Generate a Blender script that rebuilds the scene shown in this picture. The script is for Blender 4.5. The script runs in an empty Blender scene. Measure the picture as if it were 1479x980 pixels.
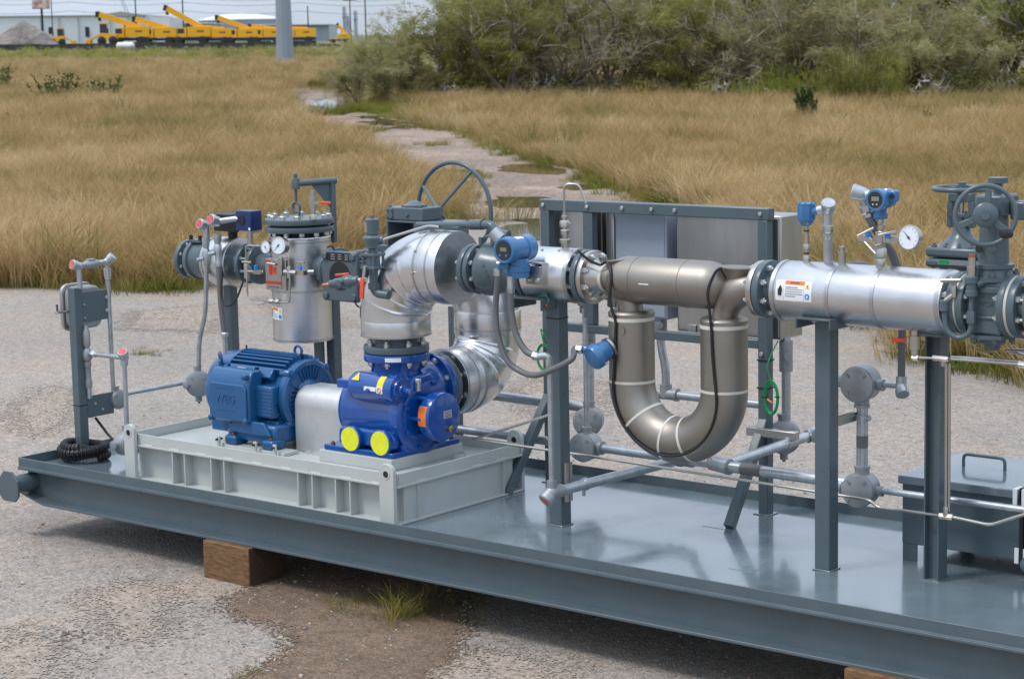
import bpy, bmesh, math, random
import numpy as np
from mathutils import Vector as V, Matrix, Quaternion
R_ = math.radians
sc = bpy.context.scene
C = sc.collection
random.seed(7)

# ------------------------------------------------------------------ camera, sky, sun, exposure
cam = bpy.data.cameras.new('camera')
cam.sensor_width = 24.0
cam.lens = 48.34
cam.clip_start, cam.clip_end = 0.1, 4000
cam.dof.use_dof = True
cam.dof.focus_distance = 9.3
cam.dof.aperture_fstop = 5.6
co = bpy.data.objects.new('camera', cam)
C.objects.link(co)
co.matrix_world = Matrix(((0.77336445, -0.07481104, 0.62953215, 9.3635), (0.63362501, 0.12357162, -0.76370767, -6.9832),
                          (-0.02065854, 0.98951168, 0.14296804, 2.7), (0, 0, 0, 1)))
sc.camera = co

SUN_EL, SUN_AZ = R_(58), R_(212)          # azimuth measured from +Y towards +X
w = bpy.data.worlds.new('World')
sc.world = w
w.use_nodes = True
nt = w.node_tree
nt.nodes.clear()
def nn(t, ty, **k):
    n = t.nodes.new(ty)
    for a, b in k.items(): setattr(n, a, b)
    return n
wo = nn(nt, 'ShaderNodeOutputWorld'); bg = nn(nt, 'ShaderNodeBackground')
sky = nn(nt, 'ShaderNodeTexSky', sky_type='NISHITA', sun_disc=False)
sky.sun_elevation, sky.sun_rotation = SUN_EL, SUN_AZ
sky.air_density, sky.dust_density = 1.0, 2.0
tc = nn(nt, 'ShaderNodeTexCoord'); mp = nn(nt, 'ShaderNodeMapping')
mp.inputs['Scale'].default_value = (1.0, 1.0, 3.6)
ns = nn(nt, 'ShaderNodeTexNoise'); ns.inputs['Scale'].default_value = 2.6; ns.inputs['Detail'].default_value = 6; ns.inputs['Roughness'].default_value = .55
rp = nn(nt, 'ShaderNodeValToRGB')
rp.color_ramp.elements[0].position = .35; rp.color_ramp.elements[0].color = (.62, .62, .62, 1)
rp.color_ramp.elements[1].position = .62; rp.color_ramp.elements[1].color = (.97, .97, .97, 1)
sx = nn(nt, 'ShaderNodeSeparateXYZ')                    # overcast sky: brighter overhead than at the horizon
mr = nn(nt, 'ShaderNodeMapRange'); mr.inputs[1].default_value = 0.0; mr.inputs[2].default_value = 1.0
mr.inputs[3].default_value = 6.6; mr.inputs[4].default_value = 15.5; mr.clamp = True
cl = nn(nt, 'ShaderNodeMix', data_type='RGBA', blend_type='MULTIPLY'); cl.inputs[0].default_value = 1
cl.inputs[6].default_value = (.85, .97, 1.15, 1)
mx = nn(nt, 'ShaderNodeMix', data_type='RGBA')
L = nt.links.new
L(tc.outputs['Generated'], mp.inputs[0]); L(mp.outputs[0], ns.inputs['Vector']); L(ns.outputs[0], rp.inputs[0])
L(tc.outputs['Generated'], sx.inputs[0]); L(sx.outputs[2], mr.inputs[0]); L(mr.outputs[0], cl.inputs[7])
L(rp.outputs[0], mx.inputs[0]); L(sky.outputs[0], mx.inputs[6]); L(cl.outputs[2], mx.inputs[7])
L(mx.outputs[2], bg.inputs[0]); bg.inputs[1].default_value = .1
L(bg.outputs[0], wo.inputs[0])

sl = bpy.data.lights.new('sun', 'SUN'); sl.energy = 1.5; sl.angle = R_(12); sl.color = (1, .96, .9)
so = bpy.data.objects.new('sun', sl); C.objects.link(so)
so.rotation_euler = V((math.sin(SUN_AZ) * math.cos(SUN_EL), math.cos(SUN_AZ) * math.cos(SUN_EL), math.sin(SUN_EL))).to_track_quat('Z', 'Y').to_euler()
so.location = (0, 0, 30)
sc.view_settings.view_transform = 'Standard'; sc.view_settings.look = 'None'
sc.view_settings.exposure = 0.22; sc.view_settings.gamma = 1
sc.render.engine = 'CYCLES'
sc.cycles.use_denoising = True
sc.cycles.max_bounces = 6; sc.cycles.transparent_max_bounces = 6
sc.cycles.sample_clamp_indirect = 6

# ------------------------------------------------------------------ materials
def mat(name, col, rough=.5, metal=0., var=.12, vs=6., bump=0., bs=60., spec=.5, coat=0., rvar=0., col2=None, stretch=None, dist=.004, speck=0., detail=4):
    m = bpy.data.materials.new(name); m.use_nodes = True
    t = m.node_tree; b = t.nodes['Principled BSDF']
    b.inputs['Roughness'].default_value = rough; b.inputs['Metallic'].default_value = metal
    b.inputs['Specular IOR Level'].default_value = spec
    if coat: b.inputs['Coat Weight'].default_value = coat; b.inputs['Coat Roughness'].default_value = .08
    g = nn(t, 'ShaderNodeNewGeometry'); src = g.outputs['Position']
    if stretch:
        q = nn(t, 'ShaderNodeMapping'); q.inputs['Scale'].default_value = stretch; t.links.new(src, q.inputs[0]); src = q.outputs[0]
    n = nn(t, 'ShaderNodeTexNoise'); n.inputs['Scale'].default_value = vs; n.inputs['Detail'].default_value = detail; n.inputs['Roughness'].default_value = .6
    t.links.new(src, n.inputs['Vector'])
    r = nn(t, 'ShaderNodeValToRGB')
    c1 = [c * (1 - var) for c in col[:3]]; c2 = [min(1, c * (1 + var)) for c in (col2 or col)[:3]]
    r.color_ramp.elements[0].position = .3; r.color_ramp.elements[0].color = (*c1, 1)
    r.color_ramp.elements[1].position = .7; r.color_ramp.elements[1].color = (*c2, 1)
    t.links.new(n.outputs[0], r.inputs[0])
    out = r.outputs[0]
    if speck:
        n2 = nn(t, 'ShaderNodeTexNoise'); n2.inputs['Scale'].default_value = bs; n2.inputs['Detail'].default_value = 2
        t.links.new(g.outputs['Position'], n2.inputs['Vector'])
        r2 = nn(t, 'ShaderNodeMapRange'); r2.inputs[1].default_value = .35; r2.inputs[2].default_value = .65
        r2.inputs[3].default_value = 1 - speck; r2.inputs[4].default_value = 1 + speck
        t.links.new(n2.outputs[0], r2.inputs[0])
        mm = nn(t, 'ShaderNodeMix', data_type='RGBA', blend_type='MULTIPLY'); mm.inputs[0].default_value = 1
        t.links.new(out, mm.inputs[6]); t.links.new(r2.outputs[0], mm.inputs[7]); out = mm.outputs[2]
    t.links.new(out, b.inputs['Base Color'])
    if rvar:
        r3 = nn(t, 'ShaderNodeMapRange'); r3.inputs[1].default_value = .3; r3.inputs[2].default_value = .7
        r3.inputs[3].default_value = max(.02, rough - rvar); r3.inputs[4].default_value = rough + rvar
        t.links.new(n.outputs[0], r3.inputs[0]); t.links.new(r3.outputs[0], b.inputs['Roughness'])
    if bump:
        n3 = nn(t, 'ShaderNodeTexNoise'); n3.inputs['Scale'].default_value = bs; n3.inputs['Detail'].default_value = 3
        t.links.new(src, n3.inputs['Vector'])
        bp = nn(t, 'ShaderNodeBump'); bp.inputs['Strength'].default_value = bump; bp.inputs['Distance'].default_value = dist
        t.links.new(n3.outputs[0], bp.inputs['Height']); t.links.new(bp.outputs[0], b.inputs['Normal'])
    return m

M = {}
M['paint'] = mat('grey_blue_paint', (.083, .114, .13), .30, var=.07, vs=5, bump=.12, bs=35, rvar=.06)
M['deck'] = mat('glossy_deck_paint', (.142, .184, .208), .19, var=.18, vs=2.6, bump=.06, bs=14, rvar=.12, coat=.5, detail=9, speck=0)
M['base'] = mat('pale_grey_paint', (.47, .49, .47), .28, var=.05, vs=5, bump=.06, bs=30)
M['alu'] = mat('stucco_aluminium', (.70, .70, .71), .27, 1, var=.07, vs=7, bump=.55, bs=210, dist=.002)
M['alus'] = mat('smooth_aluminium', (.70, .70, .71), .27, 1, var=.07, vs=6, bump=.25, bs=14, dist=.006)
M['alub'] = mat('aluminium_band', (.50, .50, .51), .34, 1, var=.06)
M['steel'] = mat('stainless_steel', (.50, .47, .43), .30, 1, var=.06, vs=9)
M['meter'] = mat('bead_blasted_stainless', (.32, .293, .258), .47, 1, var=.07, vs=7, bump=.06, bs=220)
M['inox'] = mat('brushed_stainless_sheet', (.47, .455, .435), .36, 1, var=.13, vs=3, stretch=(3, 3, .5), bump=.05, bs=60)
M['galv'] = mat('galvanised_conduit', (.46, .49, .515), .36, .8, var=.16, vs=22)
M['cast'] = mat('cast_aluminium_box', (.33, .345, .355), .45, .5, var=.10, vs=14, bump=.12, bs=150)
M['zinc'] = mat('zinc_plated_bolt', (.58, .60, .59), .30, .9, var=.12, vs=60)
M['motor'] = mat('mid_blue_enamel', (.012, .088, .225), .27, var=.09, vs=7, bump=.1, bs=45, coat=.2)
M['pump'] = mat('deep_blue_gloss', (.002, .066, .31), .17, var=.08, vs=5, bump=.10, bs=28, coat=.5)
M['sblue'] = mat('steel_blue_enamel', (.045, .165, .36), .26, var=.06, coat=.2)
M['navy'] = mat('navy_enamel', (.012, .03, .12), .3)
M['black'] = mat('black_rubber', (.012, .012, .013), .5, var=.2)
M['hose'] = mat('grey_pvc_hose', (.13, .135, .14), .45, var=.1)
M['dark'] = mat('dark_void', (.012, .013, .014), .6)
M['yellow'] = mat('yellow_plastic_cap', (.72, .74, .02), .5, var=.08, vs=30)
M['red'] = mat('red_plastic', (.55, .03, .02), .4)
M['orange'] = mat('orange_vinyl', (.80, .19, .02), .45)
M['redor'] = mat('orange_red_grip', (.80, .075, .03), .4)
M['pink'] = mat('red_seal_disc', (.62, .10, .10), .45, var=.35, vs=70)
M['white'] = mat('white_label', (.80, .80, .80), .45, var=.02)
M['print'] = mat('grey_print', (.30, .31, .33), .5)
M['ink'] = mat('black_ink', (.015, .015, .015), .5)
M['gauge'] = mat('gauge_face', (.72, .76, .82), .35, var=.02)
M['gold'] = mat('brass', (.62, .42, .16), .3, 1)
M['copper'] = mat('copper', (.55, .2, .1), .35, 1)
M['rust'] = mat('rusty_bolt', (.16, .075, .035), .7, .2, var=.3, vs=80)
M['green'] = mat('green_wire', (.0, .28, .075), .35, var=.1)
M['yel'] = mat('yellow_vinyl', (.85, .62, .01), .45)
M['bluelab'] = mat('blue_vinyl', (.02, .24, .75), .45)
M['wood'] = mat('weathered_timber', (.115, .055, .022), .7, var=.35, vs=9, stretch=(2.5, 9, 14), bump=.3, bs=50, col2=(.19, .10, .042))
M['wood_end_shaded'] = mat('shaded_timber_end_grain', (.055, .030, .016), .8, var=.3, vs=26, bump=.4, bs=60)  # end grain, with the shade of the right-hand face put into its colour
M['strap'] = mat('cream_tape', (.60, .575, .51), .5, var=.05)
M['cream'] = mat('cream_gasket', (.50, .49, .43), .5, var=.06)
M['lbgrey'] = mat('pale_blue_grey_panel', (.29, .335, .39), .33, var=.04, vs=3)
M['lcd'] = mat('display_glass', (.02, .022, .024), .12, coat=.5)
M['lcdg'] = mat('lcd_panel', (.20, .22, .19), .35)
M['guard'] = mat('bare_aluminium_plate', (.56, .56, .56), .42, .6, var=.10, vs=9, bump=.05, bs=40)
M['crane'] = mat('crane_yellow', (.80, .40, .01), .4, var=.05)
M['tyre'] = mat('dark_rubber', (.022, .022, .024), .8)
M['bark'] = mat('grey_bark', (.19, .165, .145), .9, var=.3, vs=3)
M['pole'] = mat('galvanised_pole', (.27, .315, .35), .55, .2, var=.12, vs=.6, stretch=(1, 1, .3))
M['bwhite'] = mat('white_metal_siding', (.62, .65, .67), .5, var=.04, vs=.05)
M['wood_pole'] = mat('dark_utility_pole', (.06, .055, .05), .8)
M['net'] = mat('dark_screen', (.045, .047, .045), .9, var=.35, vs=1.2)
M['heap'] = mat('gravel_heap', (.23, .20, .18), .95, var=.3, vs=.6, bump=.8, bs=1.2, dist=.8)
M['cloth'] = mat('white_sheeting', (.74, .74, .74), .7)
M['billboard'] = mat('faded_red_billboard', (.42, .12, .09), .6, var=.5, vs=.8, col2=(.6, .5, .45))

# ------------------------------------------------------------------ mesh helpers
X, Y, Z = V((1, 0, 0)), V((0, 1, 0)), V((0, 0, 1))
AX = {'x': X, 'y': Y, 'z': Z, '-x': -X, '-y': -Y, '-z': -Z}
def ax(a): return AX[a] if isinstance(a, str) else V(a).normalized()
def basis(d):
    d = V(d).normalized(); h = Z if abs(d.z) < .9 else X
    u = h.cross(d).normalized(); return u, d.cross(u).normalized(), d
class G:
    def __init__(s): s.v = []; s.f = []
    def add(s, vs, fs):
        o = len(s.v); s.v += [tuple(v) for v in vs]; s.f += [tuple(i + o for i in f) for f in fs]; return s
    def box(s, a, b, m=None):               # min corner, max corner
        x0, y0, z0 = a; x1, y1, z1 = b
        vs = [V((x, y, z)) for z in (z0, z1) for x, y in ((x0, y0), (x1, y0), (x1, y1), (x0, y1))]
        if m: vs = [m @ v for v in vs]
        return s.add(vs, [(3, 2, 1, 0), (4, 5, 6, 7), (0, 1, 5, 4), (1, 2, 6, 5), (2, 3, 7, 6), (3, 0, 4, 7)])
    def bar(s, p, q, w, h, up=Z):            # rectangular bar from p to q
        p, q = V(p), V(q); d = (q - p).normalized(); u = d.cross(V(up))
        if u.length < 1e-4: u = d.cross(X)
        u.normalize(); n = u.cross(d)
        vs = [c + u * (a * w / 2) + n * (b * h / 2) for c in (p, q) for a, b in ((-1, -1), (1, -1), (1, 1), (-1, 1))]
        return s.add(vs, [(3, 2, 1, 0), (4, 5, 6, 7), (0, 1, 5, 4), (1, 2, 6, 5), (2, 3, 7, 6), (3, 0, 4, 7)])
    def lathe(s, o, axis, prof, n=28, caps=True):   # prof: (distance along the axis, radius)
        u, w_, d = basis(ax(axis)); o = V(o); vs = []; fs = []
        for t, r in prof:
            for k in range(n):
                a = 2 * math.pi * k / n; vs.append(o + d * t + (u * math.cos(a) + w_ * math.sin(a)) * r)
        for i in range(len(prof) - 1):
            for k in range(n):
                a, b = i * n + k, i * n + (k + 1) % n; fs.append((a, b, b + n, a + n))
        if caps:
            fs.append(tuple(range(n - 1, -1, -1))); m = (len(prof) - 1) * n; fs.append(tuple(range(m, m + n)))
        return s.add(vs, fs)
    def cyl(s, p, q, r, r2=None, n=20):
        p, q = V(p), V(q); return s.lathe(p, q - p, [(0, r), ((q - p).length, r if r2 is None else r2)], n)
    def disc(s, c, axis, r, t, n=28): return s.lathe(V(c), axis, [(0, r), (t, r)], n)
    def rcyl(s, c, axis, L, r, e=.01, n=28):        # cylinder with rounded rims, centred on c
        h = L / 2; return s.lathe(c, axis, [(-h, r - e), (-h + e * .3, r - e * .3), (-h + e, r), (h - e, r), (h - e * .3, r - e * .3), (h, r - e)], n)
    def ring(s, c, axis, r0, r1, t, n=32):          # flat annulus of thickness t
        u, w_, d = basis(ax(axis)); c = V(c); vs = []; fs = []
        for tt, r in ((0, r0), (0, r1), (t, r1), (t, r0)):
            for k in range(n):
                a = 2 * math.pi * k / n; vs.append(c + d * tt + (u * math.cos(a) + w_ * math.sin(a)) * r)
        for i in range(4):
            for k in range(n):
                k2 = (k + 1) % n; j = (i + 1) % 4
                fs.append((i * n + k, i * n + k2, j * n + k2, j * n + k))
        return s.add(vs, fs)
    def tube(s, pts, r, n=10, closed=False, caps=True):
        pts = [V(p) for p in pts]; N = len(pts)
        rs = r if isinstance(r, (list, tuple)) else [r] * N
        T = []
        for i in range(N):
            a = pts[i - 1] if (i or closed) else pts[0]; b = pts[(i + 1) % N] if (i < N - 1 or closed) else pts[-1]
            T.append((b - a).normalized())
        u, w_, _ = basis(T[0]); vs = []; fs = []
        for i in range(N):
            if i:
                q = T[i - 1].rotation_difference(T[i]); u = q @ u
            u = (u - T[i] * u.dot(T[i])).normalized(); w_ = T[i].cross(u)
            for k in range(n):
                a = 2 * math.pi * k / n; vs.append(pts[i] + (u * math.cos(a) + w_ * math.sin(a)) * rs[i])
        for i in range(N if closed else N - 1):
            j = (i + 1) % N
            for k in range(n):
                k2 = (k + 1) % n; fs.append((i * n + k, i * n + k2, j * n + k2, j * n + k))
        if caps and not closed:
            fs.append(tuple(range(n - 1, -1, -1))); fs.append(tuple(range((N - 1) * n, N * n)))
        return s.add(vs, fs)
    def torus(s, c, axis, R, r, n=40, m=10, a0=0, a1=None):
        u, w_, d = basis(ax(axis)); c = V(c)
        if a1 is None:
            return s.tube([c + (u * math.cos(a) + w_ * math.sin(a)) * R for a in [2 * math.pi * k / n for k in range(n)]], r, m, True)
        return s.tube([c + (u * math.cos(a) + w_ * math.sin(a)) * R for a in [a0 + (a1 - a0) * k / n for k in range(n + 1)]], r, m)
    def prism(s, poly, o, u, v, h):           # polygon in the plane (u, v) at o, extruded by h along u x v
        o, u, v = V(o), V(u), V(v); d = u.cross(v).normalized() * h; n = len(poly)
        a = [o + u * p[0] + v * p[1] for p in poly]; vs = a + [q + d for q in a]
        return s.add(vs, [tuple(range(n - 1, -1, -1)), tuple(range(n, 2 * n))] + [(i, (i + 1) % n, (i + 1) % n + n, i + n) for i in range(n)])
    def sph(s, c, r, n=16, m=10):
        rx, ry, rz = r if isinstance(r, (tuple, list)) else (r, r, r); c = V(c); vs = []; fs = []
        for i in range(m + 1):
            p = math.pi * i / m
            for k in range(n):
                a = 2 * math.pi * k / n; vs.append(c + V((rx * math.sin(p) * math.cos(a), ry * math.sin(p) * math.sin(a), -rz * math.cos(p))))
        for i in range(m):
            for k in range(n):
                a, b = i * n + k, i * n + (k + 1) % n; fs.append((a, b, b + n, a + n))
        return s.add(vs, fs)
    def hexn(s, c, axis, r, h): return s.lathe(c, axis, [(0, r), (h * .85, r), (h, r * .85)], 6)
    def mesh(s, name, m, off=(0, 0, 0), ang=38):
        me = bpy.data.meshes.new(name); o = V(off)
        me.from_pydata([(v[0] - o[0], v[1] - o[1], v[2] - o[2]) for v in s.v], [], s.f)
        me.validate()
        bm = bmesh.new(); bm.from_mesh(me); bmesh.ops.recalc_face_normals(bm, faces=bm.faces); bm.to_mesh(me); bm.free()
        me.polygons.foreach_set('use_smooth', [True] * len(me.polygons))
        me.set_sharp_from_angle(angle=R_(ang))
        if m: me.materials.append(m)
        return me

def fil(pts, r, n=6):                         # polyline with rounded corners
    pts = [V(p) for p in pts]; out = [pts[0]]
    for i in range(1, len(pts) - 1):
        a, b, c = pts[i - 1], pts[i], pts[i + 1]
        d1, d2 = (a - b), (c - b); rr = min(r, d1.length * .48, d2.length * .48)
        p, q = b + d1.normalized() * rr, b + d2.normalized() * rr
        for k in range(n + 1):
            t = k / n; out.append(p * (1 - t) ** 2 + b * 2 * t * (1 - t) + q * t * t)
    out.append(pts[-1]); return out
def spl(pts, n=8):                            # smooth curve through points
    pts = [V(p) for p in pts]; P = [pts[0]] + pts + [pts[-1]]; out = []
    for i in range(1, len(P) - 2):
        a, b, c, d = P[i - 1:i + 3]
        for k in range(n):
            t = k / n
            out.append(.5 * (2 * b + (c - a) * t + (2 * a - 5 * b + 4 * c - d) * t * t + (3 * b - a - 3 * c + d) * t ** 3))
    out.append(pts[-1]); return out

def thing(name, label, cat, loc, group=None):
    o = bpy.data.objects.new(name, None); o.empty_display_size = .1; C.objects.link(o)
    o.location = loc; o['label'] = label; o['category'] = cat
    if group: o['group'] = group
    return o
def root_loc(p):
    while p.parent: p = p.parent
    return p.location
def obj(name, g, m, parent=None, bev=0, ang=38, label=None, kind=None, seg=2):
    off = root_loc(parent) if parent else (0, 0, 0)
    o = bpy.data.objects.new(name, g.mesh(name, M[m] if isinstance(m, str) else m, off, ang)); C.objects.link(o)
    if parent: o.parent = parent
    if bev:
        b = o.modifiers.new('bevel', 'BEVEL'); b.width = bev; b.segments = seg; b.limit_method = 'ANGLE'; b.angle_limit = R_(40)
    if label: o['label'] = label
    if kind: o['kind'] = kind
    return o
def solo(name, g, m, label, cat, group=None, loc=None, bev=0):      # a thing that is one mesh
    if loc is None:
        a = np.array(g.v); loc = (*((a.min(0) + a.max(0)) / 2)[:2], a[:, 2].min())
    o = bpy.data.objects.new(name, g.mesh(name, M[m], loc)); C.objects.link(o); o.location = loc
    o['label'] = label; o['category'] = cat
    if group: o['group'] = group
    if bev:
        b = o.modifiers.new('bevel', 'BEVEL'); b.width = bev; b.segments = 2; b.limit_method = 'ANGLE'; b.angle_limit = R_(40)
    return o
_bolt = {}
def bolts(c, axis, R, n, parent, r=.015, h=.02, stud=.012, m='zinc', a0=None, name='bolt'):   # a ring of separate nuts and studs
    k = (r, h, stud, m)
    if k not in _bolt:
        g = G().hexn((0, 0, 0), 'z', r, h)
        if stud: g.cyl((0, 0, h * .9), (0, 0, h + stud), r * .52, n=8)
        _bolt[k] = g.mesh('bolt', M[m], ang=30)
    u, w_, d = basis(ax(axis)); off = root_loc(parent)
    for i in range(n):
        a = (math.pi / n if a0 is None else a0) + 2 * math.pi * i / n
        o = bpy.data.objects.new(name, _bolt[k]); C.objects.link(o); o.parent = parent
        p = V(c) + (u * math.cos(a) + w_ * math.sin(a)) * R - off
        o.matrix_local = Matrix.Translation(p) @ d.to_track_quat('Z', 'Y').to_matrix().to_4x4()
def bolt_at(p, axis, parent, r=.012, h=.012, stud=0, m='zinc'): bolts(p, axis, 0, 1, parent, r, h, stud, m)
def text(name, s, size, o, u, v, m, parent, ext=.0006, align='CENTER'):   # raised lettering: s centred on o, reading along u, up along v
    cu = bpy.data.curves.new(name, 'FONT'); cu.body = s; cu.size = size; cu.extrude = ext; cu.align_x = align; cu.align_y = 'CENTER'
    t = bpy.data.objects.new('tmp', cu); C.objects.link(t)
    dg = bpy.context.evaluated_depsgraph_get(); me = bpy.data.meshes.new_from_object(t.evaluated_get(dg))
    bpy.data.objects.remove(t); bpy.data.curves.remove(cu)
    me.name = name; me.materials.clear(); me.materials.append(M[m])
    u, v = V(u).normalized(), V(v).normalized(); n = u.cross(v)
    ob = bpy.data.objects.new(name, me); C.objects.link(ob); ob.parent = parent
    ob.matrix_local = Matrix.Translation(V(o) - root_loc(parent)) @ Matrix((u, v, n)).transposed().to_4x4()
    return ob
GA, GB = -0.0117764, -0.0045081
def gz(x, y): return GA * (x - 1.75) + GB * y
# ------------------------------------------------------------------ ground, lot, path, puddles
def ground_mat(name, c1, c2, c3, sc1, speck, rough=.9, bump=.5, bs=90., dist=.01, damp=0.):
    m = bpy.data.materials.new(name); m.use_nodes = True; t = m.node_tree; b = t.nodes['Principled BSDF']
    l = t.links.new; g = nn(t, 'ShaderNodeNewGeometry'); P = g.outputs['Position']
    def noise(s, d=4, r=.6):
        n = nn(t, 'ShaderNodeTexNoise'); n.inputs['Scale'].default_value = s; n.inputs['Detail'].default_value = d; n.inputs['Roughness'].default_value = r
        l(P, n.inputs['Vector']); return n.outputs[0]
    def ramp(f, a, ca, bb, cb):
        r = nn(t, 'ShaderNodeValToRGB'); r.color_ramp.elements[0].position = a; r.color_ramp.elements[1].position = bb
        r.color_ramp.elements[0].color = (*ca, 1); r.color_ramp.elements[1].color = (*cb, 1); l(f, r.inputs[0]); return r.outputs[0]
    def mix(f, a, c, mode='MIX'):
        x = nn(t, 'ShaderNodeMix', data_type='RGBA', blend_type=mode)
        if isinstance(f, float): x.inputs[0].default_value = f
        else: l(f, x.inputs[0])
        l(a, x.inputs[6]); l(c, x.inputs[7]); return x.outputs[2]
    big = ramp(noise(sc1, 7, .62), .44, c1, .62, c2)
    mid = ramp(noise(sc1 * 3.7, 6, .65), .50, (0, 0, 0), .72, (1, 1, 1))
    third = nn(t, 'ShaderNodeRGB'); third.outputs[0].default_value = (*c3, 1)
    col = mix(mid, big, third.outputs[0])
    vo = nn(t, 'ShaderNodeTexVoronoi'); vo.inputs['Scale'].default_value = bs; l(P, vo.inputs['Vector'])
    hs = nn(t, 'ShaderNodeSeparateColor'); l(vo.outputs['Color'], hs.inputs[0])
    col = mix(1., col, ramp(hs.outputs[0], .1, (1 - speck,) * 3, .95, (1 + speck * .8,) * 3), 'MULTIPLY')
    col = mix(1., col, ramp(noise(14, 5, .7), .3, (.82,) * 3, .7, (1.14,) * 3), 'MULTIPLY')
    if damp: col = mix(1., col, ramp(noise(sc1 * .8, 4), .42, (1 - damp,) * 3, .6, (1.05,) * 3), 'MULTIPLY')
    l(col, b.inputs['Base Color']); b.inputs['Roughness'].default_value = rough; b.inputs['Specular IOR Level'].default_value = .25
    bp = nn(t, 'ShaderNodeBump'); bp.inputs['Strength'].default_value = bump; bp.inputs['Distance'].default_value = dist
    l(vo.outputs['Distance'], bp.inputs['Height']); l(bp.outputs[0], b.inputs['Normal'])
    return m
M['soil'] = ground_mat('field_soil', (.15, .12, .055), (.20, .16, .07), (.12, .13, .04), .12, .25, bs=3., dist=.05)
M['lot'] = ground_mat('worn_asphalt', (.298, .262, .23), (.352, .306, .262), (.385, .298, .23), .24, .28, bs=75.)
M['path'] = ground_mat('sandy_path', (.315, .236, .185), (.37, .275, .212), (.245, .205, .175), .45, .3, bs=16., dist=.03, damp=.2)
M['dirt'] = ground_mat('brown_dirt', (.195, .134, .092), (.235, .165, .112), (.135, .096, .068), 2.2, .36, bs=110., dist=.012)
M['lowgreen'] = ground_mat('low_green_grass', (.16, .15, .05), (.19, .19, .06), (.25, .20, .09), 1.0, .3, bs=8., dist=.06)
M['water'] = mat('shallow_brown_water', (.075, .058, .032), .04, var=.25, vs=1.5, bump=.03, bs=3., dist=.01, spec=.6)

def jag(poly, step, amp, closed=True, seed=1):        # subdivide an outline and roughen it
    r = random.Random(seed); out = []; n = len(poly)
    for i in range(n if closed else n - 1):
        a, b = V((*poly[i], 0)), V((*poly[(i + 1) % n], 0)); k = max(1, int((b - a).length / step))
        for j in range(k):
            p = a.lerp(b, j / k); q = V((r.gauss(0, amp), r.gauss(0, amp), 0)) if j else V()
            out.append((p.x + q.x, p.y + q.y))
    if not closed: out.append(tuple(poly[-1]))
    return out
def sheet(name, poly, lift, m):
    me = bpy.data.meshes.new(name); me.from_pydata([(x, y, gz(x, y) + lift) for x, y in poly], [], [tuple(range(len(poly)))])
    bm = bmesh.new(); bm.from_mesh(me); bmesh.ops.triangulate(bm, faces=bm.faces); bmesh.ops.recalc_face_normals(bm, faces=bm.faces)
    for f in bm.faces:
        if f.normal.z < 0: f.normal_flip()
    bm.to_mesh(me); bm.free(); me.materials.append(M[m])
    o = bpy.data.objects.new(name, me); C.objects.link(o); o['kind'] = 'structure'; return o
def soft_sheet(name, poly, lift, m, wd):          # a patch of ground that thins out into what it lies on
    n = len(poly); P = [V((x, y, 0)) for x, y in poly]; A = sum(P[i].x * P[(i + 1) % n].y - P[(i + 1) % n].x * P[i].y for i in range(n)); sg = 1 if A > 0 else -1
    nr = []
    for i in range(n):
        d = (P[(i + 3) % n] - P[i - 3]); nr.append(V((d.y, -d.x, 0)).normalized() * sg)
    vs, fs, at = [], [], []
    for k, (off, a) in enumerate(((wd, 0.), (0, .5), (-wd * (.8 if m == 'dirt' or wd > .4 else .25), 1.))):
        for i in range(n): q = P[i] + nr[i] * off; vs.append((q.x, q.y, gz(q.x, q.y) + lift)); at.append(a)
    for k in range(2):
        for i in range(n): j = (i + 1) % n; fs.append((k * n + i, k * n + j, (k + 1) * n + j, (k + 1) * n + i))
    o0 = len(vs); me = bpy.data.meshes.new(name); me.from_pydata(vs, [], fs + [tuple(range(2 * n, 3 * n))])
    t_ = me.attributes.new('edge', 'FLOAT', 'POINT'); t_.data.foreach_set('value', at)
    bm = bmesh.new(); bm.from_mesh(me); bmesh.ops.triangulate(bm, faces=[f for f in bm.faces if len(f.verts) > 4])
    for f in bm.faces:
        f.normal_update()
        if f.normal.z < 0: f.normal_flip()
    bm.to_mesh(me); bm.free(); mm = M[m]
    if not mm.get('soft'):
        mm['soft'] = 1; t = mm.node_tree; b = t.nodes['Principled BSDF']; l = t.links.new
        e = nn(t, 'ShaderNodeAttribute'); e.attribute_name = 'edge'; g = nn(t, 'ShaderNodeNewGeometry'); z = nn(t, 'ShaderNodeTexNoise'); z.inputs['Scale'].default_value = 3.2 / wd; z.inputs['Detail'].default_value = 7; z.inputs['Roughness'].default_value = .72
        l(g.outputs['Position'], z.inputs['Vector']); a_ = nn(t, 'ShaderNodeMath', operation='ADD'); vv = nn(t, 'ShaderNodeTexVoronoi'); vv.inputs['Scale'].default_value = 70 if wd < .4 else 9; l(g.outputs['Position'], vv.inputs['Vector']); sp_ = nn(t, 'ShaderNodeSeparateColor'); l(vv.outputs['Color'], sp_.inputs[0])
        b_ = nn(t, 'ShaderNodeMath', operation='MULTIPLY_ADD'); l(sp_.outputs[0], b_.inputs[0]); b_.inputs[1].default_value = .5 if m != 'sandy' else .95; l(z.outputs[0], b_.inputs[2])
        c_ = nn(t, 'ShaderNodeMath', operation='SUBTRACT'); l(b_.outputs[0], c_.inputs[0]); c_.inputs[1].default_value = .22 if m != 'sandy' else .55
        l(e.outputs['Fac'], a_.inputs[0]); l(c_.outputs[0], a_.inputs[1])
        r = nn(t, 'ShaderNodeMapRange'); r.inputs[1].default_value = 1.02; r.inputs[2].default_value = 1.05; l(a_.outputs[0], r.inputs[0]); l(r.outputs[0], b.inputs['Alpha'])
    me.materials.append(mm); o = bpy.data.objects.new(name, me); C.objects.link(o); o['kind'] = 'structure'; return o
n = 64
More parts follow.
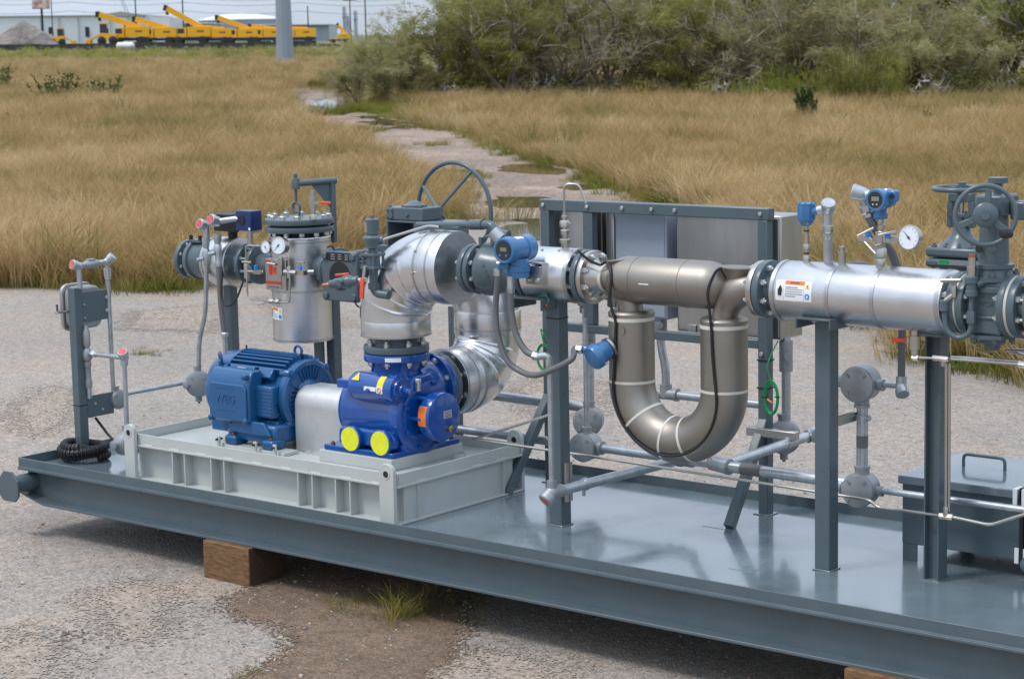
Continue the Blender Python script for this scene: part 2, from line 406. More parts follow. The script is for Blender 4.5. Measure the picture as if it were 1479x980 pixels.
sheet('ground', [(2600 * math.cos(2 * math.pi * k / n), 2600 * math.sin(2 * math.pi * k / n)) for k in range(n)], 0, 'soil')
LOT_EDGE = [(-10.36, 7.05), (-9.74, 7.16), (-8.91, 7.67), (-7.89, 8.09), (-8.1, 8.98), (-9.2, 12.0), (-9.6, 13.5), (-10.2, 14.5), (-11.0, 15.3)]
LOT_R = [(-7.88, 19.29), (-6.95, 17.87), (-3.36, 13.81), (-0.72, 10.98), (1.06, 9.05), (1.35, 8.73), (1.72, 8.64), (2.13, 8.25)]
PATH_L = [(-11.0, 15.3), (-13.5, 19.2), (-17.51, 23.77), (-22.44, 27.74), (-28.82, 33.7), (-39.38, 43.5), (-48.64, 50.57), (-63.72, 65.38), (-87.94, 88.77)]
PATH_R = [(-85.42, 89.55), (-65.18, 70.02), (-47.44, 51.97), (-43.14, 48.49), (-31.89, 38.92), (-27.97, 36.78), (-19.13, 28.54), (-15.07, 25.77), (-13.1, 23.27), (-10.11, 20.77), (-7.88, 19.29)]
lot = jag([(-45, -4), (-16, 4.6), (-12, 6.2)] + LOT_EDGE + LOT_R + [(6, 5.9), (14, 2), (30, -6)], .45, .07, False, 3)
sheet('parking_lot', lot + [(34, -30), (0, -45), (-40, -30)], .004, 'lot')
def nearer(p, h):            # the trodden fringe on the near side of the path, kept free of tall grass
    v = V((*p, 0)) - V((9.3635, -6.9832, 0)); return (p[0] - v.x * h, p[1] - v.y * h)
FRINGE = [PATH_L[0]] + [nearer(p, (.13, .16, .17, .19, .22, .22, .22, .2)[i]) for i, p in enumerate(PATH_L[1:])]
sheet('dirt_path', jag(FRINGE + PATH_R, .7, .10, True, 5), .008, 'path')
M['sandy'] = ground_mat('sandy_wash', (.335, .275, .222), (.375, .30, .24), (.32, .265, .225), .9, .3, bs=80.)
for i, p in enumerate((((1.38, -0.59), (1.33, -0.33), (1.52, -0.29), (1.86, -0.54), (2.15, -0.84), (2.16, -1.03), (1.84, -0.93)), ((1.6, -1.47), (1.62, -1.24), (1.85, -1.2), (2.08, -1.37), (2.29, -1.65), (2.07, -1.81)),
        ((3.44, -0.51), (3.45, -0.24), (3.64, -0.09), (3.89, -0.1), (4.07, -0.33), (3.72, -0.65)), ((-3.24, 2.41), (-3.78, 3.16), (-3.47, 3.18), (-2.46, 2.3), (-2.24, 1.82)), ((-6.73, 6.6), (-6.38, 7.51), (-5.05, 6.01), (-5.87, 5.7)),
        ((-0.79, 5.37), (-0.96, 6.06), (-0.15, 5.83), (0.39, 4.76), (0.06, 4.52)), ((-6.5, 8.12), (-6.47, 8.5), (-4.31, 7.12), (-4.31, 6.55)))): soft_sheet('sand_patch', jag(p[::1], .16, .02, True, 50 + i), .0075, 'sandy', .3)
soft_sheet('sand_strip', jag([(-11.29, 7.92), (-10.83, 8.59), (-10.11, 9.28), (-9.03, 9.32), (-8.56, 8.8), (-9.46, 8.42), (-10.32, 7.99), (-10.86, 7.6)], .3, .06, True, 6), .008, 'sandy', .25)
DIRT = [(1.91, -0.22), (2.06, -0.39), (2.27, -0.45), (2.48, -0.44), (2.74, -0.59), (2.88, -0.87), (2.98, -1.17), (3.42, -1.01), (3.63, -0.72), (3.48, -0.28), (3.21, 0.13), (2.99, 0.33), (2.8, 0.66), (2.38, 1.22), (1.67, 1.46), (1.35, 1.11), (1.44, 0.49), (1.9, -0.03)]
soft_sheet('dirt_patch', jag(DIRT, .06, .012, True, 8), .008, 'dirt', .16)
PUD = [[(-17.93, 25.72), (-18.35, 26.78), (-17.58, 26.98), (-16.18, 25.81), (-15.55, 24.76), (-16.34, 24.74), (-17.18, 24.94)],
       [(-12.57, 18.99), (-13.07, 19.87), (-12.43, 20.28), (-11.62, 19.45), (-11.08, 18.68), (-11.6, 18.18)],
       [(-9.41, 15.57), (-10.1, 16.69), (-9.81, 17.16), (-9.05, 16.85), (-7.85, 14.83), (-7.82, 14.06)],
       [(-18.77, 24.95), (-17.83, 25.03), (-17.24, 24.42), (-18.02, 24.17)],
       [(-13.31, 21.94), (-13.65, 22.72), (-13.16, 23.23), (-12.72, 22.71), (-12.78, 21.7)],
       [(-50.44, 52.29), (-54.9, 57.4), (-53.5, 57.0), (-50.84, 55.22), (-44.6, 49.2), (-40.58, 44.84), (-40.39, 43.62), (-44.13, 46.54)],
       [(-39.75, 44.6), (-38.86, 44.4), (-35.1, 41.51), (-31.99, 38.87), (-30.97, 37.44), (-33.56, 39.05)],
       [(-73.77, 75.57), (-77.0, 79.6), (-73.0, 77.2), (-62.0, 66.6), (-58.6, 62.6), (-61.41, 63.88)]]
for i, p in enumerate(PUD): sheet('puddle', jag(p, .35, .11 if i < 5 else .3, True, 20 + i), .014, 'water')
sheet('green_verge', jag([(-18.75, 28.19), (-19.75, 29.97), (-18.75, 29.96), (-17.45, 28.99), (-15.01, 25.81)], .4, .12, True, 31), .012, 'lowgreen')
sheet('green_verge', jag([(-43.3, 47.68), (-47.78, 53.52), (-40.02, 49.29), (-34.1, 42.03)], .8, .3, True, 32), .012, 'lowgreen')

# ------------------------------------------------------------------ grass (nobody could count it)
def leaf_mat(name, cols, tipk=1., rough=.75, patch=.18, trans=.38):
    m = bpy.data.materials.new(name); m.use_nodes = True; t = m.node_tree; b = t.nodes['Principled BSDF']; l = t.links.new
    g = nn(t, 'ShaderNodeNewGeometry'); n = nn(t, 'ShaderNodeTexNoise'); n.inputs['Scale'].default_value = patch; n.inputs['Detail'].default_value = 6; n.inputs['Roughness'].default_value = .7
    l(g.outputs['Position'], n.inputs['Vector'])
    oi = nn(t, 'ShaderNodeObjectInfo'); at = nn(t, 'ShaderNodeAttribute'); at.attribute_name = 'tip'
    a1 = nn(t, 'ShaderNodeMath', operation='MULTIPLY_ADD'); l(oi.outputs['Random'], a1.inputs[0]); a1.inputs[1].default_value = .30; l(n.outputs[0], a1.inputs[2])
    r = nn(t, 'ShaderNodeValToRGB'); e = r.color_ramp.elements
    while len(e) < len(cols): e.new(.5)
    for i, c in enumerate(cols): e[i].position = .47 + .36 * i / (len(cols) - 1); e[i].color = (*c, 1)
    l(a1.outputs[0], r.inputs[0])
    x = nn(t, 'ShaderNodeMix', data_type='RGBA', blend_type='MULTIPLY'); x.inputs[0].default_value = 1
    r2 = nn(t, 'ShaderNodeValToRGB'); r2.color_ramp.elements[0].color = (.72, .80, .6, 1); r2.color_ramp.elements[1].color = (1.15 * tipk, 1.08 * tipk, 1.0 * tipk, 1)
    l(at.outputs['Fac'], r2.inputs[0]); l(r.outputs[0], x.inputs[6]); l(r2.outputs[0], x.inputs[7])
    l(x.outputs[2], b.inputs['Base Color']); b.inputs['Roughness'].default_value = rough; b.inputs['Specular IOR Level'].default_value = .15
    tr = nn(t, 'ShaderNodeBsdfTranslucent'); l(x.outputs[2], tr.inputs[0]); ms = nn(t, 'ShaderNodeMixShader'); ms.inputs[0].default_value = trans
    l(b.outputs[0], ms.inputs[1]); l(tr.outputs[0], ms.inputs[2]); l(ms.outputs[0], t.nodes['Material Output'].inputs[0])
    return m
M['grass'] = leaf_mat('dry_tall_grass', [(.19, .18, .065), (.34, .25, .115), (.43, .30, .15), (.51, .37, .20), (.61, .48, .31)])
M['ggrass'] = leaf_mat('green_grass', [(.10, .13, .02), (.19, .20, .04), (.34, .28, .10)], patch=.5)
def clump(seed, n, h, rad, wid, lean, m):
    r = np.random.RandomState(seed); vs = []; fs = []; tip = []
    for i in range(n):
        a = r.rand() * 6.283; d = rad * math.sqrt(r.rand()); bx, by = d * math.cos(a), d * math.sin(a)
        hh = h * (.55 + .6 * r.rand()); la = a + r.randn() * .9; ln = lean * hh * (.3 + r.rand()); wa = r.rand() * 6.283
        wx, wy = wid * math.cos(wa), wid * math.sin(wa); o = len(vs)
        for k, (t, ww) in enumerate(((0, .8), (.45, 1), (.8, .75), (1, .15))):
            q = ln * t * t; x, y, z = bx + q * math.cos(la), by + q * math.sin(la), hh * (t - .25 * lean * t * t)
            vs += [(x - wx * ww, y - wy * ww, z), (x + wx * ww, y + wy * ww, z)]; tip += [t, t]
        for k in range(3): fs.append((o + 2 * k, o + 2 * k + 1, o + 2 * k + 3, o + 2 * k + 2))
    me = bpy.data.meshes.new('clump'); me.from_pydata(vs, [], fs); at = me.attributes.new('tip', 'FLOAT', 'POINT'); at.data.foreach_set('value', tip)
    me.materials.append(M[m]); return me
def scatter(name, pts, scl, rot, idx, meshes):       # one stuff object: instances on stored points
    me = bpy.data.meshes.new(name); me.from_pydata([tuple(p) for p in pts], [], [])
    for nm, ty, d in (('sc', 'FLOAT_VECTOR', scl), ('rt', 'FLOAT_VECTOR', rot), ('ix', 'INT', idx)):
        a = me.attributes.new(nm, ty, 'POINT'); a.data.foreach_set('vector' if 'V' in ty else 'value', np.asarray(d).ravel())
    o = bpy.data.objects.new(name, me); C.objects.link(o); o['kind'] = 'stuff'
    ng = bpy.data.node_groups.new(name, 'GeometryNodeTree'); ng.interface.new_socket('Geometry', in_out='INPUT', socket_type='NodeSocketGeometry')
    ng.interface.new_socket('Geometry', in_out='OUTPUT', socket_type='NodeSocketGeometry')
    i = ng.nodes.new('NodeGroupInput'); u = ng.nodes.new('NodeGroupOutput'); ip = ng.nodes.new('GeometryNodeInstanceOnPoints'); jn = ng.nodes.new('GeometryNodeJoinGeometry')
    for m in meshes:
        ob = bpy.data.objects.new('clump', m); oi = ng.nodes.new('GeometryNodeObjectInfo'); oi.inputs['Object'].default_value = ob
        oi.inputs['As Instance'].default_value = True; ng.links.new(oi.outputs['Geometry'], jn.inputs[0])
    for nm, ty, sk in (('sc', 'FLOAT_VECTOR', 'Scale'), ('rt', 'FLOAT_VECTOR', 'Rotation'), ('ix', 'INT', 'Instance Index')):
        a = ng.nodes.new('GeometryNodeInputNamedAttribute'); a.data_type = ty; a.inputs['Name'].default_value = nm; ng.links.new(a.outputs[0], ip.inputs[sk])
    ip.inputs['Pick Instance'].default_value = True
    ng.links.new(i.outputs[0], ip.inputs['Points']); ng.links.new(jn.outputs[0], ip.inputs['Instance']); ng.links.new(ip.outputs[0], u.inputs[0])
    o.modifiers.new('scatter', 'NODES').node_group = ng; return o
def inside(px, py, poly):
    c = np.zeros(len(px), bool); n = len(poly)
    for i in range(n):
        (x0, y0), (x1, y1) = poly[i], poly[i - 1]
        if y0 == y1: continue
        k = ((y0 > py) != (y1 > py)) & (px < (x1 - x0) * (py - y0) / (y1 - y0) + x0); c ^= k
    return c
rs = np.random.RandomState(11)
EYE = np.array((9.3635, -6.9832)); FWD = np.array((-.6361, .7716)); RGT = np.array((.7716, .6361))
def wedge(n, d0, d1, lo=-.31, hi=.31, pw=1.0):         # random points over the wedge of field that the lot looks onto
    d = (d0 ** (pw + 1) + rs.rand(n) * (d1 ** (pw + 1) - d0 ** (pw + 1))) ** (1 / (pw + 1)); a = lo + rs.rand(n) * (hi - lo)
    p = EYE + d[:, None] * FWD + (d * a)[:, None] * RGT; return p[:, 0], p[:, 1], d
FIELD_BAR = [lot + [(34, -30), (0, -45), (-40, -30)], FRINGE + PATH_R]
def fieldpts(n, d0, d1, pw):
    x, y, d = wedge(n, d0, d1, pw=pw); ok = np.ones(n, bool)
    jx, jy = x + rs.randn(n) * .22, y + rs.randn(n) * .22
    for q in FIELD_BAR + [p for p in PUD]: ok &= ~inside(jx, jy, q)
    ok &= ~((d > 56) & inside(x, y, [(-75, 82), (-30, 37), (-27, 31), (-60, 58)]) & (rs.rand(n) < .8))
    ok &= ~inside(x, y, [(-18.75, 28.19), (-19.75, 29.97), (-18.75, 29.96), (-17.45, 28.99), (-15.01, 25.81)]) & ~inside(x, y, [(-43.3, 47.68), (-47.78, 53.52), (-40.02, 49.29), (-34.1, 42.03)])
    ok &= ~inside(x, y, [(-11.29, 7.92), (-10.83, 8.59), (-10.11, 9.28), (-9.03, 9.32), (-8.56, 8.8), (-9.46, 8.42), (-10.32, 7.99), (-10.86, 7.6)])
    return x[ok], y[ok], d[ok]
def pack(sets):
    x = np.concatenate([s[0] for s in sets]); y = np.concatenate([s[1] for s in sets]); s_ = np.concatenate([s[2] for s in sets])
    N = len(x); pts = np.stack([x, y, gz(x, y) - .01], 1); rot = np.stack([rs.randn(N) * .12, rs.randn(N) * .12, rs.rand(N) * 6.283], 1)
    h = s_ * (.75 + .5 * rs.rand(N)); return pts, np.stack([s_, s_, h], 1), rot, rs.randint(0, 6, N)
CL = [clump(40 + i, 70, (.40, .46, .52, .36, .48, .60)[i], .27, .0036, .5 + .15 * (i % 3), 'grass') for i in range(6)]
CG = [clump(60 + i, 60, .22, .22, .004, .8, 'ggrass') for i in range(6)]
a = fieldpts(19000, 14, 45, .55); b = fieldpts(17000, 45, 118, .45)
s1 = .8 + .35 * rs.rand(len(a[0])); edge = np.ones(len(a[0]))
def edge_dist(x, y, poly):
    D_ = np.full(len(x), 9.)
    for (x0, y0), (x1, y1) in zip(poly[:-1], poly[1:]):
        t = np.clip(((x - x0) * (x1 - x0) + (y - y0) * (y1 - y0)) / ((x1 - x0) ** 2 + (y1 - y0) ** 2), 0, 1); D_ = np.minimum(D_, np.hypot(x - x0 - t * (x1 - x0), y - y0 - t * (y1 - y0)))
    return D_
s1 *= np.clip(.35 + .5 * edge_dist(a[0], a[1], [(-16, 4.6), (-12, 6.2)] + LOT_EDGE) + .25 * rs.rand(len(a[0])), .35, 1)
s2 = .95 + .5 * rs.rand(len(b[0])) + (b[2] - 45) / 300
ex, ey, es = [], [], []                 # ragged taller tufts along the field's near edges
for poly, n, wd_, s in ((LOT_EDGE[:4], 130, .22, 1.15), (LOT_EDGE[3:], 150, .22, 1.1), (LOT_R[3:], 120, .3, 1.2), (PATH_R[5:], 220, .5, 1.05)):
    for _ in range(n):
        i = rs.randint(len(poly) - 1); t = rs.rand(); p = np.array(poly[i]) * (1 - t) + np.array(poly[i + 1]) * t; q = (p - EYE); q /= np.linalg.norm(q); p = p + q * abs(rs.randn()) * wd_ * 2 + rs.randn(2) * .12
        ex.append(p[0]); ey.append(p[1]); es.append(s * (.5 + .8 * rs.rand()))
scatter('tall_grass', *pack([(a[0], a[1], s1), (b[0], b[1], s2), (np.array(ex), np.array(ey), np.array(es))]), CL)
# short green growth: along the path's verges, the lot's edge and in cracks
gx, gy, gs = [], [], []
def strip(poly, n, wid, s):
    for _ in range(n):
        i = rs.randint(len(poly) - 1); t = rs.rand(); p = np.array(poly[i]) * (1 - t) + np.array(poly[i + 1]) * t + rs.randn(2) * wid
        gx.append(p[0]); gy.append(p[1]); gs.append(s * (.6 + .7 * rs.rand()))
strip(LOT_EDGE[:4], 60, .14, .7); strip(LOT_EDGE[3:], 60, .12, .8); strip(LOT_R, 160, .25, .9)
strip(PATH_R[5:], 330, .3, 1.0); strip(PATH_R[2:6], 120, .3, .6); strip(PATH_L[:3], 60, .3, .8)
for q, n, s in (([(-18.75, 28.19), (-19.75, 29.97), (-18.75, 29.96), (-17.45, 28.99), (-15.01, 25.81)], 260, .9), ([(-43.3, 47.68), (-47.78, 53.52), (-40.02, 49.29), (-34.1, 42.03)], 420, 1.1)):
    q_ = np.array(q); lo, hi = q_.min(0), q_.max(0); p = lo + rs.rand(n * 3, 2) * (hi - lo); k = inside(p[:, 0], p[:, 1], q)
    gx += list(p[k, 0]); gy += list(p[k, 1]); gs += list(s * (.6 + .6 * rs.rand(k.sum())))
for cx, cy, n, sp, s in ((-4.51, 4.74, 10, .12, .3), (-8.17, 7.89, 14, .25, 1.1), (-31.5, 35.9, 18, .5, 1.2), (-42.5, 46.5, 26, .7, 1.5), (-25, 31.6, 10, .35, .8), (-7.3, 6.2, 5, .2, .3)):
    for _ in range(n): gx.append(cx + rs.randn() * sp); gy.append(cy + rs.randn() * sp); gs.append(s * (.6 + .6 * rs.rand()))
scatter('low_green_grass', *pack([(np.array(gx), np.array(gy), np.array(gs))]), CG)
gx, gy, gs = [], [], []
for cx, cy, n, sp, s in ((2.86, .06, 34, .07, .62), (2.55, -.02, 16, .09, .4), (2.75, .3, 20, .16, .45), (2.93, -1.06, 8, .04, .35), (3.1, .1, 10, .12, .35)):
    for _ in range(n): gx.append(cx + rs.randn() * sp); gy.append(cy + rs.randn() * sp); gs.append(s * (.5 + .6 * rs.rand()))
CT = [clump(80 + i, 14, .26, .05, .0022, .75, 'ggrass') for i in range(6)]
scatter('sparse_grass_tuft', *pack([(np.array(gx), np.array(gy), np.array(gs))]), CT)
# loose stones on the lot and the dirt patch
def stone(seed):
    r = random.Random(seed); bm = bmesh.new(); bmesh.ops.create_icosphere(bm, subdivisions=1, radius=1)
    for v in bm.verts: v.co = V((v.co.x * 1.1, v.co.y * .85, v.co.z * .6)) * (1 + r.uniform(-.25, .25))
    me = bpy.data.meshes.new('stone'); bm.to_mesh(me); bm.free(); me.materials.append(M['stone%d' % (seed % 3)]); return me
for i, c in enumerate(((.42, .36, .29), (.30, .28, .26), (.36, .24, .16))): M['stone%d' % i] = mat('loose_stone', c, .85, var=.25, vs=20)
N = 9000; d_ = 6.5 + 9 * rs.rand(N) ** 1.6; a_ = -.32 + .64 * rs.rand(N); p_ = EYE + d_[:, None] * FWD + (d_ * a_)[:, None] * RGT
N2 = 700; q_ = np.array(DIRT); p2 = q_.min(0) + rs.rand(N2, 2) * (q_.max(0) - q_.min(0)); p2 = p2[inside(p2[:, 0], p2[:, 1], DIRT)]
i3 = rs.randint(0, len(DIRT), 500); t3 = rs.rand(500, 1); p3 = q_[i3] * (1 - t3) + q_[(i3 + 1) % len(DIRT)] * t3 + rs.randn(500, 2) * .03
pp = np.concatenate([p_, p2, p3]); sz = .0025 + .0055 * rs.rand(len(pp)) ** 3 + .009 * (rs.rand(len(pp)) < .012)
scatter('loose_stones', np.stack([pp[:, 0], pp[:, 1], gz(pp[:, 0], pp[:, 1]) + .006 + sz * .3], 1), np.stack([sz] * 3, 1), np.stack([rs.rand(len(pp)) * .6, rs.rand(len(pp)) * .6, rs.rand(len(pp)) * 6.3], 1), rs.randint(0, 6, len(pp)), [stone(i) for i in range(6)])
# ------------------------------------------------------------------ the skid
sk = thing('skid_base', 'long grey-blue painted steel skid with channel sides and glossy deck plate', 'skid', (0, 0, .2))
XE = 7.4
g = G().prism([(.0, .252), (.0, .385), (XE, .385), (XE, .205), (.20, .205)], (0, .076, 0), X, Z, .010)
obj('side_beam_web', g, 'paint', sk)
g = G().box((-.004, 0, .385), (XE, .10, .398)); g.prism([(.205, .203), (XE, .203), (XE, .217), (.207, .217), (-.003, .266), (-.003, .252)], (0, .084, 0), X, Z, .084)
obj('side_beam_flange', g, 'paint', sk, .002)
g = G().box((-.004, 1.50, .385), (XE, 1.60, .398)); g.box((.2, 1.5, .203), (XE, 1.6, .217)); g.box((0, 1.53, .217), (XE, 1.54, .385))
obj('back_side_beam', g, 'paint', sk)
for x in np.arange(.0, XE, 1.05): obj('cross_member', G().box((x, .08, .27), (x + .012, 1.53, .386)), 'paint', sk)
obj('deck_plate', G().box((.002, .018, .392), (XE, 1.585, .4003)), 'deck', sk)
obj('toe_plate', G().box((0, .010, .3985), (XE, .018, .451)), 'paint', sk, .0015)
obj('toe_plate', G().box((0, 1.585, .3985), (XE, 1.593, .451)), 'paint', sk, .0015)
obj('toe_plate', G().box((-.008, .012, .3985), (-.0005, 1.591, .4515)), 'paint', sk, .0015)
g = G().tube([(x, .008 + .0006 * math.sin(x * 91), .4) for x in np.arange(0.0, XE, .03)], [.0045 + .0012 * random.random() for _ in np.arange(0.0, XE, .03)], 6)
obj('weld_bead', g, 'paint', sk, kind='stuff')
tr_ = obj('lifting_trunnion', G().cyl((.055, -.10, .315), (.055, .08, .315), .052, n=24), 'paint', sk)
obj('retainer_plate', G().prism([(-.085, -.05), (-.05, -.085), (.05, -.085), (.085, -.05), (.085, .035), (.035, .085), (-.035, .085), (-.085, .035)], (.055, -.10, .315), X, Z, .014), 'paint', tr_, .003)
for px, py, s in ((4.02, 1.02, .07), (4.55, .42, .06)): obj('doubler_pad', G().box((px - s, py - s * .6, .4003), (px + s, py + s * .6, .4018)), 'deck', sk, .001)

def timber(x, y, top, lab, L=.34, W=.235):
    zb = gz(x + L / 2, y + W / 2) - .004
    t = thing('timber_block', lab, 'timber block', (x + L / 2, y + W / 2, zb), 'timber blocks under the skid')
    obj('block', G().box((x, y, zb), (x + L - .002, y + W, top)), 'wood', t, .006)
    obj('end_face', G().box((x + L - .003, y + .004, zb + .004), (x + L, y + W - .004, top - .004)), 'wood_end_shaded', t)
timber(1.545, -.03, .203, 'short brown timber block propping up the skid on the bare dirt, end grain dark')
timber(5.31, -.03, .203, 'pale timber block under the skid at the bottom edge, only its corner showing')

# ------------------------------------------------------------------ pump baseplate
bp_ = thing('pump_baseplate', 'pale grey fabricated steel baseplate with ribbed sides under the blue motor and pump', 'baseplate', (1.76, .62, .4))
bx0, bx1, by0, by1 = .775, 2.755, .15, 1.10
g = G().box((bx0, by0, .401), (bx1, by1, .412)); obj('bottom_flange', g, 'base', bp_, .002)
g = G().box((bx0 + .02, by0 + .06, .412), (bx1 - .02, by1 - .06, .585)); obj('side_web', g, 'base', bp_)
g = G().box((bx0, by0, .583), (bx1, by1, .596)); obj('top_flange', g, 'base', bp_, .003)
obj('top_plate', G().box((bx0 + .02, by0 + .02, .596), (bx1 - .02, by1 - .02, .6025)), 'base', bp_)
for a, b in (((bx0 + .01, by0 + .008, .596), (bx1 - .01, by0 + .016, .652)), ((bx0 + .01, by1 - .016, .596), (bx1 - .01, by1 - .008, .652)),
             ((bx0 + .008, by0 + .018, .596), (bx0 + .016, by1 - .018, .653)), ((bx1 - .016, by0 + .018, .596), (bx1 - .008, by1 - .018, .653))):
    obj('rim', G().box(a, b), 'base', bp_, .0015)
for x in (1.122, 1.218, 1.424, 1.522, 2.064, 2.164, 2.326, 2.424):
    obj('stiffener', G().box((x, by0 + .004, .412), (x + .008, by0 + .062, .583)), 'base', bp_)
for x in (1.0, 1.5, 2.0, 2.5): obj('stiffener', G().box((x, by1 - .062, .412), (x + .008, by1 - .004, .583)), 'base', bp_)
for y in (.30, .95): obj('stiffener', G().box((bx1 - .022, y, .412), (bx1 - .004, y + .008, .583)), 'base', bp_)
g = G()
for x in np.arange(.9, 2.6, .21): g.tube([(x, by0 + .007, .597), (x + .07, by0 + .007, .597)], .0045, 6)
for y in np.arange(.3, 1.0, .2): g.tube([(bx1 - .007, y, .597), (bx1 - .007, y + .07, .597)], .0045, 6)
obj('weld_bead', g, 'base', bp_, kind='stuff')
def lug(x, y, wx, top=.705):
    pl = [(-wx, .401), (wx, .401), (wx, top - wx)] + [(wx * math.cos(a), top - wx + wx * math.sin(a)) for a in np.linspace(.15, math.pi - .15, 12)] + [(-wx, top - wx)]
    l_ = obj('lifting_lug', G().prism(pl, (x, y + .012, 0), X, Z, .024), 'base', bp_, .003)
    obj('lug_eye', G().ring((x, y - .0145, top - wx - .004), 'y', .017, .024, .029, 24), 'base', l_)
    obj('eye_hole', G().disc((x, y - .0128, top - wx - .004), 'y', .0175, .0256, 20), 'dark', l_)
lug(.815, by0 - .012, .042); lug(2.70, by0 - .012, .048); lug(2.70, by1 + .012, .048, .715); lug(.815, by1 + .012, .042)
obj('motor_pad', G().box((1.32, .32, .6025), (1.80, .43, .622)), 'base', bp_, .002)
obj('motor_pad', G().box((1.32, .82, .6025), (1.80, .92, .622)), 'base', bp_, .002)
obj('pump_pedestal', G().box((2.02, .36, .6025), (2.52, .90, .662)), 'base', bp_, .003)
obj('drain_collar', G().ring((2.60, .78, .6025), 'z', .030, .036, .035, 24), 'base', bp_)
obj('drain_collar', G().ring((2.66, .62, .6025), 'z', .030, .036, .012, 24), 'base', bp_)
for x, y in ((1.31, .318), (1.59, .318), (1.735, .318)):
    a_ = obj('jacking_bracket', G().box((x, y - .012, .6025), (x + .022, y, .665)).box((x + .03, y - .012, .6025), (x + .042, y + .005, .632)), 'base', bp_, .002)
    obj('jack_screw', G().cyl((x + .011, y - .025, .648), (x + .011, y + .02, .648), .006, n=8), 'dark', a_)
# ------------------------------------------------------------------ electric motor
MC = V((0, .62, .872))
mo = thing('electric_motor', 'mid-blue finned electric motor with a square terminal box, left of the pump', 'motor', (1.35, .62, .622))
def mx_(x): return (x, .62, .872)
g = G().lathe(mx_(1.22), 'x', [(0, .172), (.46, .172)], 48); obj('body', g, 'motor', mo)
def fin(a, x0, x1, r0, r1, t=.0042):
    c, s_ = math.cos(a), math.sin(a); u = V((0, c, s_)); n_ = V((0, -s_, c))
    g = G(); ps = []
    for x in (x0, x1):
        for r, tt in ((r0, t * 1.5), (r1, t * .8)):
            for k in (-1, 1): ps.append(V(mx_(x)) + u * r + n_ * tt * k)
    return g.add(ps, [(0, 1, 3, 2), (4, 6, 7, 5), (0, 2, 6, 4), (1, 5, 7, 3), (2, 3, 7, 6), (0, 4, 5, 1)])
for k in range(12): obj('cooling_fin', fin(R_(46 + k * 8), 1.255, 1.66, .168, .215), 'motor', mo)
for k in range(6): obj('cooling_fin', fin(R_(188 + k * 5.2 if k < 3 else 205 + (k - 3) * 5), 1.255, 1.66, .168, .208), 'motor', mo)
for k in range(10): obj('cooling_fin', fin(R_(238 + k * 7), 1.255, 1.66, .168, .205), 'motor', mo)
for k in range(8): obj('cooling_fin', fin(R_(-40 + k * 9), 1.255, 1.66, .168, .208), 'motor', mo)
g = G().lathe(mx_(1.065), 'x', [(0, .09), (.004, .13), (.012, .160), (.03, .185), (.06, .198), (.155, .205), (.163, .216), (.188, .216), (.189, .17)], 48)
obj('fan_cowl', g, 'motor', mo)
obj('cowl_lug', G().cyl((1.235, .62, 1.06), (1.235, .62, 1.105), .005, n=8), 'dark', mo)
# drive end bell with ribs, slots and hub
g = G().lathe(mx_(1.66), 'x', [(0, .182), (.004, .192), (.035, .194), (.048, .184), (.052, .165), (.046, .158), (.046, .10), (.06, .085), (.085, .078), (.09, .06)], 48)
eb = obj('end_bell', g, 'motor', mo)
for k in range(36):
    a = R_(k * 10)
    if 35 < k * 10 % 90 < 55: continue
    u = V((0, math.cos(a), math.sin(a)))
    obj('vent_rib', G().bar(V(mx_(1.712)) + u * .098, V(mx_(1.708)) + u * .158, .005, .012, up=X), 'motor', eb)
for k in range(4):
    a = R_(45 + 90 * k); u = V((0, math.cos(a), math.sin(a))); c = V(mx_(1.69)) + u * .188
    lg_ = obj('bell_lug', G().lathe(c - X * .05, 'x', [(0, .022), (.06, .022), (.066, .018)], 16), 'motor', mo)
    bolt_at(c + X * .016, 'x', mo, .011, .010, 0, 'motor')
# flat pads on the shoulder with name plate
for a0, x0, x1, nm in ((142, 1.27, 1.46, 'nameplate_pad'), (142, 1.49, 1.60, 'shoulder_pad')):
    a = R_(a0); u = V((0, math.cos(a), math.sin(a))); n_ = V((0, -math.sin(a), math.cos(a))); c = V(mx_((x0 + x1) / 2)) + u * .196
    pd = obj(nm, G().bar(c - X * (x1 - x0) / 2, c + X * (x1 - x0) / 2, .055, .04, up=u), 'motor', mo, .005)
    if nm[0] == 'n': obj('nameplate', G().bar(c - X * .03 + u * .0205, c + X * .03 + u * .0205, .03, .002, up=u), 'steel', pd)
# frame sides: ribbed auxiliary box and terminal box
g = G().box((1.53, .385, .775), (1.66, .47, .945)); ab = obj('auxiliary_box', g, 'motor', mo, .01)
for k in range(8): obj('box_rib', G().box((1.535, .381, .79 + k * .019), (1.655, .39, .794 + k * .019)), 'motor', ab, .001)
pl = [(.0, .745), (-.098, .745), (-.105, .755), (-.105, .945), (-.075, 1.012), (-.06, 1.02), (0, 1.02)]
tb = obj('terminal_box', G().prism(pl, (1.235, .44, 0), Y, Z, .305), 'motor', mo, .010, seg=3)
pl = [(1.248, .755), (1.53, .755), (1.53, .93), (1.51, .95), (1.265, .95), (1.248, .93)]
cv = obj('box_cover', G().prism(pl, (0, .335, 0), X, Z, .012), 'motor', tb, .005)
obj('cover_border', G().box((1.305, .3205, .925), (1.445, .3225, .929)).box((1.305, .3205, .805), (1.445, .3225, .809)), 'motor', tb, kind='stuff')
text('raised_lettering', 'WEG', .066, (1.375, .323, .867), X, Z, 'motor', tb, .0035)
for x, z in ((1.255, .758), (1.52, .758), (1.52, .995)):
    obj('corner_boss', G().lathe((x, .345, z), '-y', [(0, .019), (.026, .017), (.03, .012)], 14), 'motor', tb)
    bolt_at((x, .316, z), '-y', mo, .008, .006, 0, 'motor')
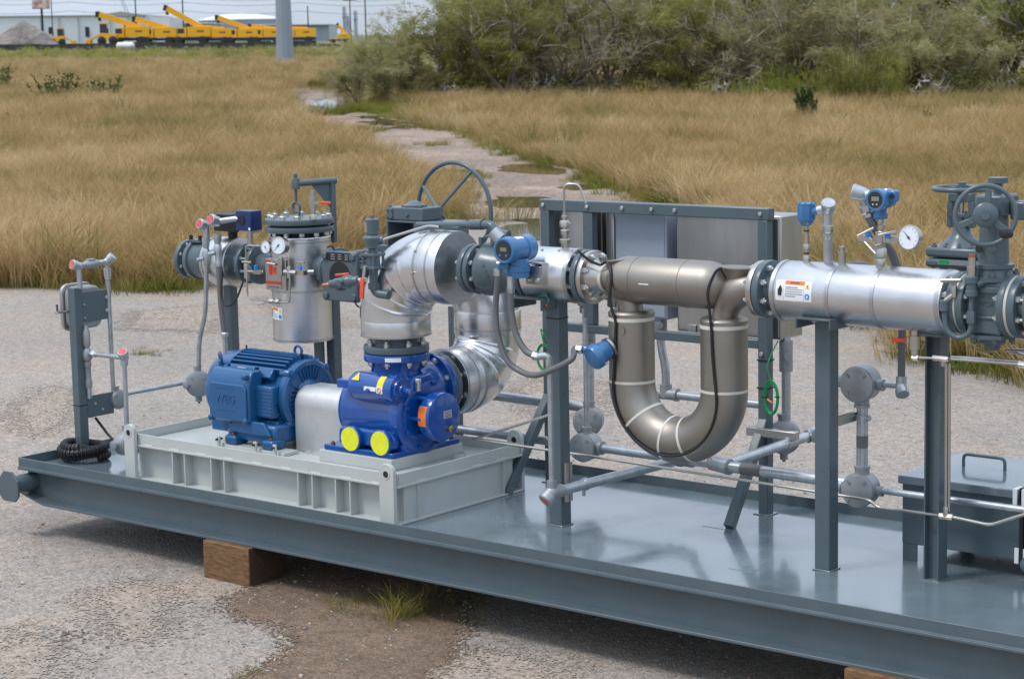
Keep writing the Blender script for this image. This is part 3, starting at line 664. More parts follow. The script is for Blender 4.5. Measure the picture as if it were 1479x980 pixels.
# skirt and feet
for y0, y1 in ((.40, .50), (.74, .84)):
    obj('foot_web', G().box((1.15, y0 + .02, .665), (1.66, y1 - .02, .76)), 'motor', mo, .01)
obj('base_casting', G().box((1.33, .365, .645), (1.70, .875, .745)), 'motor', mo, .02)
for x in (1.345, 1.625):
    for y in (.33, .83):
        ft = obj('foot', G().box((x, y, .622), (x + .085, y + .10, .672)), 'motor', mo, .012)
        bolt_at((x + .045, y + .03, .672), 'z', mo, .014, .010, .005, 'rust')
obj('foot_arch', G().prism([(0, 0), (.32, 0), (.27, .07), (.05, .07)], (1.36, .365, .69), X, Z, .02), 'motor', mo, .006)
for x, y, s in ((1.80, .62, 1), (1.17, .47, -1)):
    ly = obj('lifting_eye', G().torus((x - .17 if s > 0 else x + .02, y, 1.105 if s > 0 else 1.055), 'y' if s > 0 else (.5, .8, .1), .026, .0075, 24, 8), 'motor', mo)
    obj('eye_shank', G().cyl((x - .17 if s > 0 else x + .02, y, 1.04 if s > 0 else .99), (x - .17 if s > 0 else x + .02, y, 1.085 if s > 0 else 1.035), .014, n=12), 'motor', ly)

# ------------------------------------------------------------------ coupling guard
gd = thing('coupling_guard', 'plain unpainted aluminium coupling guard between the motor and the pump', 'guard', (1.95, .62, .603))
pl = [(-.135, .605), (-.135, .84)] + [(-.135 + .10 - .10 * math.cos(a), .84 + .10 * math.sin(a)) for a in np.linspace(.15, 1.5, 8)] + [(.035 + .10 * math.sin(a), .84 + .10 * math.cos(a)) for a in np.linspace(.07, 1.42, 8)] + [(.135, .84), (.135, .605)]
obj('guard_sheet', G().prism(pl, (1.725, .62, 0), Y, Z, .36), 'guard', gd, .003, ang=25)
obj('guard_foot', G().box((1.80, .46, .603), (2.05, .486, .607)), 'guard', gd)
for x in (1.84, 2.0): bolt_at((x, .473, .607), 'z', gd, .007, .006)

# ------------------------------------------------------------------ screw pump
pm = thing('screw_pump', 'deep glossy blue screw pump with two yellow plugs and an orange sticker', 'pump', (2.34, .62, .662))
def px_(x, y=.62, z=.852): return (x, y, z)
g = G().lathe(px_(2.06), 'x', [(0, .12), (.01, .165), (.035, .185), (.07, .19), (.38, .19), (.40, .205), (.45, .205), (.46, .195), (.47, .15)], 40)
obj('casing', g, 'pump', pm)
g = G().prism([(2.08, .662), (2.52, .662), (2.52, .70), (2.50, .80), (2.10, .80), (2.08, .70)], (0, .79, 0), X, Z, .33)
obj('lower_casing', g, 'pump', pm, .03, seg=4)
obj('foot_plate', G().box((2.04, .375, .6622), (2.515, .885, .690)), 'pump', pm, .005)
for x in (2.09, 2.47):
    for y in (.392, .868): bolt_at((x, y, .690), 'z', pm, .012, .012, .006, 'rust')
# suction neck and flange
obj('suction_neck', G().lathe((2.337, .62, .95), 'z', [(0, .19), (.05, .155), (.09, .135), (.14, .13), (.18, .142)], 40), 'pump', pm)
sf = obj('suction_flange', G().rcyl((2.337, .62, 1.138), 'z', .04, .167, .004, 48), 'pump', pm)
obj('flange_tag', G().ring((2.337, .62, 1.128), 'z', .1675, .1682, .018, 64), 'pump', sf)
a_ = [R_(-68), R_(-40)]
pts = [(2.337 + .1685 * math.cos(t), .62 + .1685 * math.sin(t)) for t in np.linspace(*a_, 7)]
def curved_label(name, pts, z0, z1, m, parent, c=(0, 0)):
    vs = []; fs = []
    for x, y in pts: vs += [V((x, y, z0)), V((x, y, z1))]
    for i in range(len(pts) - 1): fs.append((2 * i, 2 * i + 2, 2 * i + 3, 2 * i + 1))
    n = len(vs); o = [V((v.x - (v.x - c[0]) * .012, v.y - (v.y - c[1]) * .012, v.z)) for v in vs]
    return obj(name, G().add(vs, fs).add(o, [f[::-1] for f in fs]), m, parent)
curved_label('white_tag', pts, 1.128, 1.149, 'white', sf, (2.337, .62))
bolts((2.337, .62, 1.118), '-z', .144, 8, pm, .015, .019, .008)
# relief valve cylinder across the front
rv = obj('relief_cylinder', G().lathe((2.185, .455, .998), 'x', [(0, .03), (.008, .055), (.03, .071), (.06, .076), (.27, .076), (.275, .079), (.325, .079), (.33, .062), (.34, .06), (.342, .035), (.352, .032), (.354, .018), (.385, .016)], 36), 'pump', pm)
obj('relief_bracket', G().box((2.12, .40, .985), (2.24, .47, 1.03)), 'pump', rv, .006)
obj('cap_spindle', G().hexn((2.565, .455, .998), 'x', .016, .02), 'pump', rv)
bolts((2.512, .455, .998), 'x', .066, 8, pm, .006, .006, 0, 'pump')
obj('valve_saddle', G().prism([(2.2, .86), (2.5, .86), (2.47, 1.0), (2.23, 1.0)], (0, .60, 0), X, Z, .15), 'pump', pm, .02)
bolt_at((2.36, .378, .995), '-y', pm, .012, .01, 0, 'pump')
def on_cyl(x0, x1, a0, a1, r, c, n=6):       # strip of sticker lying on a cylinder along X
    vs = []; fs = []
    for i in range(n + 1):
        a = R_(a0 + (a1 - a0) * i / n)
        for rr in (r, r - .0008):
            for x in (x0, x1): vs.append(V((x, c[0] + rr * math.cos(a), c[1] + rr * math.sin(a))))
    for i in range(n):
        o = 4 * i; fs += [(o, o + 1, o + 5, o + 4), (o + 2, o + 6, o + 7, o + 3), (o, o + 4, o + 6, o + 2), (o + 1, o + 3, o + 7, o + 5)]
    return G().add(vs, fs)
obj('yellow_sticker', on_cyl(2.415, 2.455, 118, 165, .0768, (.455, .998)), 'yel', rv)
obj('prohibition_sticker', on_cyl(2.415, 2.455, 165, 190, .0768, (.455, .998)), 'white', rv)
t = R_(178); c_ = V((2.435, .455 + .0772 * math.cos(t), .998 + .0772 * math.sin(t)))
obj('prohibition_mark', G().ring(c_, '-y', .010, .0135, .0006, 20).bar(c_ + V((-.009, -.0004, .009)), c_ + V((.009, -.0004, -.009)), .003, .0006), 'red', rv)
obj('rating_plate', on_cyl(2.33, 2.41, 168, 184, .0766, (.455, .998)), 'white', rv)
tri = G(); t = R_(135); uu = V((0, math.cos(t), math.sin(t))); tt = V((0, math.sin(t), -math.cos(t)))
c_ = V((2.265, .455, .998)) + uu * .0772
tri.prism([(-.026, -.02), (.026, -.02), (0, .028)], c_, X, tt if tt.z > 0 else -tt, .0008); obj('warning_triangle', tri, 'yel', rv)
# rear discharge bulge and flange
DX, DZ = 2.37, .955
obj('discharge_bulge', G().lathe((DX, .62, DZ), 'y', [(.02, .16), (.08, .17), (.13, .165), (.17, .15), (.19, .14), (.20, .14)], 40), 'pump', pm)
obj('discharge_flange', G().rcyl((DX, .835, DZ), 'y', .042, .171, .004, 48), 'pump', pm)
bolts((DX, .814, DZ), '-y', .147, 8, pm, .016, .02, .008)
# timing cover with sticker, rating plate and plug
g = G().lathe((2.47, .62, .852), 'x', [(0, .075), (.10, .075), (.105, .112), (.112, .121), (.125, .124), (.168, .124), (.178, .120), (.182, .112)], 48)
tcv = obj('end_cover', g, 'pump', pm)
obj('orange_sticker', on_cyl(2.582, 2.632, 148, 196, .1247, (.62, .852), 8), 'orange', tcv)
pt = obj('rating_plate', G().box((2.652, .612, .845), (2.6532, .668, .882)), 'white', tcv)
for k in range(5): obj('print_line', G().box((2.6532, .615, .8475 + k * .007), (2.6537, .665, .8515 + k * .007)), 'ink', tcv)
obj('drain_plug', G().lathe((2.652, .645, .788), 'x', [(0, .016), (.016, .016), (.018, .009), (.012, .008)], 16), 'gold', tcv)
for a in (25, 70, 115, 160, 205, 250, 295, 340):
    u = V((0, math.cos(R_(a)), math.sin(R_(a)))); c = V(px_(2.53)) + u * .165
    bolt_at(c, 'x', pm, .013, .012, .008, 'pump')
for a in (55, 125, 180, 235, 305):
    u = V((0, math.cos(R_(a)), math.sin(R_(a)))); c = V(px_(2.50)) + u * .115
    obj('tie_rod', G().cyl(c, c + X * .10, .012, n=10), 'pump', pm)
obj('breather', G().cyl((2.54, .55, .985), (2.54, .55, 1.03), .013, n=12).hexn((2.54, .55, 1.028), 'z', .017, .018), 'zinc', pm)
obj('cover_arm', G().bar((2.47, .50, 1.02), (2.52, .66, 1.045), .05, .03), 'pump', pm, .008)
# two capped ports on the front
obj('port_ledge', G().prism([(2.12, .70), (2.50, .70), (2.50, .76), (2.46, .79), (2.14, .79), (2.12, .77)], (0, .45, 0), X, Z, .05), 'pump', pm, .015)
for x in (2.232, 2.437):
    pt = obj('capped_port', G().lathe((x, .42, .737), '-y', [(0, .045), (.02, .045), (.022, .066), (.046, .067), (.05, .062), (.05, .058)], 36), 'pump', pm)
    obj('yellow_plug', G().disc((x, .371, .737), '-y', .0605, .004, 36), 'yellow', pt)

# ------------------------------------------------------------------ insulated elbows
def jacket_elbow(parent, c, p0, d0, d1, R, r, ribs, name='elbow_jacket', side=3.9, amp=.05):
    # bend about centre c starting at p0 = c - d1 * R, heading d0 and leaving along d1
    c, d0, d1 = V(c), ax(d0), ax(d1); n = 66; pts = []; rs_ = []
    for k in range(n + 1):
        t = (math.pi / 2) * k / n; pts.append(c - d1 * R * math.cos(t) + d0 * R * math.sin(t))
    g = G(); vs = []; fs = []; m = 48; nb = d0.cross(d1)
    for k in range(n + 1):
        t = (math.pi / 2) * k / n; out = (-d1 * math.cos(t) + d0 * math.sin(t))
        f = k / n * ribs; dd = abs(f - round(f)); bump = math.exp(-(dd / .085) ** 2) if 0 < round(f) < ribs else 0
        for j in range(m):
            a = 2 * math.pi * j / m; o_ = math.cos(a)
            rr = r * (1 + amp * bump * max(.0, math.cos(a - side)) ** 1.6 + .003 * bump) * (1 + .003 * math.sin(k * .23 + a * 2) )
            vs.append(pts[k] + out * rr * o_ + nb * rr * math.sin(a))
    for k in range(n):
        for j in range(m):
            j2 = (j + 1) % m; fs.append((k * m + j, k * m + j2, (k + 1) * m + j2, (k + 1) * m + j))
    fs += [tuple(range(m)), tuple(range(n * m, n * m + m))]
    return obj(name, g.add(vs, fs), 'alus', parent, ang=60)
def straight(parent, p, q, r, m='alu', lip=True, name='straight_jacket', n=48):
    p, q = V(p), V(q); L_ = (q - p).length
    o = obj(name, G().lathe(p, q - p, [(0, r - .02), (.001, r - .001), (.004, r), (L_ - .004, r), (L_ - .001, r - .001), (L_, r - .02)], n), m, parent)
    return o
def band(parent, c, axis, r, w_=.014, name='jacket_band', m='alub'): return obj(name, G().ring(V(c) - ax(axis) * w_ / 2, axis, r - .004, r + .0025, w_, 48), m, parent)
UE = thing('insulated_elbow_pipe', 'shiny aluminium-clad pipe elbow bolted on top of the deep blue pump', 'pipe', (2.337, .62, 1.16))
fl = obj('flange', G().rcyl((2.337, .62, 1.180), 'z', .036, .167, .004, 48), 'paint', UE)
obj('weld_neck', G().lathe((2.337, .62, 1.198), 'z', [(0, .132), (.03, .115), (.06, .11)], 36), 'paint', UE)
bolts((2.337, .62, 1.198), 'z', .144, 8, UE, .015, .02, .010)
er = .178
straight(UE, (2.337, .62, 1.243), (2.337, .62, 1.326), er, 'alus')
jacket_elbow(UE, (2.617, .62, 1.326), None, 'z', 'x', .28, er, 5, side=3.45)
straight(UE, (2.612, .62, 1.606), (2.765, .62, 1.606), er + .003, 'alu')
for x in (2.622, 2.70): band(UE, (x, .62, 1.606), 'x', er + .003, .008)
for z in (1.25, ): band(UE, (2.337, .62, z), 'z', er, .01)
for a in (60, 95, 130):
    u = V((0, -math.sin(R_(a)), math.cos(R_(a))))
    bolt_at(V((2.622, .62, 1.606)) + u * (er + .005), u, UE, .007, .006, 0, 'steel')
LE = thing('insulated_elbow_pipe', 'shiny aluminium-clad pipe elbow rising behind the deep blue pump', 'pipe', (DX, .86, .78))
obj('flange', G().rcyl((DX, .878, DZ), 'y', .038, .168, .004, 48), 'paint', LE)
bolts((DX, .897, DZ), 'y', .145, 8, LE, .015, .018, .008)
obj('weld_neck', G().cyl((DX, .89, DZ), (DX, .96, DZ), .11), 'paint', LE)
straight(LE, (DX, .930, DZ), (DX, 1.085, DZ), er - .002, 'alu')
jacket_elbow(LE, (DX, 1.08, DZ + .22), None, 'y', 'z', .22, er - .004, 4, side=2.6, amp=.028)
straight(LE, (DX, 1.30, DZ + .22), (DX, 1.30, 1.30), er + .001, 'alus')
for y in (.94, 1.02, 1.08): band(LE, (DX, y, DZ), 'y', er - .002, .009)
band(LE, (DX, 1.30, DZ + .25), 'z', er, .012)
jacket_elbow(LE, (DX - .21, 1.30, 1.28), None, 'z', '-x', .21, er - .006, 4, 'upper_elbow_jacket', 2.6, .02)
# ------------------------------------------------------------------ main pipe row: valve, spools, flow meter
PZ = 1.608
def P_(x, y=.62, z=PZ): return V((x, y, z))
def flange(parent, x, m='paint', t=.030, r=.127, y=.62, z=PZ, name='flange', axis='x'):
    return obj(name, G().rcyl(P_(x, y, z), axis, t, r, .004, 44), m, parent)
lv = thing('ball_valve', 'grey ball valve with a long lever handle along the pipe, right of the shiny elbow', 'valve', (2.92, .62, 1.48))
obj('gasket', G().disc(P_(2.8835), 'x', .108, .0035), 'dark', lv)
flange(lv, 2.8670, r=.122); flange(lv, 2.9030, r=.122, t=.028)
bolts(P_(2.8520), '-x', .1, 8, lv, .013, .016, .008); bolts(P_(2.9180), 'x', .1, 8, lv, .013, .016, .004)
obj('weld_neck', G().lathe(P_(2.8500), 'x', [(-.03, .06), (0, .075)], 30), 'paint', lv)
obj('body', G().lathe(P_(2.9150), 'x', [(0, .085), (.035, .085), (.037, .118), (.042, .124), (.068, .126), (.085, .120), (.125, .112), (.16, .105), (.20, .090), (.235, .084), (.25, .084), (.252, .122), (.28, .122), (.282, .085)], 48), 'paint', lv)
flange(lv, 3.2180, r=.122, t=.03); bolts(P_(3.1950), '-x', .1, 8, lv, .013, .014, .006)
for s, zz in (('4', .052), ('150', .027), ('WCB', .004)):
    text('cast_lettering', s, .026, (3.020, .5085, PZ + zz - .02), X, (0, .06, 1), 'paint', lv, .003)
st = obj('stem_mount', G().box((2.935, .58, 1.71), (3.035, .66, 1.738)), 'paint', lv, .006)
for x, y in ((2.945, .585), (3.020, .585), (3.020, .655)): obj('mount_bolt', G().cyl((x, y, 1.735), (x, y, 1.768), .013, n=8), 'paint', st)
obj('stop_plate', G().prism([(-.05, -.035), (.05, -.035), (.06, .0), (.05, .035), (-.05, .035)], (3.010, .62, 1.768), X, Y, .008), 'paint', st)
hd = obj('lever_handle', G().tube([(2.505, .62, 1.806), (2.86, .62, 1.8215)], .0165, 18), 'paint', lv)
obj('lever_socket', G().tube([(2.835, .62, 1.821), (2.85, .62, 1.8215), (2.93, .62, 1.825)], [.017, .025, .026], 18).tube(fil([(2.92, .62, 1.823), (2.985, .62, 1.826), (3.02, .62, 1.784), (3.09, .62, 1.782)], .03), [.026] * 3 + [.022] * 11 + [.02] * 2 if False else .0215, 14), 'paint', hd)

s1 = thing('insulated_pipe_spool', 'short aluminium-clad pipe spool between the lever valve and the bronze-toned meter', 'pipe', (3.32, .62, 1.48))
straight(s1, P_(3.25), P_(3.528), .1285); band(s1, P_(3.516), 'x', .1285, .018)
flange(s1, 3.562, 'paint', .030); obj('gasket', G().disc(P_(3.578), 'x', .112, .004), 'dark', s1)
obj('pipe_end', G().cyl(P_(3.51), P_(3.55), .06), 'dark', s1)
bolts(P_(3.546), '-x', .103, 8, s1, .013, .015, .006)
for x, a in ((3.28, 30), (3.33, 22), (3.43, 20), (3.50, 15)):
    u = V((0, -math.sin(R_(a)), math.cos(R_(a)))); bolt_at(P_(x) + u * .129, u, s1, .007, .005, 0, 'steel')
vt = thing('sample_vent', 'thin stainless vent tube hooked over above the short shiny spool', 'vent', (3.43, .62, 1.73))
obj('fitting', G().cyl((3.43, .62, 1.73), (3.43, .62, 1.76), .017, n=14).hexn((3.43, .62, 1.758), 'z', .026, .02).cyl((3.43, .62, 1.775), (3.43, .62, 1.80), .014, n=12), 'steel', vt)
obj('needle_valve', G().hexn((3.43, .62, 1.80), 'z', .021, .022).cyl((3.43, .62, 1.82), (3.43, .62, 1.835), .011).hexn((3.43, .62, 1.835), 'z', .023, .03).cyl((3.43, .62, 1.862), (3.43, .62, 1.90), .010).hexn((3.43, .62, 1.875), 'z', .015, .012), 'steel', vt)
obj('valve_lever', G().cyl((3.43, .62, 1.852), (3.485, .60, 1.853), .004, n=8), 'steel', vt)
obj('vent_tube', G().tube(fil([(3.43, .62, 1.89), (3.43, .62, 2.035), (3.50, .645, 2.035), (3.53, .655, 1.945)], .03, 8), .0055, 10), 'steel', vt)
s1b = thing('support_saddle', 'grey steel channel saddle carrying the short spool beside the blue flow display', 'bracket', (3.33, .57, 1.46))
obj('saddle_top', G().box((3.215, .47, 1.50), (3.40, .66, 1.508)), 'paint', s1b, .002)
obj('saddle_leg', G().box((3.394, .47, 1.452), (3.401, .66, 1.4998)), 'paint', s1b, .002)
obj('saddle_leg', G().box((3.214, .47, 1.452), (3.221, .66, 1.4998)), 'paint', s1b, .002)
obj('pipe_shoe', G().box((3.36, .515, 1.508), (3.40, .52, 1.585)), 'paint', s1b, .002)
obj('earth_stud', G().hexn((3.401, .50, 1.475), 'x', .007, .012), 'copper', s1b)
obj('earth_wire', G().tube(spl([(3.41, .50, 1.478), (3.42, .50, 1.50), (3.40, .51, 1.52), (3.36, .49, 1.515)]), .0022, 6), 'green', s1b)

def post(name, lab, x, y, w, d, top, group='support posts on the deck', m='paint', z0=.4):
    t = thing(name, lab, 'post', (x, y, z0), group)
    obj('column', G().box((x - w / 2, y - d / 2, z0), (x + w / 2, y + d / 2, top)), m, t, .004)
    obj('weld_fillet', G().box((x - w / 2 - .008, y - d / 2 - .008, z0 + .0004), (x + w / 2 + .008, y + d / 2 + .008, z0 + .006)), 'deck', t, .003)
    return t
pa = post('support_post', 'square grey post under the short spool, with a thin conduit up its front face', 3.374, .622, .074, .074, 1.499)
for z in (1.40,): obj('zip_tie', G().ring((3.43, .612, z), 'z', .03, .07, .004, 4), 'black', pa) if False else None
pbx = post('support_post', 'square grey post under the clad pipe with the warning sticker', 4.845, .617, .075, .075, 1.507)
pc = thing('support_post', 'grey H-section post at the right, next to the low lidded box', 'post', (5.36, .72, .4), 'support posts on the deck')
for x in (5.272, 5.336): obj('post_flange', G().box((x, .694, .4005), (x + .007, .772, 1.46)), 'paint', pc, .001)
obj('post_web', G().box((5.279, .728, .4005), (5.336, .735, 1.46)), 'paint', pc)
obj('top_plate', G().box((5.26, .60, 1.46), (5.40, .78, 1.472)), 'paint', pc, .002)
obj('weld_fillet', G().box((5.262, .686, .4003), (5.353, .78, .4045)), 'deck', pc, .001)

# ---- U-tube flow meter
fm = thing('u_tube_flow_meter', 'bronze-toned stainless flow meter with a big U-shaped twin tube and cream bands', 'flow meter', (4.066, .62, .78))
UX0, UX1, UR, ZB, ZT = 3.81, 4.318, .106, 1.142, 1.455
cxu, RU = (UX0 + UX1) / 2, (UX1 - UX0) / 2
for sgn, x0, nm in ((-1, 3.588, 'inlet_flange'), (1, 4.522, 'outlet_flange')):
    o = obj(nm, G().rcyl(P_(x0 + (.008 if sgn < 0 else 0)), 'x', .028, .125, .004, 44), 'steel', fm)
    if sgn < 0:
        obj('neck', G().lathe(P_(3.609), 'x', [(0, .098), (.006, .086), (.035, .066), (.06, .056)], 36), 'steel', fm)
        bolts(P_(3.610), 'x', .103, 8, fm, .0145, .02, .010)
    else:
        obj('neck', G().lathe(P_(4.508), '-x', [(0, .07), (.02, .055), (.06, .052)], 36), 'steel', fm)
        bolts(P_(4.508), '-x', .103, 8, fm, .0135, .016, .008)
obj('cream_band', G().rcyl(P_(3.668), 'x', .020, .062, .004, 36), 'strap', fm)
g = G().lathe(P_(3.70), 'x', [(.0, .018), (.008, .05), (.03, .085), (.06, .101), (.09, .108), (.545, .108), (.575, .102), (.605, .086), (.635, .055), (.65, .02)], 44)
cs = obj('spacer_body', g, 'meter', fm)
for x in (3.865, 4.135): obj('seam_weld', G().torus(P_(x), 'x', .108, .0022, 44, 6), 'meter', cs)
text('engraved_mark', 'FLOW', .022, (3.80, .516, PZ - .02), (0, .1, 1), (-1, 0, 0), 'strap', cs, .0006) if False else None
obj('white_tag', G().box((3.93, .5115, PZ - .004), (3.985, .5125, PZ + .001)), 'white', cs)
for sgn, xa, xu in ((-1, 3.672, UX0), (1, 4.49, UX1)):
    p0, p1, p2 = P_(xa), V((3.80 if sgn < 0 else 4.335, .62, PZ + .006)), V((xu, .62, ZT - .02))
    mid = [p0 * (1 - t) ** 2 + p1 * 2 * t * (1 - t) + p2 * t * t for t in np.linspace(0, 1, 18)]
    n_ = len(mid); obj('flow_tube', G().tube(mid, [.058 + .014 * math.sin(math.pi * min(1, k / (n_ - 1) * 1.3)) for k in range(n_)], 28), 'meter', fm)
    # open-topped ear with a slanted lid
    ex = 3.752 if sgn < 0 else 4.388
    tl = .30 if sgn < 0 else -.06
    g = G(); nseg = 32; vs = []; fs = []
    for t_, rx, ry, up in ((0, .080, .05, -.06), (.35, .058, .042, .0), (.7, .050, .042, .045), (1, .076, .066, .088)):
        for k in range(nseg):
            a = 2 * math.pi * k / nseg; vs.append(V((ex + rx * math.cos(a), .62 + ry * math.sin(a), PZ + up + (rx * math.cos(a) * tl * .4 if t_ == 1 else 0))))
    for i in range(3):
        for k in range(nseg): fs.append((i * nseg + k, i * nseg + (k + 1) % nseg, (i + 1) * nseg + (k + 1) % nseg, (i + 1) * nseg + k))
    fs += [tuple(range(nseg)), tuple(range(3 * nseg, 4 * nseg))]
    obj('ear', g.add(vs, fs), 'meter', fm, ang=50)
    ld = G(); v2 = []
    for zz in (0, .004):
        for k in range(nseg):
            a = 2 * math.pi * k / nseg; v2.append(V((ex + .084 * math.cos(a), .62 + .070 * math.sin(a), PZ + .0855 + zz + .084 * math.cos(a) * tl * .4)))
    obj('ear_lid', ld.add(v2, [tuple(range(nseg)), tuple(range(nseg, 2 * nseg))] + [(k, (k + 1) % nseg, nseg + (k + 1) % nseg, nseg + k) for k in range(nseg)]), 'meter', fm)
def ucurve(t):      # t in 0..1 round the U: left leg down, bend, right leg up ; returns centre, outward, tangent
    l1, l2 = ZT - ZB, math.pi * RU; T_ = 2 * l1 + l2; s_ = t * T_
    if s_ < l1: return V((UX0, .62, ZT - s_)), -X, -Z
    if s_ > l1 + l2: return V((UX1, .62, ZB + s_ - l1 - l2)), X, Z
    a = math.pi + (s_ - l1) / RU; o_ = V((math.cos(a), 0, math.sin(a))); return V((cxu, .62, ZB)) + o_ * RU, o_, V((-math.sin(a), 0, math.cos(a)))
g = G(); N = 90; vs = []; fs = []; m_ = 48
prof = [(0, .02), (.0005, .085)] + [(k / N, UR) for k in range(N + 1)]
cts = [ucurve(min(1, max(0, k / N))) for k in range(N + 1)]
rad = [UR] * (N + 1)
for k, (c, o_, t_) in enumerate(cts):
    for j in range(m_):
        a = 2 * math.pi * j / m_; vs.append(c + (o_ * math.cos(a) - Y * math.sin(a)) * UR)
for k in range(N):
    for j in range(m_): fs.append((k * m_ + j, k * m_ + (j + 1) % m_, (k + 1) * m_ + (j + 1) % m_, (k + 1) * m_ + j))
ut = obj('u_tube_case', g.add(vs, fs), 'meter', fm, ang=60)
for x in (UX0, UX1):
    obj('tube_head', G().lathe((x, .62, ZT - .004), 'z', [(0, UR + .002), (.006, UR + .002), (.016, UR - .006), (.02, UR - .02), (.016, .07), (.014, .03)], 44), 'meter', fm)
    obj('cream_band', G().ring((x, .62, ZT - .032), 'z', UR - .004, UR + .0016, .016, 48), 'strap', fm)
    obj('cream_band', G().ring((x, .62, ZB - .006), 'z', UR - .004, UR + .0016, .012, 48), 'strap', fm)
for deg in (222, 262, 287):
    a = R_(deg); o_ = V((math.cos(a), 0, math.sin(a))); t_ = V((-math.sin(a), 0, math.cos(a)))
    obj('cream_band', G().ring(V((cxu, .62, ZB)) + o_ * RU - t_ * .006, t_, UR - .004, UR + .0018, .012, 48), 'strap', fm)
obj('round_patch', G().disc((3.826, .5152, 1.385), '-y', .022, .0015, 24), 'meter', fm)
obj('clear_label', G().box((4.285, .5135, 1.165), (4.345, .5145, 1.225)), 'meter', fm)
def oncase(t, deg, k=1.0):
    c, o_, _ = ucurve(t); a = R_(deg); return c + (-Y * math.cos(a) + o_ * math.sin(a)) * (UR + .006) * k
cb = [(3.565, .55, 1.735), (3.60, .505, 1.738), (3.635, .53, 1.70), (3.68, .56, 1.675), (3.72, .555, 1.69), (3.775, .515, 1.64), (3.775, .505, 1.52)]
ph = [(t, (4 + 26 * math.sin(math.pi * t) ** 2)) for t in np.linspace(.02, .98, 40)]
cb += [oncase(t, d) for t, d in ph]
cb += [(4.318, .505, 1.52), (4.31, .508, 1.60), (4.335, .53, 1.68), (4.36, .545, 1.698)]
tag_ = solo('sensor_cable', G().tube(spl(cb, 4), .0065, 8), 'black', 'black cable taped along the face of the U-shaped meter tube', 'cable')

# blue sensor housing on the left leg
sh = thing('sensor_housing', 'small steel-blue sensor junction housing clamped to the left leg of the U tube', 'sensor', (3.76, .47, 1.24))
dv = V((-.30, -.86, -.40)).normalized(); c0 = V((3.76, .515, 1.302))
obj('housing', G().lathe(c0 - dv * .0, dv, [(0, .03), (.012, .044), (.03, .048), (.065, .05), (.066, .058), (.098, .059), (.106, .054), (.108, .04)], 30), 'sblue', sh)
obj('hub', G().cyl(c0 + dv * .05, c0 + dv * .05 + V((-.085, -.01, .012)), .02, n=14), 'sblue', sh)
obj('clamp_ring', G().ring(c0 - dv * .004, dv, .03, .05, .012, 24), 'steel', sh)
obj('cover_screw', G().hexn(c0 + dv * .07 + V((.05, -.01, -.03)), (1, -.3, -.3), .007, .012), 'zinc', sh)
hubp = c0 + dv * .05 + V((-.085, -.01, .012))
# display transmitter
tx = thing('flow_transmitter', 'steel-blue flow transmitter with a round display window facing the camera side', 'transmitter', (3.31, .42, 1.58))
TX = V((3.305, .315, 1.744))
obj('housing', G().lathe(TX, 'y', [(.004, .045), (0, .052), (.003, .060), (.012, .062), (.05, .062), (.054, .055), (.13, .055), (.132, .061), (.185, .061), (.19, .056), (.192, .03)], 40), 'sblue', tx)
w_ = obj('display_window', G().disc(TX + V((0, .003, 0)), '-y', .044, .0035, 36), 'lcd', tx)
obj('lcd', G().box(TX + V((-.016, -.0015, -.003)), TX + V((.02, -.0006, .015))), 'lcdg', w_)
for dx in (-.02, .018): obj('key', G().disc(TX + V((dx, -.001, -.022)), '-y', .0055, .0008, 14), 'bluelab', w_)
lt = obj('white_sticker', G(), None, tx) if False else None
vs = []; fs = []
for i in range(6):
    a = R_(62 + 8 * i)
    for yy in (.072, .128): vs.append(TX + V((.0558 * math.cos(a), yy, .0558 * math.sin(a))))
for i in range(5): fs.append((2 * i, 2 * i + 1, 2 * i + 3, 2 * i + 2))
obj('white_sticker', G().add(vs, fs), 'white', tx)
obj('neck', G().lathe(TX + V((0, .11, -.045)), '-z', [(0, .048), (.03, .05), (.032, .056), (.06, .056), (.062, .052), (.088, .052), (.09, .045)], 30), 'sblue', tx)
obj('conduit_boss', G().bar(TX + V((-.02, .06, -.075)), TX + V((-.055, .02, -.078)), .035, .03), 'sblue', tx, .006)
obj('earth_cap', G().cyl(TX + V((-.04, .03, .05)), TX + V((-.075, .015, .085)), .03, n=18), 'galv', tx)
br = obj('mount_bracket', G().box((3.33, .468, 1.672), (3.415, .55, 1.677)).box((3.408, .468, 1.575), (3.414, .55, 1.672)).box((3.315, .466, 1.575), (3.408, .4715, 1.66)), 'inox', tx, .001)
for x in (3.335, 3.392): bolt_at((x, .466, 1.595), '-y', tx, .013, .012, .008)
# flexible hoses
h1 = thing('flexible_hose', 'grey flexible hose looping from the flow display to the blue sensor housing', 'hose', (3.3, .36, 1.16), 'grey flexible hoses below the flow display')
a_ = V((3.245, .345, 1.655))
obj('hose', G().tube(spl([a_, a_ + V((0, 0, -.05)), (3.215, .36, 1.46), (3.225, .36, 1.34), (3.268, .365, 1.23), (3.33, .375, 1.182), (3.44, .36, 1.168), (3.55, .36, 1.205), (3.645, .38, 1.258), hubp + V((-.06, 0, -.004)), hubp + V((-.01, 0, 0))], 8), .0145, 12), 'hose', h1)
obj('gland', G().hexn(a_ + V((0, 0, .0)), '-z', .022, .035).cyl(a_ + V((0, 0, .02)), a_ + V((.02, .015, .03)), .014), 'zinc', h1)
obj('gland', G().hexn(hubp + V((-.045, 0, -.003)), 'x', .022, .035), 'zinc', h1)
h2 = thing('flexible_hose', 'grey flexible hose from the flow display down to the elbow on the thin conduit', 'hose', (3.36, .42, 1.24), 'grey flexible hoses below the flow display')
b_ = V((3.30, .37, 1.60))
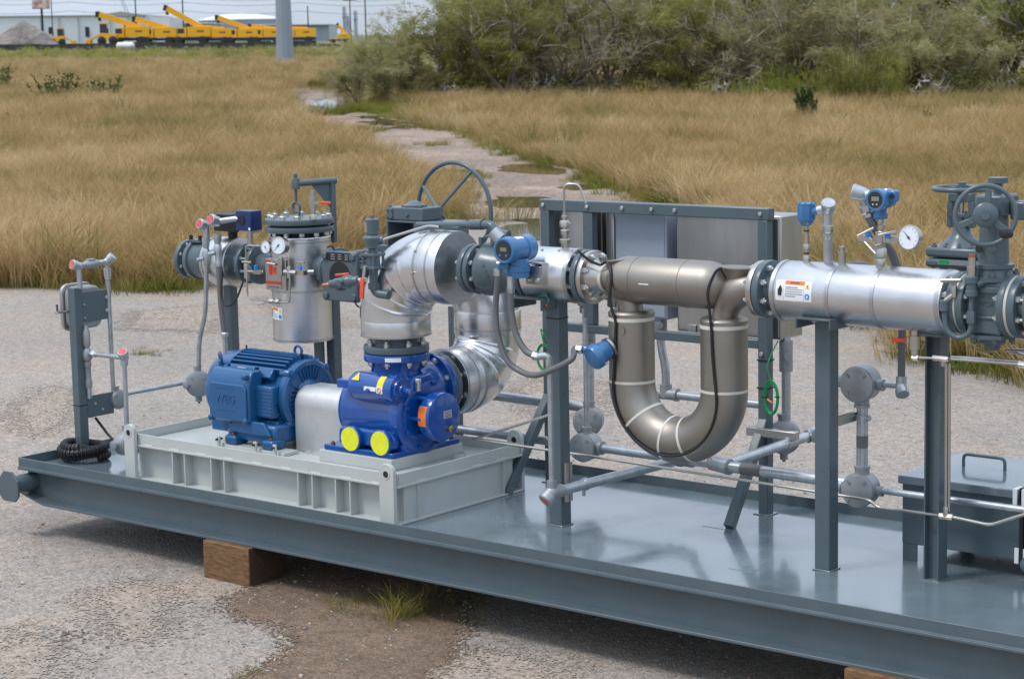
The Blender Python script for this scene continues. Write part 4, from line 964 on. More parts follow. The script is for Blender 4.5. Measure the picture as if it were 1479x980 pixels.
obj('hose', G().tube(spl([b_, b_ + V((0, 0, -.08)), (3.30, .375, 1.44), (3.325, .375, 1.345), (3.38, .375, 1.275), (3.44, .378, 1.256)], 8), .0155, 12), 'hose', h2)
obj('gland', G().hexn(b_ + V((0, 0, -.03)), '-z', .020, .03).cyl(b_ + V((0, 0, .02)), b_ + V((0, 0, -.03)), .017), 'galv', h2)
obj('gland', G().hexn((3.425, .376, 1.257), (.8, .1, -.1), .022, .03), 'zinc', h2)
rz = thing('front_conduit', 'thin upright conduit with an elbow on top, in front of the square post', 'conduit', (3.483, .42, .56))
rx_, ry_ = 3.483, .42
obj('conduit', G().cyl((rx_, ry_, 1.20), (rx_, ry_, .64), .013, n=14), 'galv', rz)
obj('elbow_fitting', G().tube(fil([(rx_ - .04, ry_ - .045, 1.255), (rx_ - .003, ry_ - .004, 1.257), (rx_, ry_, 1.19)], .03, 6), .0185, 14), 'zinc', rz)
lb = obj('elbow_box', G().sph((rx_, ry_, .605), .036).cyl((rx_, ry_, .605), (rx_, ry_, .665), .024).cyl((rx_, ry_, .605), (rx_ + .006, ry_ + .07, .606), .031, n=18), 'cast', rz)
cd = V((-.25, -.75, -.6)).normalized(); obj('cover', G().lathe(V((rx_, ry_, .60)), cd, [(.01, .041), (.045, .041), (.05, .037), (.05, .03)], 24), 'cast', lb)
obj('red_plug', G().disc(V((rx_, ry_, .60)) + cd * .046, cd, .024, .0055, 20), 'pink', lb)
la = thing('cross_conduit', 'galvanised conduit running back across the deck from the post foot', 'conduit', (3.5, .95, .60))
obj('conduit', G().cyl((rx_ + .005, ry_ + .06, .606), (3.60, 1.25, .628), .025, n=18), 'galv', la)
obj('strut_channel', G().box((3.412, .60, .52), (3.430, .622, .71)).box((3.412, .626, .52), (3.430, .648, .71)), 'inox', la)
obj('pipe_clamp', G().ring((3.508, .63, .611), (.13, .99, .02), .024, .031, .02, 20).box((3.50, .63, .555), (3.51, .645, .582)), 'galv', la)

# ------------------------------------------------------------------ clad pipe with the warning label
s2 = thing('insulated_pipe_run', 'long aluminium-clad pipe with a warning sticker, right of the U-tube meter', 'pipe', (5.0, .62, 1.476))
RR = .131
obj('gasket', G().disc(P_(4.5365), 'x', .112, .004), 'dark', s2)
flange(s2, 4.557, 'paint', .032, .128); bolts(P_(4.573), 'x', .103, 8, s2, .0145, .02, .010)
obj('weld_neck', G().lathe(P_(4.573), 'x', [(0, .08), (.04, .06), (.06, .057)], 30), 'paint', s2)
obj('jacket', G().lathe(P_(4.63), 'x', [(0, .10), (.001, RR - .003), (.006, RR), (.81, RR), (.813, RR - .004), (.82, .095), (.835, .06)], 64), 'alu', s2)
for x in (4.645, 4.915, 5.130, 5.425): band(s2, P_(x), 'x', RR, .017)
lab = obj('warning_label', on_cyl(4.6680, 4.8450, 152, 191, RR + .0006, (.62, PZ), 8), 'white', s2)
def onp(x, deg, r=RR + .0016): return V((x, .62 + r * math.cos(R_(deg)), PZ + r * math.sin(R_(deg))))
obj('label_header', on_cyl(4.7133, 4.8082, 153, 160.5, RR + .0013, (.62, PZ), 4), 'orange', lab)
for k in range(5): obj('print_line', on_cyl(4.7161, (4.7770, 4.8025, 4.7983, 4.8025, 4.7671)[k], 164.5 + 4.2 * k, (166.3 if k else 166.9) + 4.2 * k, RR + .0013, (.62, PZ), 1), 'print', lab)
def flat_on(deg, x0): # frame for flat print lying on the pipe
    return onp(x0, deg), X, V((0, math.sin(R_(deg)) * -1, math.cos(R_(deg)))) * -1
o, u, v = flat_on(157, 4.7615); text('header_print', '\u26a0 WARNING' if False else 'WARNING', .0095, o, u, v if v.z > 0 else -v, 'ink', lab, .0005)
o, u, v = flat_on(162, 4.8252); v = v if v.z > 0 else -v; obj('hazard_triangle', G().prism([(-.011, -.010), (.011, -.010), (0, .011)], o, u, v, .0006), 'yel', lab)
obj('hazard_bolt', G().prism([(-.002, .004), (.003, .005), (.0005, -.001), (.003, -.002), (-.002, -.008), (-.0005, -.002), (-.003, -.001)], o + (o - V((o.x, .62, PZ))).normalized() * .0007, u, v, .0004), 'ink', lab)
o, u, v = flat_on(181, 4.8252); v = v if v.z > 0 else -v; obj('mandatory_disc', G().disc(o, (0, -1, 0), .0115, .0008, 24), 'bluelab', lab)
obj('glove_pictogram', G().box(o + V((-.004, -.0016, -.006)), o + V((.004, -.0008, .004))), 'white', lab)
o, u, v = flat_on(172, 4.6907); v = v if v.z > 0 else -v
obj('hand_pictogram', G().prism([(-.008, -.022), (.007, -.022), (.010, -.008), (.011, .004), (.006, .016), (.004, .018), (.002, .024), (-.001, .018), (-.004, .016), (-.006, .008), (-.011, .004), (-.010, -.010)], o, u, v, .0006), 'ink', lab)
obj('label_rule', on_cyl(4.7069, 4.7080, 153, 190, RR + .0013, (.62, PZ), 4), 'print', lab); obj('label_rule', on_cyl(4.8075, 4.8085, 153, 190, RR + .0013, (.62, PZ), 4), 'print', lab)
s2b = thing('support_saddle', 'grey steel channel saddle under the clad pipe with the warning sticker', 'bracket', (4.86, .58, 1.47))
obj('saddle_top', G().box((4.775, .475, 1.508), (4.945, .70, 1.516)), 'paint', s2b, .002)
for x in (4.774, 4.938): obj('saddle_leg', G().box((x, .475, 1.470), (x + .008, .70, 1.5078)), 'paint', s2b, .002)
# temperature transmitter
tt_ = thing('temperature_transmitter', 'small steel-blue temperature head on a thin stem above the clad pipe', 'transmitter', (4.743, .62, 1.73))
obj('stem', G().cyl((4.743, .62, 1.73), (4.743, .62, 1.90), .0085, n=12).hexn((4.743, .62, 1.735), 'z', .016, .03).hexn((4.743, .62, 1.79), 'z', .015, .025).cyl((4.743, .62, 1.81), (4.743, .62, 1.86), .012), 'steel', tt_)
obj('black_seal', G().cyl((4.743, .62, 1.868), (4.743, .62, 1.874), .0125).cyl((4.743, .62, 1.772), (4.743, .62, 1.778), .0125), 'black', tt_)
obj('head', G().lathe((4.743, .62, 1.892), 'z', [(0, .014), (.004, .022), (.025, .036), (.032, .040), (.09, .041), (.092, .036)], 8), 'sblue', tt_, .003)
obj('head_lid', G().lathe((4.743, .62, 1.9825), 'z', [(0, .042), (.006, .042), (.009, .036)], 8), 'sblue', tt_)
for a in range(8):
    bolt_at((4.743 + .034 * math.cos(a * .785 + .4), .62 + .034 * math.sin(a * .785 + .4), 1.99), 'z', tt_, .005, .004, 0, 'sblue')
obj('side_hub', G().cyl((4.775, .62, 1.955), (4.802, .622, 1.960), .018, n=14), 'sblue', tt_)
tcn = thing('galvanised_riser', 'short galvanised conduit riser with an elbow, right of the small blue temperature head', 'conduit', (4.79, .72, 1.72))
obj('elbow_box', G().cyl((4.80, .622, 1.96), (4.835, .625, 1.968), .020, n=16).sph((4.84, .63, 1.967), .027).cyl((4.84, .63, 1.965), (4.838, .635, 1.90), .021, n=16).lathe((4.842, .63, 1.972), (.45, -.55, .7), [(0, .030), (.030, .031), (.036, .026)], 20), 'galv', tcn)
obj('union', G().hexn((4.838, .635, 1.895), '-z', .025, .03).hexn((4.837, .638, 1.855), '-z', .022, .02), 'zinc', tcn)
obj('conduit', G().tube(fil([(4.838, .637, 1.87), (4.835, .645, 1.72), (4.90, .69, 1.715)], .035, 8), .020, 14), 'cast', tcn)
obj('hose', G().tube(spl([(4.875, .672, 1.716), (4.93, .72, 1.725), (4.97, .78, 1.70), (4.98, .83, 1.62), (4.98, .85, 1.50)], 8), .016, 12), 'hose', tcn)
obj('gland', G().hexn((4.868, .668, 1.716), (.8, .6, 0), .024, .03), 'galv', tcn)
obj('pipe_plug', G().cyl((4.917, .62, 1.73), (4.917, .62, 1.79), .017, n=14).cyl((4.917, .62, 1.79), (4.917, .62, 1.806), .011).cyl((4.917, .62, 1.80), (4.917, .62, 1.812), .014), 'steel', s2)
# pressure transmitter on its manifold
mf = thing('pressure_manifold', 'stainless valve manifold with three T-handles on the clad pipe, below a blue transmitter', 'manifold', (5.10, .62, 1.73))
q = lambda x, y, z: V((5.10 + x, .62 + y, z))
obj('nipple', G().cyl(q(0, 0, 1.73), q(0, 0, 1.77), .018, n=14).hexn(q(0, 0, 1.745), 'z', .022, .028).hexn(q(0, 0, 1.775), 'z', .027, .04), 'steel', mf)
obj('block', G().box(q(-.017, -.017, 1.80), q(.017, .017, 1.885)), 'steel', mf, .003)
obj('side_arm', G().box(q(-.095, -.014, 1.838), q(-.017, .014, 1.866)).cyl(q(-.105, 0, 1.852), q(-.09, 0, 1.852), .012), 'steel', mf, .002)
obj('side_arm', G().box(q(.017, -.014, 1.838), q(.09, .014, 1.866)).cyl(q(.09, 0, 1.852), q(.115, 0, 1.854), .010), 'steel', mf, .002)
for c, d, e in ((q(-.045, -.03, 1.875), (-.3, -.6, .6), (.75, .3, .42)), (q(.05, -.03, 1.875), (.3, -.6, .6), (.9, .2, .25)), (q(-.01, -.05, 1.82), (-.4, -.9, -.1), (.75, -.2, -.55))):
    d, e = V(d).normalized(), V(e).normalized(); base = c - d * .02
    vb = obj('valve_bonnet', G().cyl(base - d * .03, base + d * .01, .010, n=10), 'steel', mf)
    if c.z > 1.85: obj('blue_collar', G().cyl(base + d * .008, base + d * .02, .013, n=12), 'bluelab', vb)
    obj('t_handle', G().cyl(c + d * .01 - e * .038, c + d * .01 + e * .038, .0065, n=10), 'steel', vb)
obj('upper_nipple', G().cyl(q(0, 0, 1.885), q(0, 0, 1.945), .015, n=12).hexn(q(0, 0, 1.895), 'z', .02, .02), 'steel', mf)
px2 = thing('pressure_transmitter', 'steel-blue pressure transmitter with a dark display above the manifold valves', 'transmitter', (5.10, .60, 1.94))
TC = V((5.125, .58, 2.022))
obj('sensor_body', G().cyl((5.10, .62, 1.94), (5.10, .62, 1.985), .026, n=20).cyl((5.07, .62, 1.958), (5.04, .61, 1.955), .012).box((5.075, .60, 1.935), (5.125, .64, 1.96)), 'sblue', px2, .003)
dd = V((.05, -1, .0)).normalized()
obj('housing', G().lathe(TC - dd * .075, dd, [(0, .03), (.003, .040), (.04, .042), (.045, .035), (.085, .036), (.09, .045), (.125, .046), (.130, .042), (.13, .034), (.128, .033)], 36), 'sblue', px2)
w2 = obj('display_window', G().disc(TC + dd * .052, dd, .034, .003, 30), 'lcd', px2)
obj('lcd', G().box(TC + dd * .0555 + V((-.016, -.0008, -.004)), TC + dd * .0555 + V((.018, 0, .014))), 'lcdg', w2)
for x in (-.01, .008): obj('key', G().disc(TC + dd * .055 + V((x, 0, -.018)), dd, .003, .001, 10), 'white', w2)
obj('conduit_ear', G().box(TC + V((.03, -.01, -.01)), TC + V((.07, .035, .038))), 'sblue', px2, .008)
obj('ear_plug', G().disc(TC + V((.058, -.0105, .015)), '-y', .011, .006, 16), 'dark', px2)
pcn = thing('transmitter_conduit', 'galvanised elbow and conduit running down behind from the pressure transmitter', 'conduit', (5.07, .68, 1.85))
obj('elbow_box', G().cyl(TC + V((-.03, .0, .012)), TC + V((-.085, .0, .018)), .021, n=16).lathe(TC + V((-.085, 0, .018)), (-.8, -.45, .25), [(-.02, .024), (0, .03), (.02, .032), (.045, .033), (.05, .028)], 20).cyl(TC + V((-.085, .0, .0)), TC + V((-.08, .012, -.035)), .019, n=14), 'galv', pcn)
obj('union', G().hexn(TC + V((-.083, .01, -.03)), (.25, .25, -.93), .025, .028).hexn(TC + V((-.076, .02, -.062)), (.25, .25, -.93), .022, .018), 'zinc', pcn)
obj('hose', G().tube(spl([TC + V((-.072, .025, -.075)), TC + V((-.05, .05, -.135)), TC + V((-.03, .08, -.19)), (5.105, .72, 1.77), (5.12, .78, 1.60), (5.12, .8, 1.45)], 6), .019, 12), 'hose', pcn)
def gauge(parent_label, c, d, r, dep, cat='gauge', hand=.8, name='pressure_gauge', grp=None):
    c, d = V(c), V(d).normalized(); t = thing(name, parent_label, cat, c - Z * r, grp)
    obj('case', G().lathe(c - d * dep, d, [(0, r * .5), (.004, r * .93), (dep * .8, r * .95), (dep * .82, r), (dep, r), (dep + .001, r * .92), (dep - .004, r * .91)], 40), 'steel', t)
    f = obj('dial', G().disc(c - d * .003, d, r * .91, .002, 36), 'gauge', t)
    u = Z.cross(d).normalized(); v = d.cross(u)
    for k in range(11):
        a = R_(225 - 27 * k); e = u * math.cos(a) + v * math.sin(a)
        obj('tick', G().bar(c + e * r * .70, c + e * r * .80, r * .05, .0008, up=d), 'print', f)
    e = u * math.cos(hand) + v * math.sin(hand)
    obj('needle', G().prism([(-.22 * r, -.05 * r), (.72 * r, -.008 * r), (.72 * r, .008 * r), (-.22 * r, .05 * r)], c + d * .001, e, d.cross(e), .001).disc(c, d, r * .1, .0025, 14), 'ink', f)
    return t
gg = gauge('large round pressure gauge on the right end of the manifold above the clad pipe', (5.272, .545, 1.872), (-.10, -.97, .1), .052, .036, hand=2.36)
obj('gauge_stem', G().cyl((5.205, .62, 1.853), (5.27, .60, 1.86), .010, n=10), 'steel', gg)
# ------------------------------------------------------------------ helpers for conduit pieces
def junction(lab, c, r, dep, d='-y', hubs=(), cat='junction box', name='junction_box', grp='round conduit junction boxes', bolt_plug=None):
    c, d_ = V(c), ax(d); t = thing(name, lab, cat, c - Z * r, grp)
    obj('body', G().lathe(c - d_ * dep / 2, d_, [(0, r * .75), (.01, r * .95), (.02, r), (dep - .012, r), (dep - .011, r * 1.03), (dep, r * 1.03)], 32), 'cast', t)
    ld = obj('cover', G().lathe(c + d_ * (dep / 2 + .0008), d_, [(0, r * 1.0), (.008, r * .98), (.010, r * .93)], 32), 'cast', t)
    u = Z.cross(d_); u = u.normalized() if u.length > .1 else X; v = d_.cross(u)
    for k in range(4):
        a = math.pi / 4 + k * math.pi / 2; e = u * math.cos(a) + v * math.sin(a)
        obj('cover_lug', G().bar(c + d_ * (dep / 2 + .013) + e * r * .62, c + d_ * (dep / 2 + .013) + e * r * .84, .010, .008, up=d_), 'cast', ld)
    for h, hr in hubs:
        h = ax(h) if isinstance(h, str) else V(h).normalized()
        obj('hub', G().lathe(c + h * r * .8, h, [(0, hr * 1.5), (r * .38, hr * 1.45), (r * .40, hr * 1.62), (r * .58, hr * 1.62), (r * .60, hr * 1.3)], 20), 'cast', t)
    if bolt_plug: obj('drain_plug', G().cyl(c - Z * r, c - Z * (r + .035), .02).hexn(c - Z * (r + .034), '-z', .009, .014), 'cast', t)
    return t
def seal(parent, c, d, r=.030, L_=.05, red=True):
    c, d_ = V(c), V(d).normalized()
    e = obj('pulling_elbow', G().sph(c, r * .95).lathe(c, d_, [(0, r * .9), (L_ * .45, r * .95), (L_ * .5, r * 1.1), (L_ * .95, r * 1.1), (L_, r)], 22), 'galv', parent)
    if red: obj('red_disc', G().disc(c + d_ * (L_ - .001), d_, r * .85, .0025, 20), 'pink', e)
    return e
def conduit(lab, pts, r, grp=None, m='galv', rad=.05, name='conduit', couplings=()):
    pts = [V(p) for p in pts]; lo = min(pts, key=lambda p: p.z)
    t = thing(name, lab, 'conduit', lo, grp); obj('tube', G().tube(fil(pts, rad, 8), r, 14), m, t)
    for c, d in couplings: obj('coupling', G().hexn(V(c) - ax(d) * .014, d, r * 1.55, .03), 'zinc', t)
    return t

# ------------------------------------------------------------------ strainer row at the back
BY, BZ = 1.3, 1.45
def B_(x, z=BZ): return V((x, BY, z))
iv = thing('inlet_valve', 'grey flanged inlet valve at the far left end of the back pipe row', 'valve', (.14, BY, 1.33))
obj('end_flange', G().rcyl(B_(.045), 'x', .03, .116, .004, 40), 'paint', iv)
obj('body', G().lathe(B_(.06), 'x', [(0, .075), (.02, .07), (.035, .09), (.04, .112), (.075, .118), (.08, .106), (.13, .108), (.17, .112), (.175, .118), (.20, .118), (.202, .08)], 40), 'paint', iv)
obj('stem_plate', G().box((.11, BY - .06, 1.555), (.21, BY + .05, 1.575)), 'paint', iv, .004)
for x in (.12, .2): obj('mount_bolt', G().cyl((x, BY - .05, 1.57), (x, BY - .05, 1.60), .012, n=8), 'dark', iv)
bolts(B_(.06), 'x', .097, 8, iv, .011, .012, .006)
p1_ = thing('insulated_pipe_spool', 'fat aluminium-clad pipe spool between the inlet valve and the strainer', 'pipe', (.40, BY, 1.30))
obj('pipe_end', G().cyl(B_(.255), B_(.285), .09), 'dark', p1_)
straight(p1_, B_(.285), B_(.495), .146); band(p1_, B_(.30), 'x', .146, .014); band(p1_, B_(.482), 'x', .146, .014)
obj('weld_neck', G().lathe(B_(.495), 'x', [(0, .075), (.03, .075), (.05, .09)], 30), 'paint', p1_)
for x, t_ in ((.565, .03), (.655, .03)): obj('flange', G().rcyl(B_(x), 'x', t_, .118, .004, 40), 'paint', p1_)
obj('gasket', G().cyl(B_(.575), B_(.645), .085), 'dark', p1_)
bolts(B_(.58), 'x', .097, 8, p1_, .012, .014, .05); bolts(B_(.55), '-x', .097, 8, p1_, .012, .014, .006)
obj('nozzle', G().cyl(B_(.66), B_(.80), .07), 'paint', p1_)
for a in (200, 330): pass
obj('bond_cable', G().tube(spl([(.50, 1.14, 1.40), (.505, 1.12, 1.27), (.55, 1.11, 1.22), (.62, 1.12, 1.25), (.66, 1.15, 1.36)], 6), .006, 8), 'black', p1_)
# level switch above the spool
lsw = thing('black_switch_box', 'black wedge-topped switch box on a stub above the left clad spool', 'switch', (.43, BY, 1.59))
obj('stub', G().cyl((.43, BY, 1.575), (.43, BY, 1.64), .028), 'dark', lsw)
obj('box', G().prism([(-.10, -.045), (.105, -.045), (.105, .05), (-.10, .05)], (.43, BY, 1.675), X, Z, .0001).box((.335, BY - .06, 1.635), (.525, BY + .06, 1.705)), 'black', lsw, .006)
obj('lid', G().box((.30, BY - .075, 1.722), (.50, BY + .075, 1.736)).box((.345, BY - .05, 1.705), (.47, BY + .05, 1.722)), 'black', lsw, .004)
nv = thing('navy_control_box', 'small navy blue square control box left of the strainer lid', 'control box', (.63, 1.25, 1.60))
obj('box', G().box((.565, 1.20, 1.65), (.69, 1.29, 1.765)), 'navy', nv, .004)
obj('dark_dial', G().disc((.615, 1.1995, 1.71), '-y', .03, .004, 6), 'dark', nv)
obj('tag', G().box((.67, 1.199, 1.655), (.685, 1.1998, 1.67)), 'white', nv)
obj('mount', G().cyl((.63, 1.25, 1.56), (.63, 1.25, 1.64), .017).box((.58, 1.21, 1.638), (.68, 1.29, 1.6495)), 'steel', nv)

stn = thing('basket_strainer', 'tall aluminium-clad vertical basket strainer with a bolted grey lid', 'strainer', (.985, BY, 1.03))
SX = .985; SR = .172
obj('jacket', G().lathe((SX, BY, 1.032), 'z', [(0, .10), (.001, SR - .004), (.006, SR), (.596, SR), (.60, SR - .004), (.602, .13)], 60), 'alu', stn)
for z in (1.318, 1.595, 1.04): obj('jacket_band', G().ring((SX, BY, z), 'z', SR - .004, SR + .0025, .012, 56), 'alub', stn)
obj('jacket_band', G().torus((SX, BY, 1.625), 'z', SR + .001, .005, 56, 8), 'alus', stn)
obj('neck', G().cyl((SX, BY, 1.62), (SX, BY, 1.66), .14), 'dark', stn)
obj('body_flange', G().rcyl((SX, BY, 1.672), 'z', .032, .196, .004, 56), 'paint', stn)
obj('gasket', G().disc((SX, BY, 1.688), 'z', .165, .012), 'dark', stn)
lid = obj('lid', G().rcyl((SX, BY, 1.716), 'z', .032, .197, .004, 56), 'paint', stn)
bolts((SX, BY, 1.732), 'z', .168, 12, stn, .0175, .022, .012, 'zinc', a0=.2); bolts((SX, BY, 1.656), '-z', .168, 12, stn, .0165, .02, .008, 'zinc', a0=.2)
obj('lid_eye', G().torus((SX, BY, 1.755), (.8, .6, 0), .020, .0075, 20, 8), 'paint', lid)
stl = thing('strainer_davit', 'grey davit arm over the strainer lid with a hanging eye bolt', 'davit', (1.10, 1.49, 1.58))
dp = V((1.085, 1.475, 0)); tip = V((.965, 1.30, 1.925))
obj('davit_post', G().box((1.070, 1.462, 1.58), (1.098, 1.490, 1.945)), 'paint', stl, .004)
obj('davit_arm', G().tube([V((1.10, 1.495, 1.935)), tip], .019, 14), 'paint', stl)
dirv = (tip - V((1.085, 1.475, 1.925))).normalized()
obj('gusset', G().prism([(0, 0), (.11, 0), (0, -.14)], V((1.075, 1.46, 1.92)), dirv, Z, .006), 'paint', stl)
obj('arm_end', G().hexn(tip + V((0, 0, -.03)), 'z', .026, .06).cyl(tip, tip + V((0, 0, .055)), .011), 'paint', stl)
obj('eye_rod', G().cyl(tip - Z * .10, tip, .0085).torus(tip - Z * .135, 'y', .028, .0085, 24, 8), 'paint', stl)
def redvalve(lab, c, axis, hd, hl=.11, s=1., m='steel', grip='redor', grp=None, gripw=.016):
    c, a_, h_ = V(c), ax(axis), V(hd).normalized(); t = thing('ball_valve', lab, 'valve', c - Z * .03, grp)
    obj('body', G().lathe(c - a_ * .05 * s, a_, [(0, .012 * s), (.001, .017 * s), (.02 * s, .017 * s), (.022 * s, .024 * s), (.078 * s, .024 * s), (.08 * s, .017 * s), (.1 * s, .017 * s)], 14), m, t)
    n_ = h_.cross(a_).normalized(); st = c + n_ * .03 * s
    obj('stem', G().cyl(c, st + n_ * .004, .009 * s), m, t); e = st + h_ * hl
    obj('lever', G().bar(st - h_ * .012, st + h_ * hl * .5, .018 * s, .004, up=n_), 'steel', t)
    obj('grip', G().bar(st + h_ * hl * .42, e, gripw, .009, up=n_), grip, t, .003)
    return t
vv = redvalve('small vent valve with a red lever grip standing on the strainer lid', (1.165, 1.235, 1.83), 'z', (.93, .30, .0), .125)
obj('riser', G().hexn((1.165, 1.235, 1.732), 'z', .02, .03).cyl((1.165, 1.235, 1.755), (1.165, 1.235, 1.79), .014).cyl((1.165, 1.235, 1.87), (1.165, 1.235, 1.895), .015), 'steel', vv)
# warning label on the strainer
def on_vert(cx, cy, r, a0, a1, z0, z1, n=6):
    vs = []; fs = []
    for i in range(n + 1):
        a = R_(a0 + (a1 - a0) * i / n)
        for rr in (r, r - .0007):
            for z in (z0, z1): vs.append(V((cx + rr * math.cos(a), cy + rr * math.sin(a), z)))
    for i in range(n):
        o = 4 * i; fs += [(o, o + 1, o + 5, o + 4), (o + 2, o + 6, o + 7, o + 3), (o, o + 4, o + 6, o + 2), (o + 1, o + 3, o + 7, o + 5)]
    return G().add(vs, fs)
def warn_vert(parent, cx, cy, r, a0, a1, z0, z1):
    s_ = obj('warning_label', on_vert(cx, cy, r + .0008, a0, a1, z0, z1), 'white', parent); w_ = a1 - a0; h = z1 - z0
    A = lambda f: a0 + w_ * f; rr = r + .0018
    obj('label_header', on_vert(cx, cy, rr, A(.2), A(.72), z1 - h * .27, z1 - h * .04, 3), 'orange', s_)
    obj('hand_pictogram', on_vert(cx, cy, rr, A(.05), A(.13), z0 + h * .15, z1 - h * .2, 1), 'ink', s_)
    for k in range(4): obj('print_line', on_vert(cx, cy, rr, A(.2), A(.66 if k < 3 else .45), z0 + h * (.12 + .14 * k), z0 + h * (.17 + .14 * k), 2), 'print', s_)
    am = R_(A(.86)); o = V((cx + rr * math.cos(am), cy + rr * math.sin(am), 0)); u = V((-math.sin(am), math.cos(am), 0))
    obj('hazard_triangle', G().prism([(-.012, -.011), (.012, -.011), (0, .012)], o + Z * (z1 - h * .27), u, Z, .0006), 'yel', s_)
    obj('mandatory_disc', G().disc(o + Z * (z0 + h * .26), (math.cos(am), math.sin(am), 0), .012, .0006, 20), 'bluelab', s_)
warn_vert(stn, SX, BY, SR, 232, 274, 1.165, 1.235)
warn_vert(UE, 2.337, .62, er, 204, 228, 1.335, 1.40)

# instruments in front of the strainer
ind = thing('pressure_indicator', 'flat grey indicator with red printed face in front of the strainer', 'indicator', (1.02, 1.07, 1.34))
obj('case', G().box((.945, 1.06, 1.345), (1.105, 1.10, 1.52)), 'steel', ind, .003)
fc = obj('face_plate', G().box((.948, 1.057, 1.35), (1.07, 1.0598, 1.515)), 'inox', ind)
obj('red_panel', G().box((.975, 1.0555, 1.43), (.999, 1.0568, 1.485)), 'red', fc); obj('red_window', G().box((1.003, 1.0555, 1.435), (1.033, 1.0568, 1.475)), 'redor', fc)
obj('red_panel', G().box((.950, 1.0555, 1.378), (1.066, 1.0568, 1.395)), 'red', fc); obj('red_panel', G().box((.950, 1.0555, 1.495), (.985, 1.0568, 1.513)), 'red', fc)
obj('arrow_mark', G().box((.965, 1.0558, 1.360), (1.04, 1.0568, 1.363)).prism([(0, -.005), (.015, 0), (0, .005)], (1.04, 1.0569, 1.3615), X, Z, -.001), 'ink', fc)
obj('valve_block', G().box((1.065, 1.04, 1.43), (1.095, 1.06, 1.535)).cyl((.985, 1.035, 1.497), (1.05, 1.04, 1.492), .008), 'steel', ind, .003)
gauge('larger pressure gauge on the strainer, right of the small gauge', (1.115, 1.00, 1.605), (.18, -.97, .12), .050, .05, hand=4.0, name='pressure_gauge')
gauge('smaller pressure gauge left of the larger gauge on the strainer', (.96, 1.05, 1.585), (.05, -.99, .1), .036, .03, hand=5.3)
tbs = thing('instrument_tubing', 'bent stainless instrument tubing looping round the red-faced indicator', 'tubing', (.98, 1.05, 1.27))
obj('tube', G().tube(fil([(.93, 1.06, 1.588), (.802, 1.05, 1.588), (.802, 1.05, 1.48)], .02, 6), .0052, 8), 'steel', tbs)
obj('tube', G().tube(fil([(.80, 1.05, 1.40), (.80, 1.05, 1.285), (.90, 1.04, 1.282), (1.0, 1.03, 1.286)], .03, 6), .0052, 8), 'steel', tbs)
obj('tube', G().tube(fil([(1.08, 1.02, 1.286), (1.168, 1.02, 1.286), (1.168, 1.03, 1.43)], .025, 6), .006, 8), 'steel', tbs)
obj('tube', G().tube(fil([(1.165, 1.03, 1.48), (1.165, 1.03, 1.55), (1.13, 1.02, 1.57)], .02, 6), .006, 8), 'steel', tbs)
obj('needle_valve', G().hexn((.80, 1.05, 1.40), 'z', .017, .085).cyl((.80, 1.05, 1.495), (.80, 1.05, 1.475), .011).cyl((.80, 1.05, 1.44), (.93, 1.06, 1.44), .010).box((.86, 1.045, 1.428), (.92, 1.075, 1.452)), 'steel', tbs)
obj('t_handle', G().cyl((.80, 1.02, 1.497), (.875, 1.02, 1.497), .0065).cyl((.84, 1.02, 1.495), (.84, 1.05, 1.455), .005), 'steel', tbs)
obj('blue_collar', G().cyl((.872, 1.055, 1.455), (.872, 1.055, 1.478), .011), 'bluelab', tbs)
obj('drain_valve', G().hexn((1.0, 1.03, 1.286), 'x', .015, .035).cyl((1.03, 1.028, 1.286), (1.09, 1.02, 1.287), .011).hexn((1.06, 1.025, 1.287), 'x', .016, .025).bar((1.01, 1.02, 1.286), (.955, .98, 1.262), .008, .006), 'steel', tbs)
obj('cross_fitting', G().hexn((1.166, 1.03, 1.425), 'z', .017, .065).hexn((1.13, 1.03, 1.456), 'x', .016, .09).cyl((1.21, 1.04, 1.457), (1.30, 1.09, 1.46), .013).box((1.215, 1.03, 1.445), (1.275, 1.075, 1.47)), 'steel', tbs)
obj('blue_collar', G().cyl((1.232, 1.05, 1.47), (1.232, 1.05, 1.49), .011), 'bluelab', tbs)
obj('t_handle', G().cyl((1.232, 1.05, 1.49), (1.232, 1.05, 1.505), .005).cyl((1.20, 1.05, 1.512), (1.264, 1.052, 1.514), .0055), 'steel', tbs)

# swing-plate body right of the strainer
sp = thing('square_flange_body', 'grey square flanged body with a dark round port and black nameplate beside the strainer', 'valve', (1.48, 1.15, 1.31))
obj('front_plate', G().box((1.355, 1.095, 1.305), (1.62, 1.125, 1.583)), 'paint', sp, .010)
obj('port_rim', G().ring((1.492, 1.0945, 1.447), 'y', .078, .088, .004, 40), 'paint', sp)
obj('port', G().disc((1.492, 1.0925, 1.447), 'y', .079, .0035, 36), 'dark', sp)
np_ = obj('nameplate', G().box((1.395, 1.0925, 1.528), (1.575, 1.0945, 1.575)), 'ink', sp)
for i in range(3):
    for k in range(3): obj('print_line', G().box((1.43 + .052 * i, 1.0917, 1.538 + .012 * k), (1.46 + .05 * i, 1.0923, 1.542 + .012 * k)), 'print', np_)
for x, z in ((1.382, 1.555), (1.595, 1.555), (1.382, 1.335), (1.595, 1.335)): bolt_at((x, 1.095, z), '-y', sp, .022, .014, 0, 'paint')
for x, z in ((1.40, 1.545), (1.58, 1.545), (1.58, 1.49), (1.58, 1.36), (1.40, 1.36)): obj('tie_rod', G().cyl((x, 1.12, z), (x, 1.50, z), .017, n=14), 'paint', sp)
obj('barrel', G().cyl((1.492, 1.12, 1.447), (1.492, 1.50, 1.447), .10, n=36), 'paint', sp)
obj('rear_plate', G().box((1.355, 1.48, 1.305), (1.63, 1.51, 1.583)), 'paint', sp, .010)
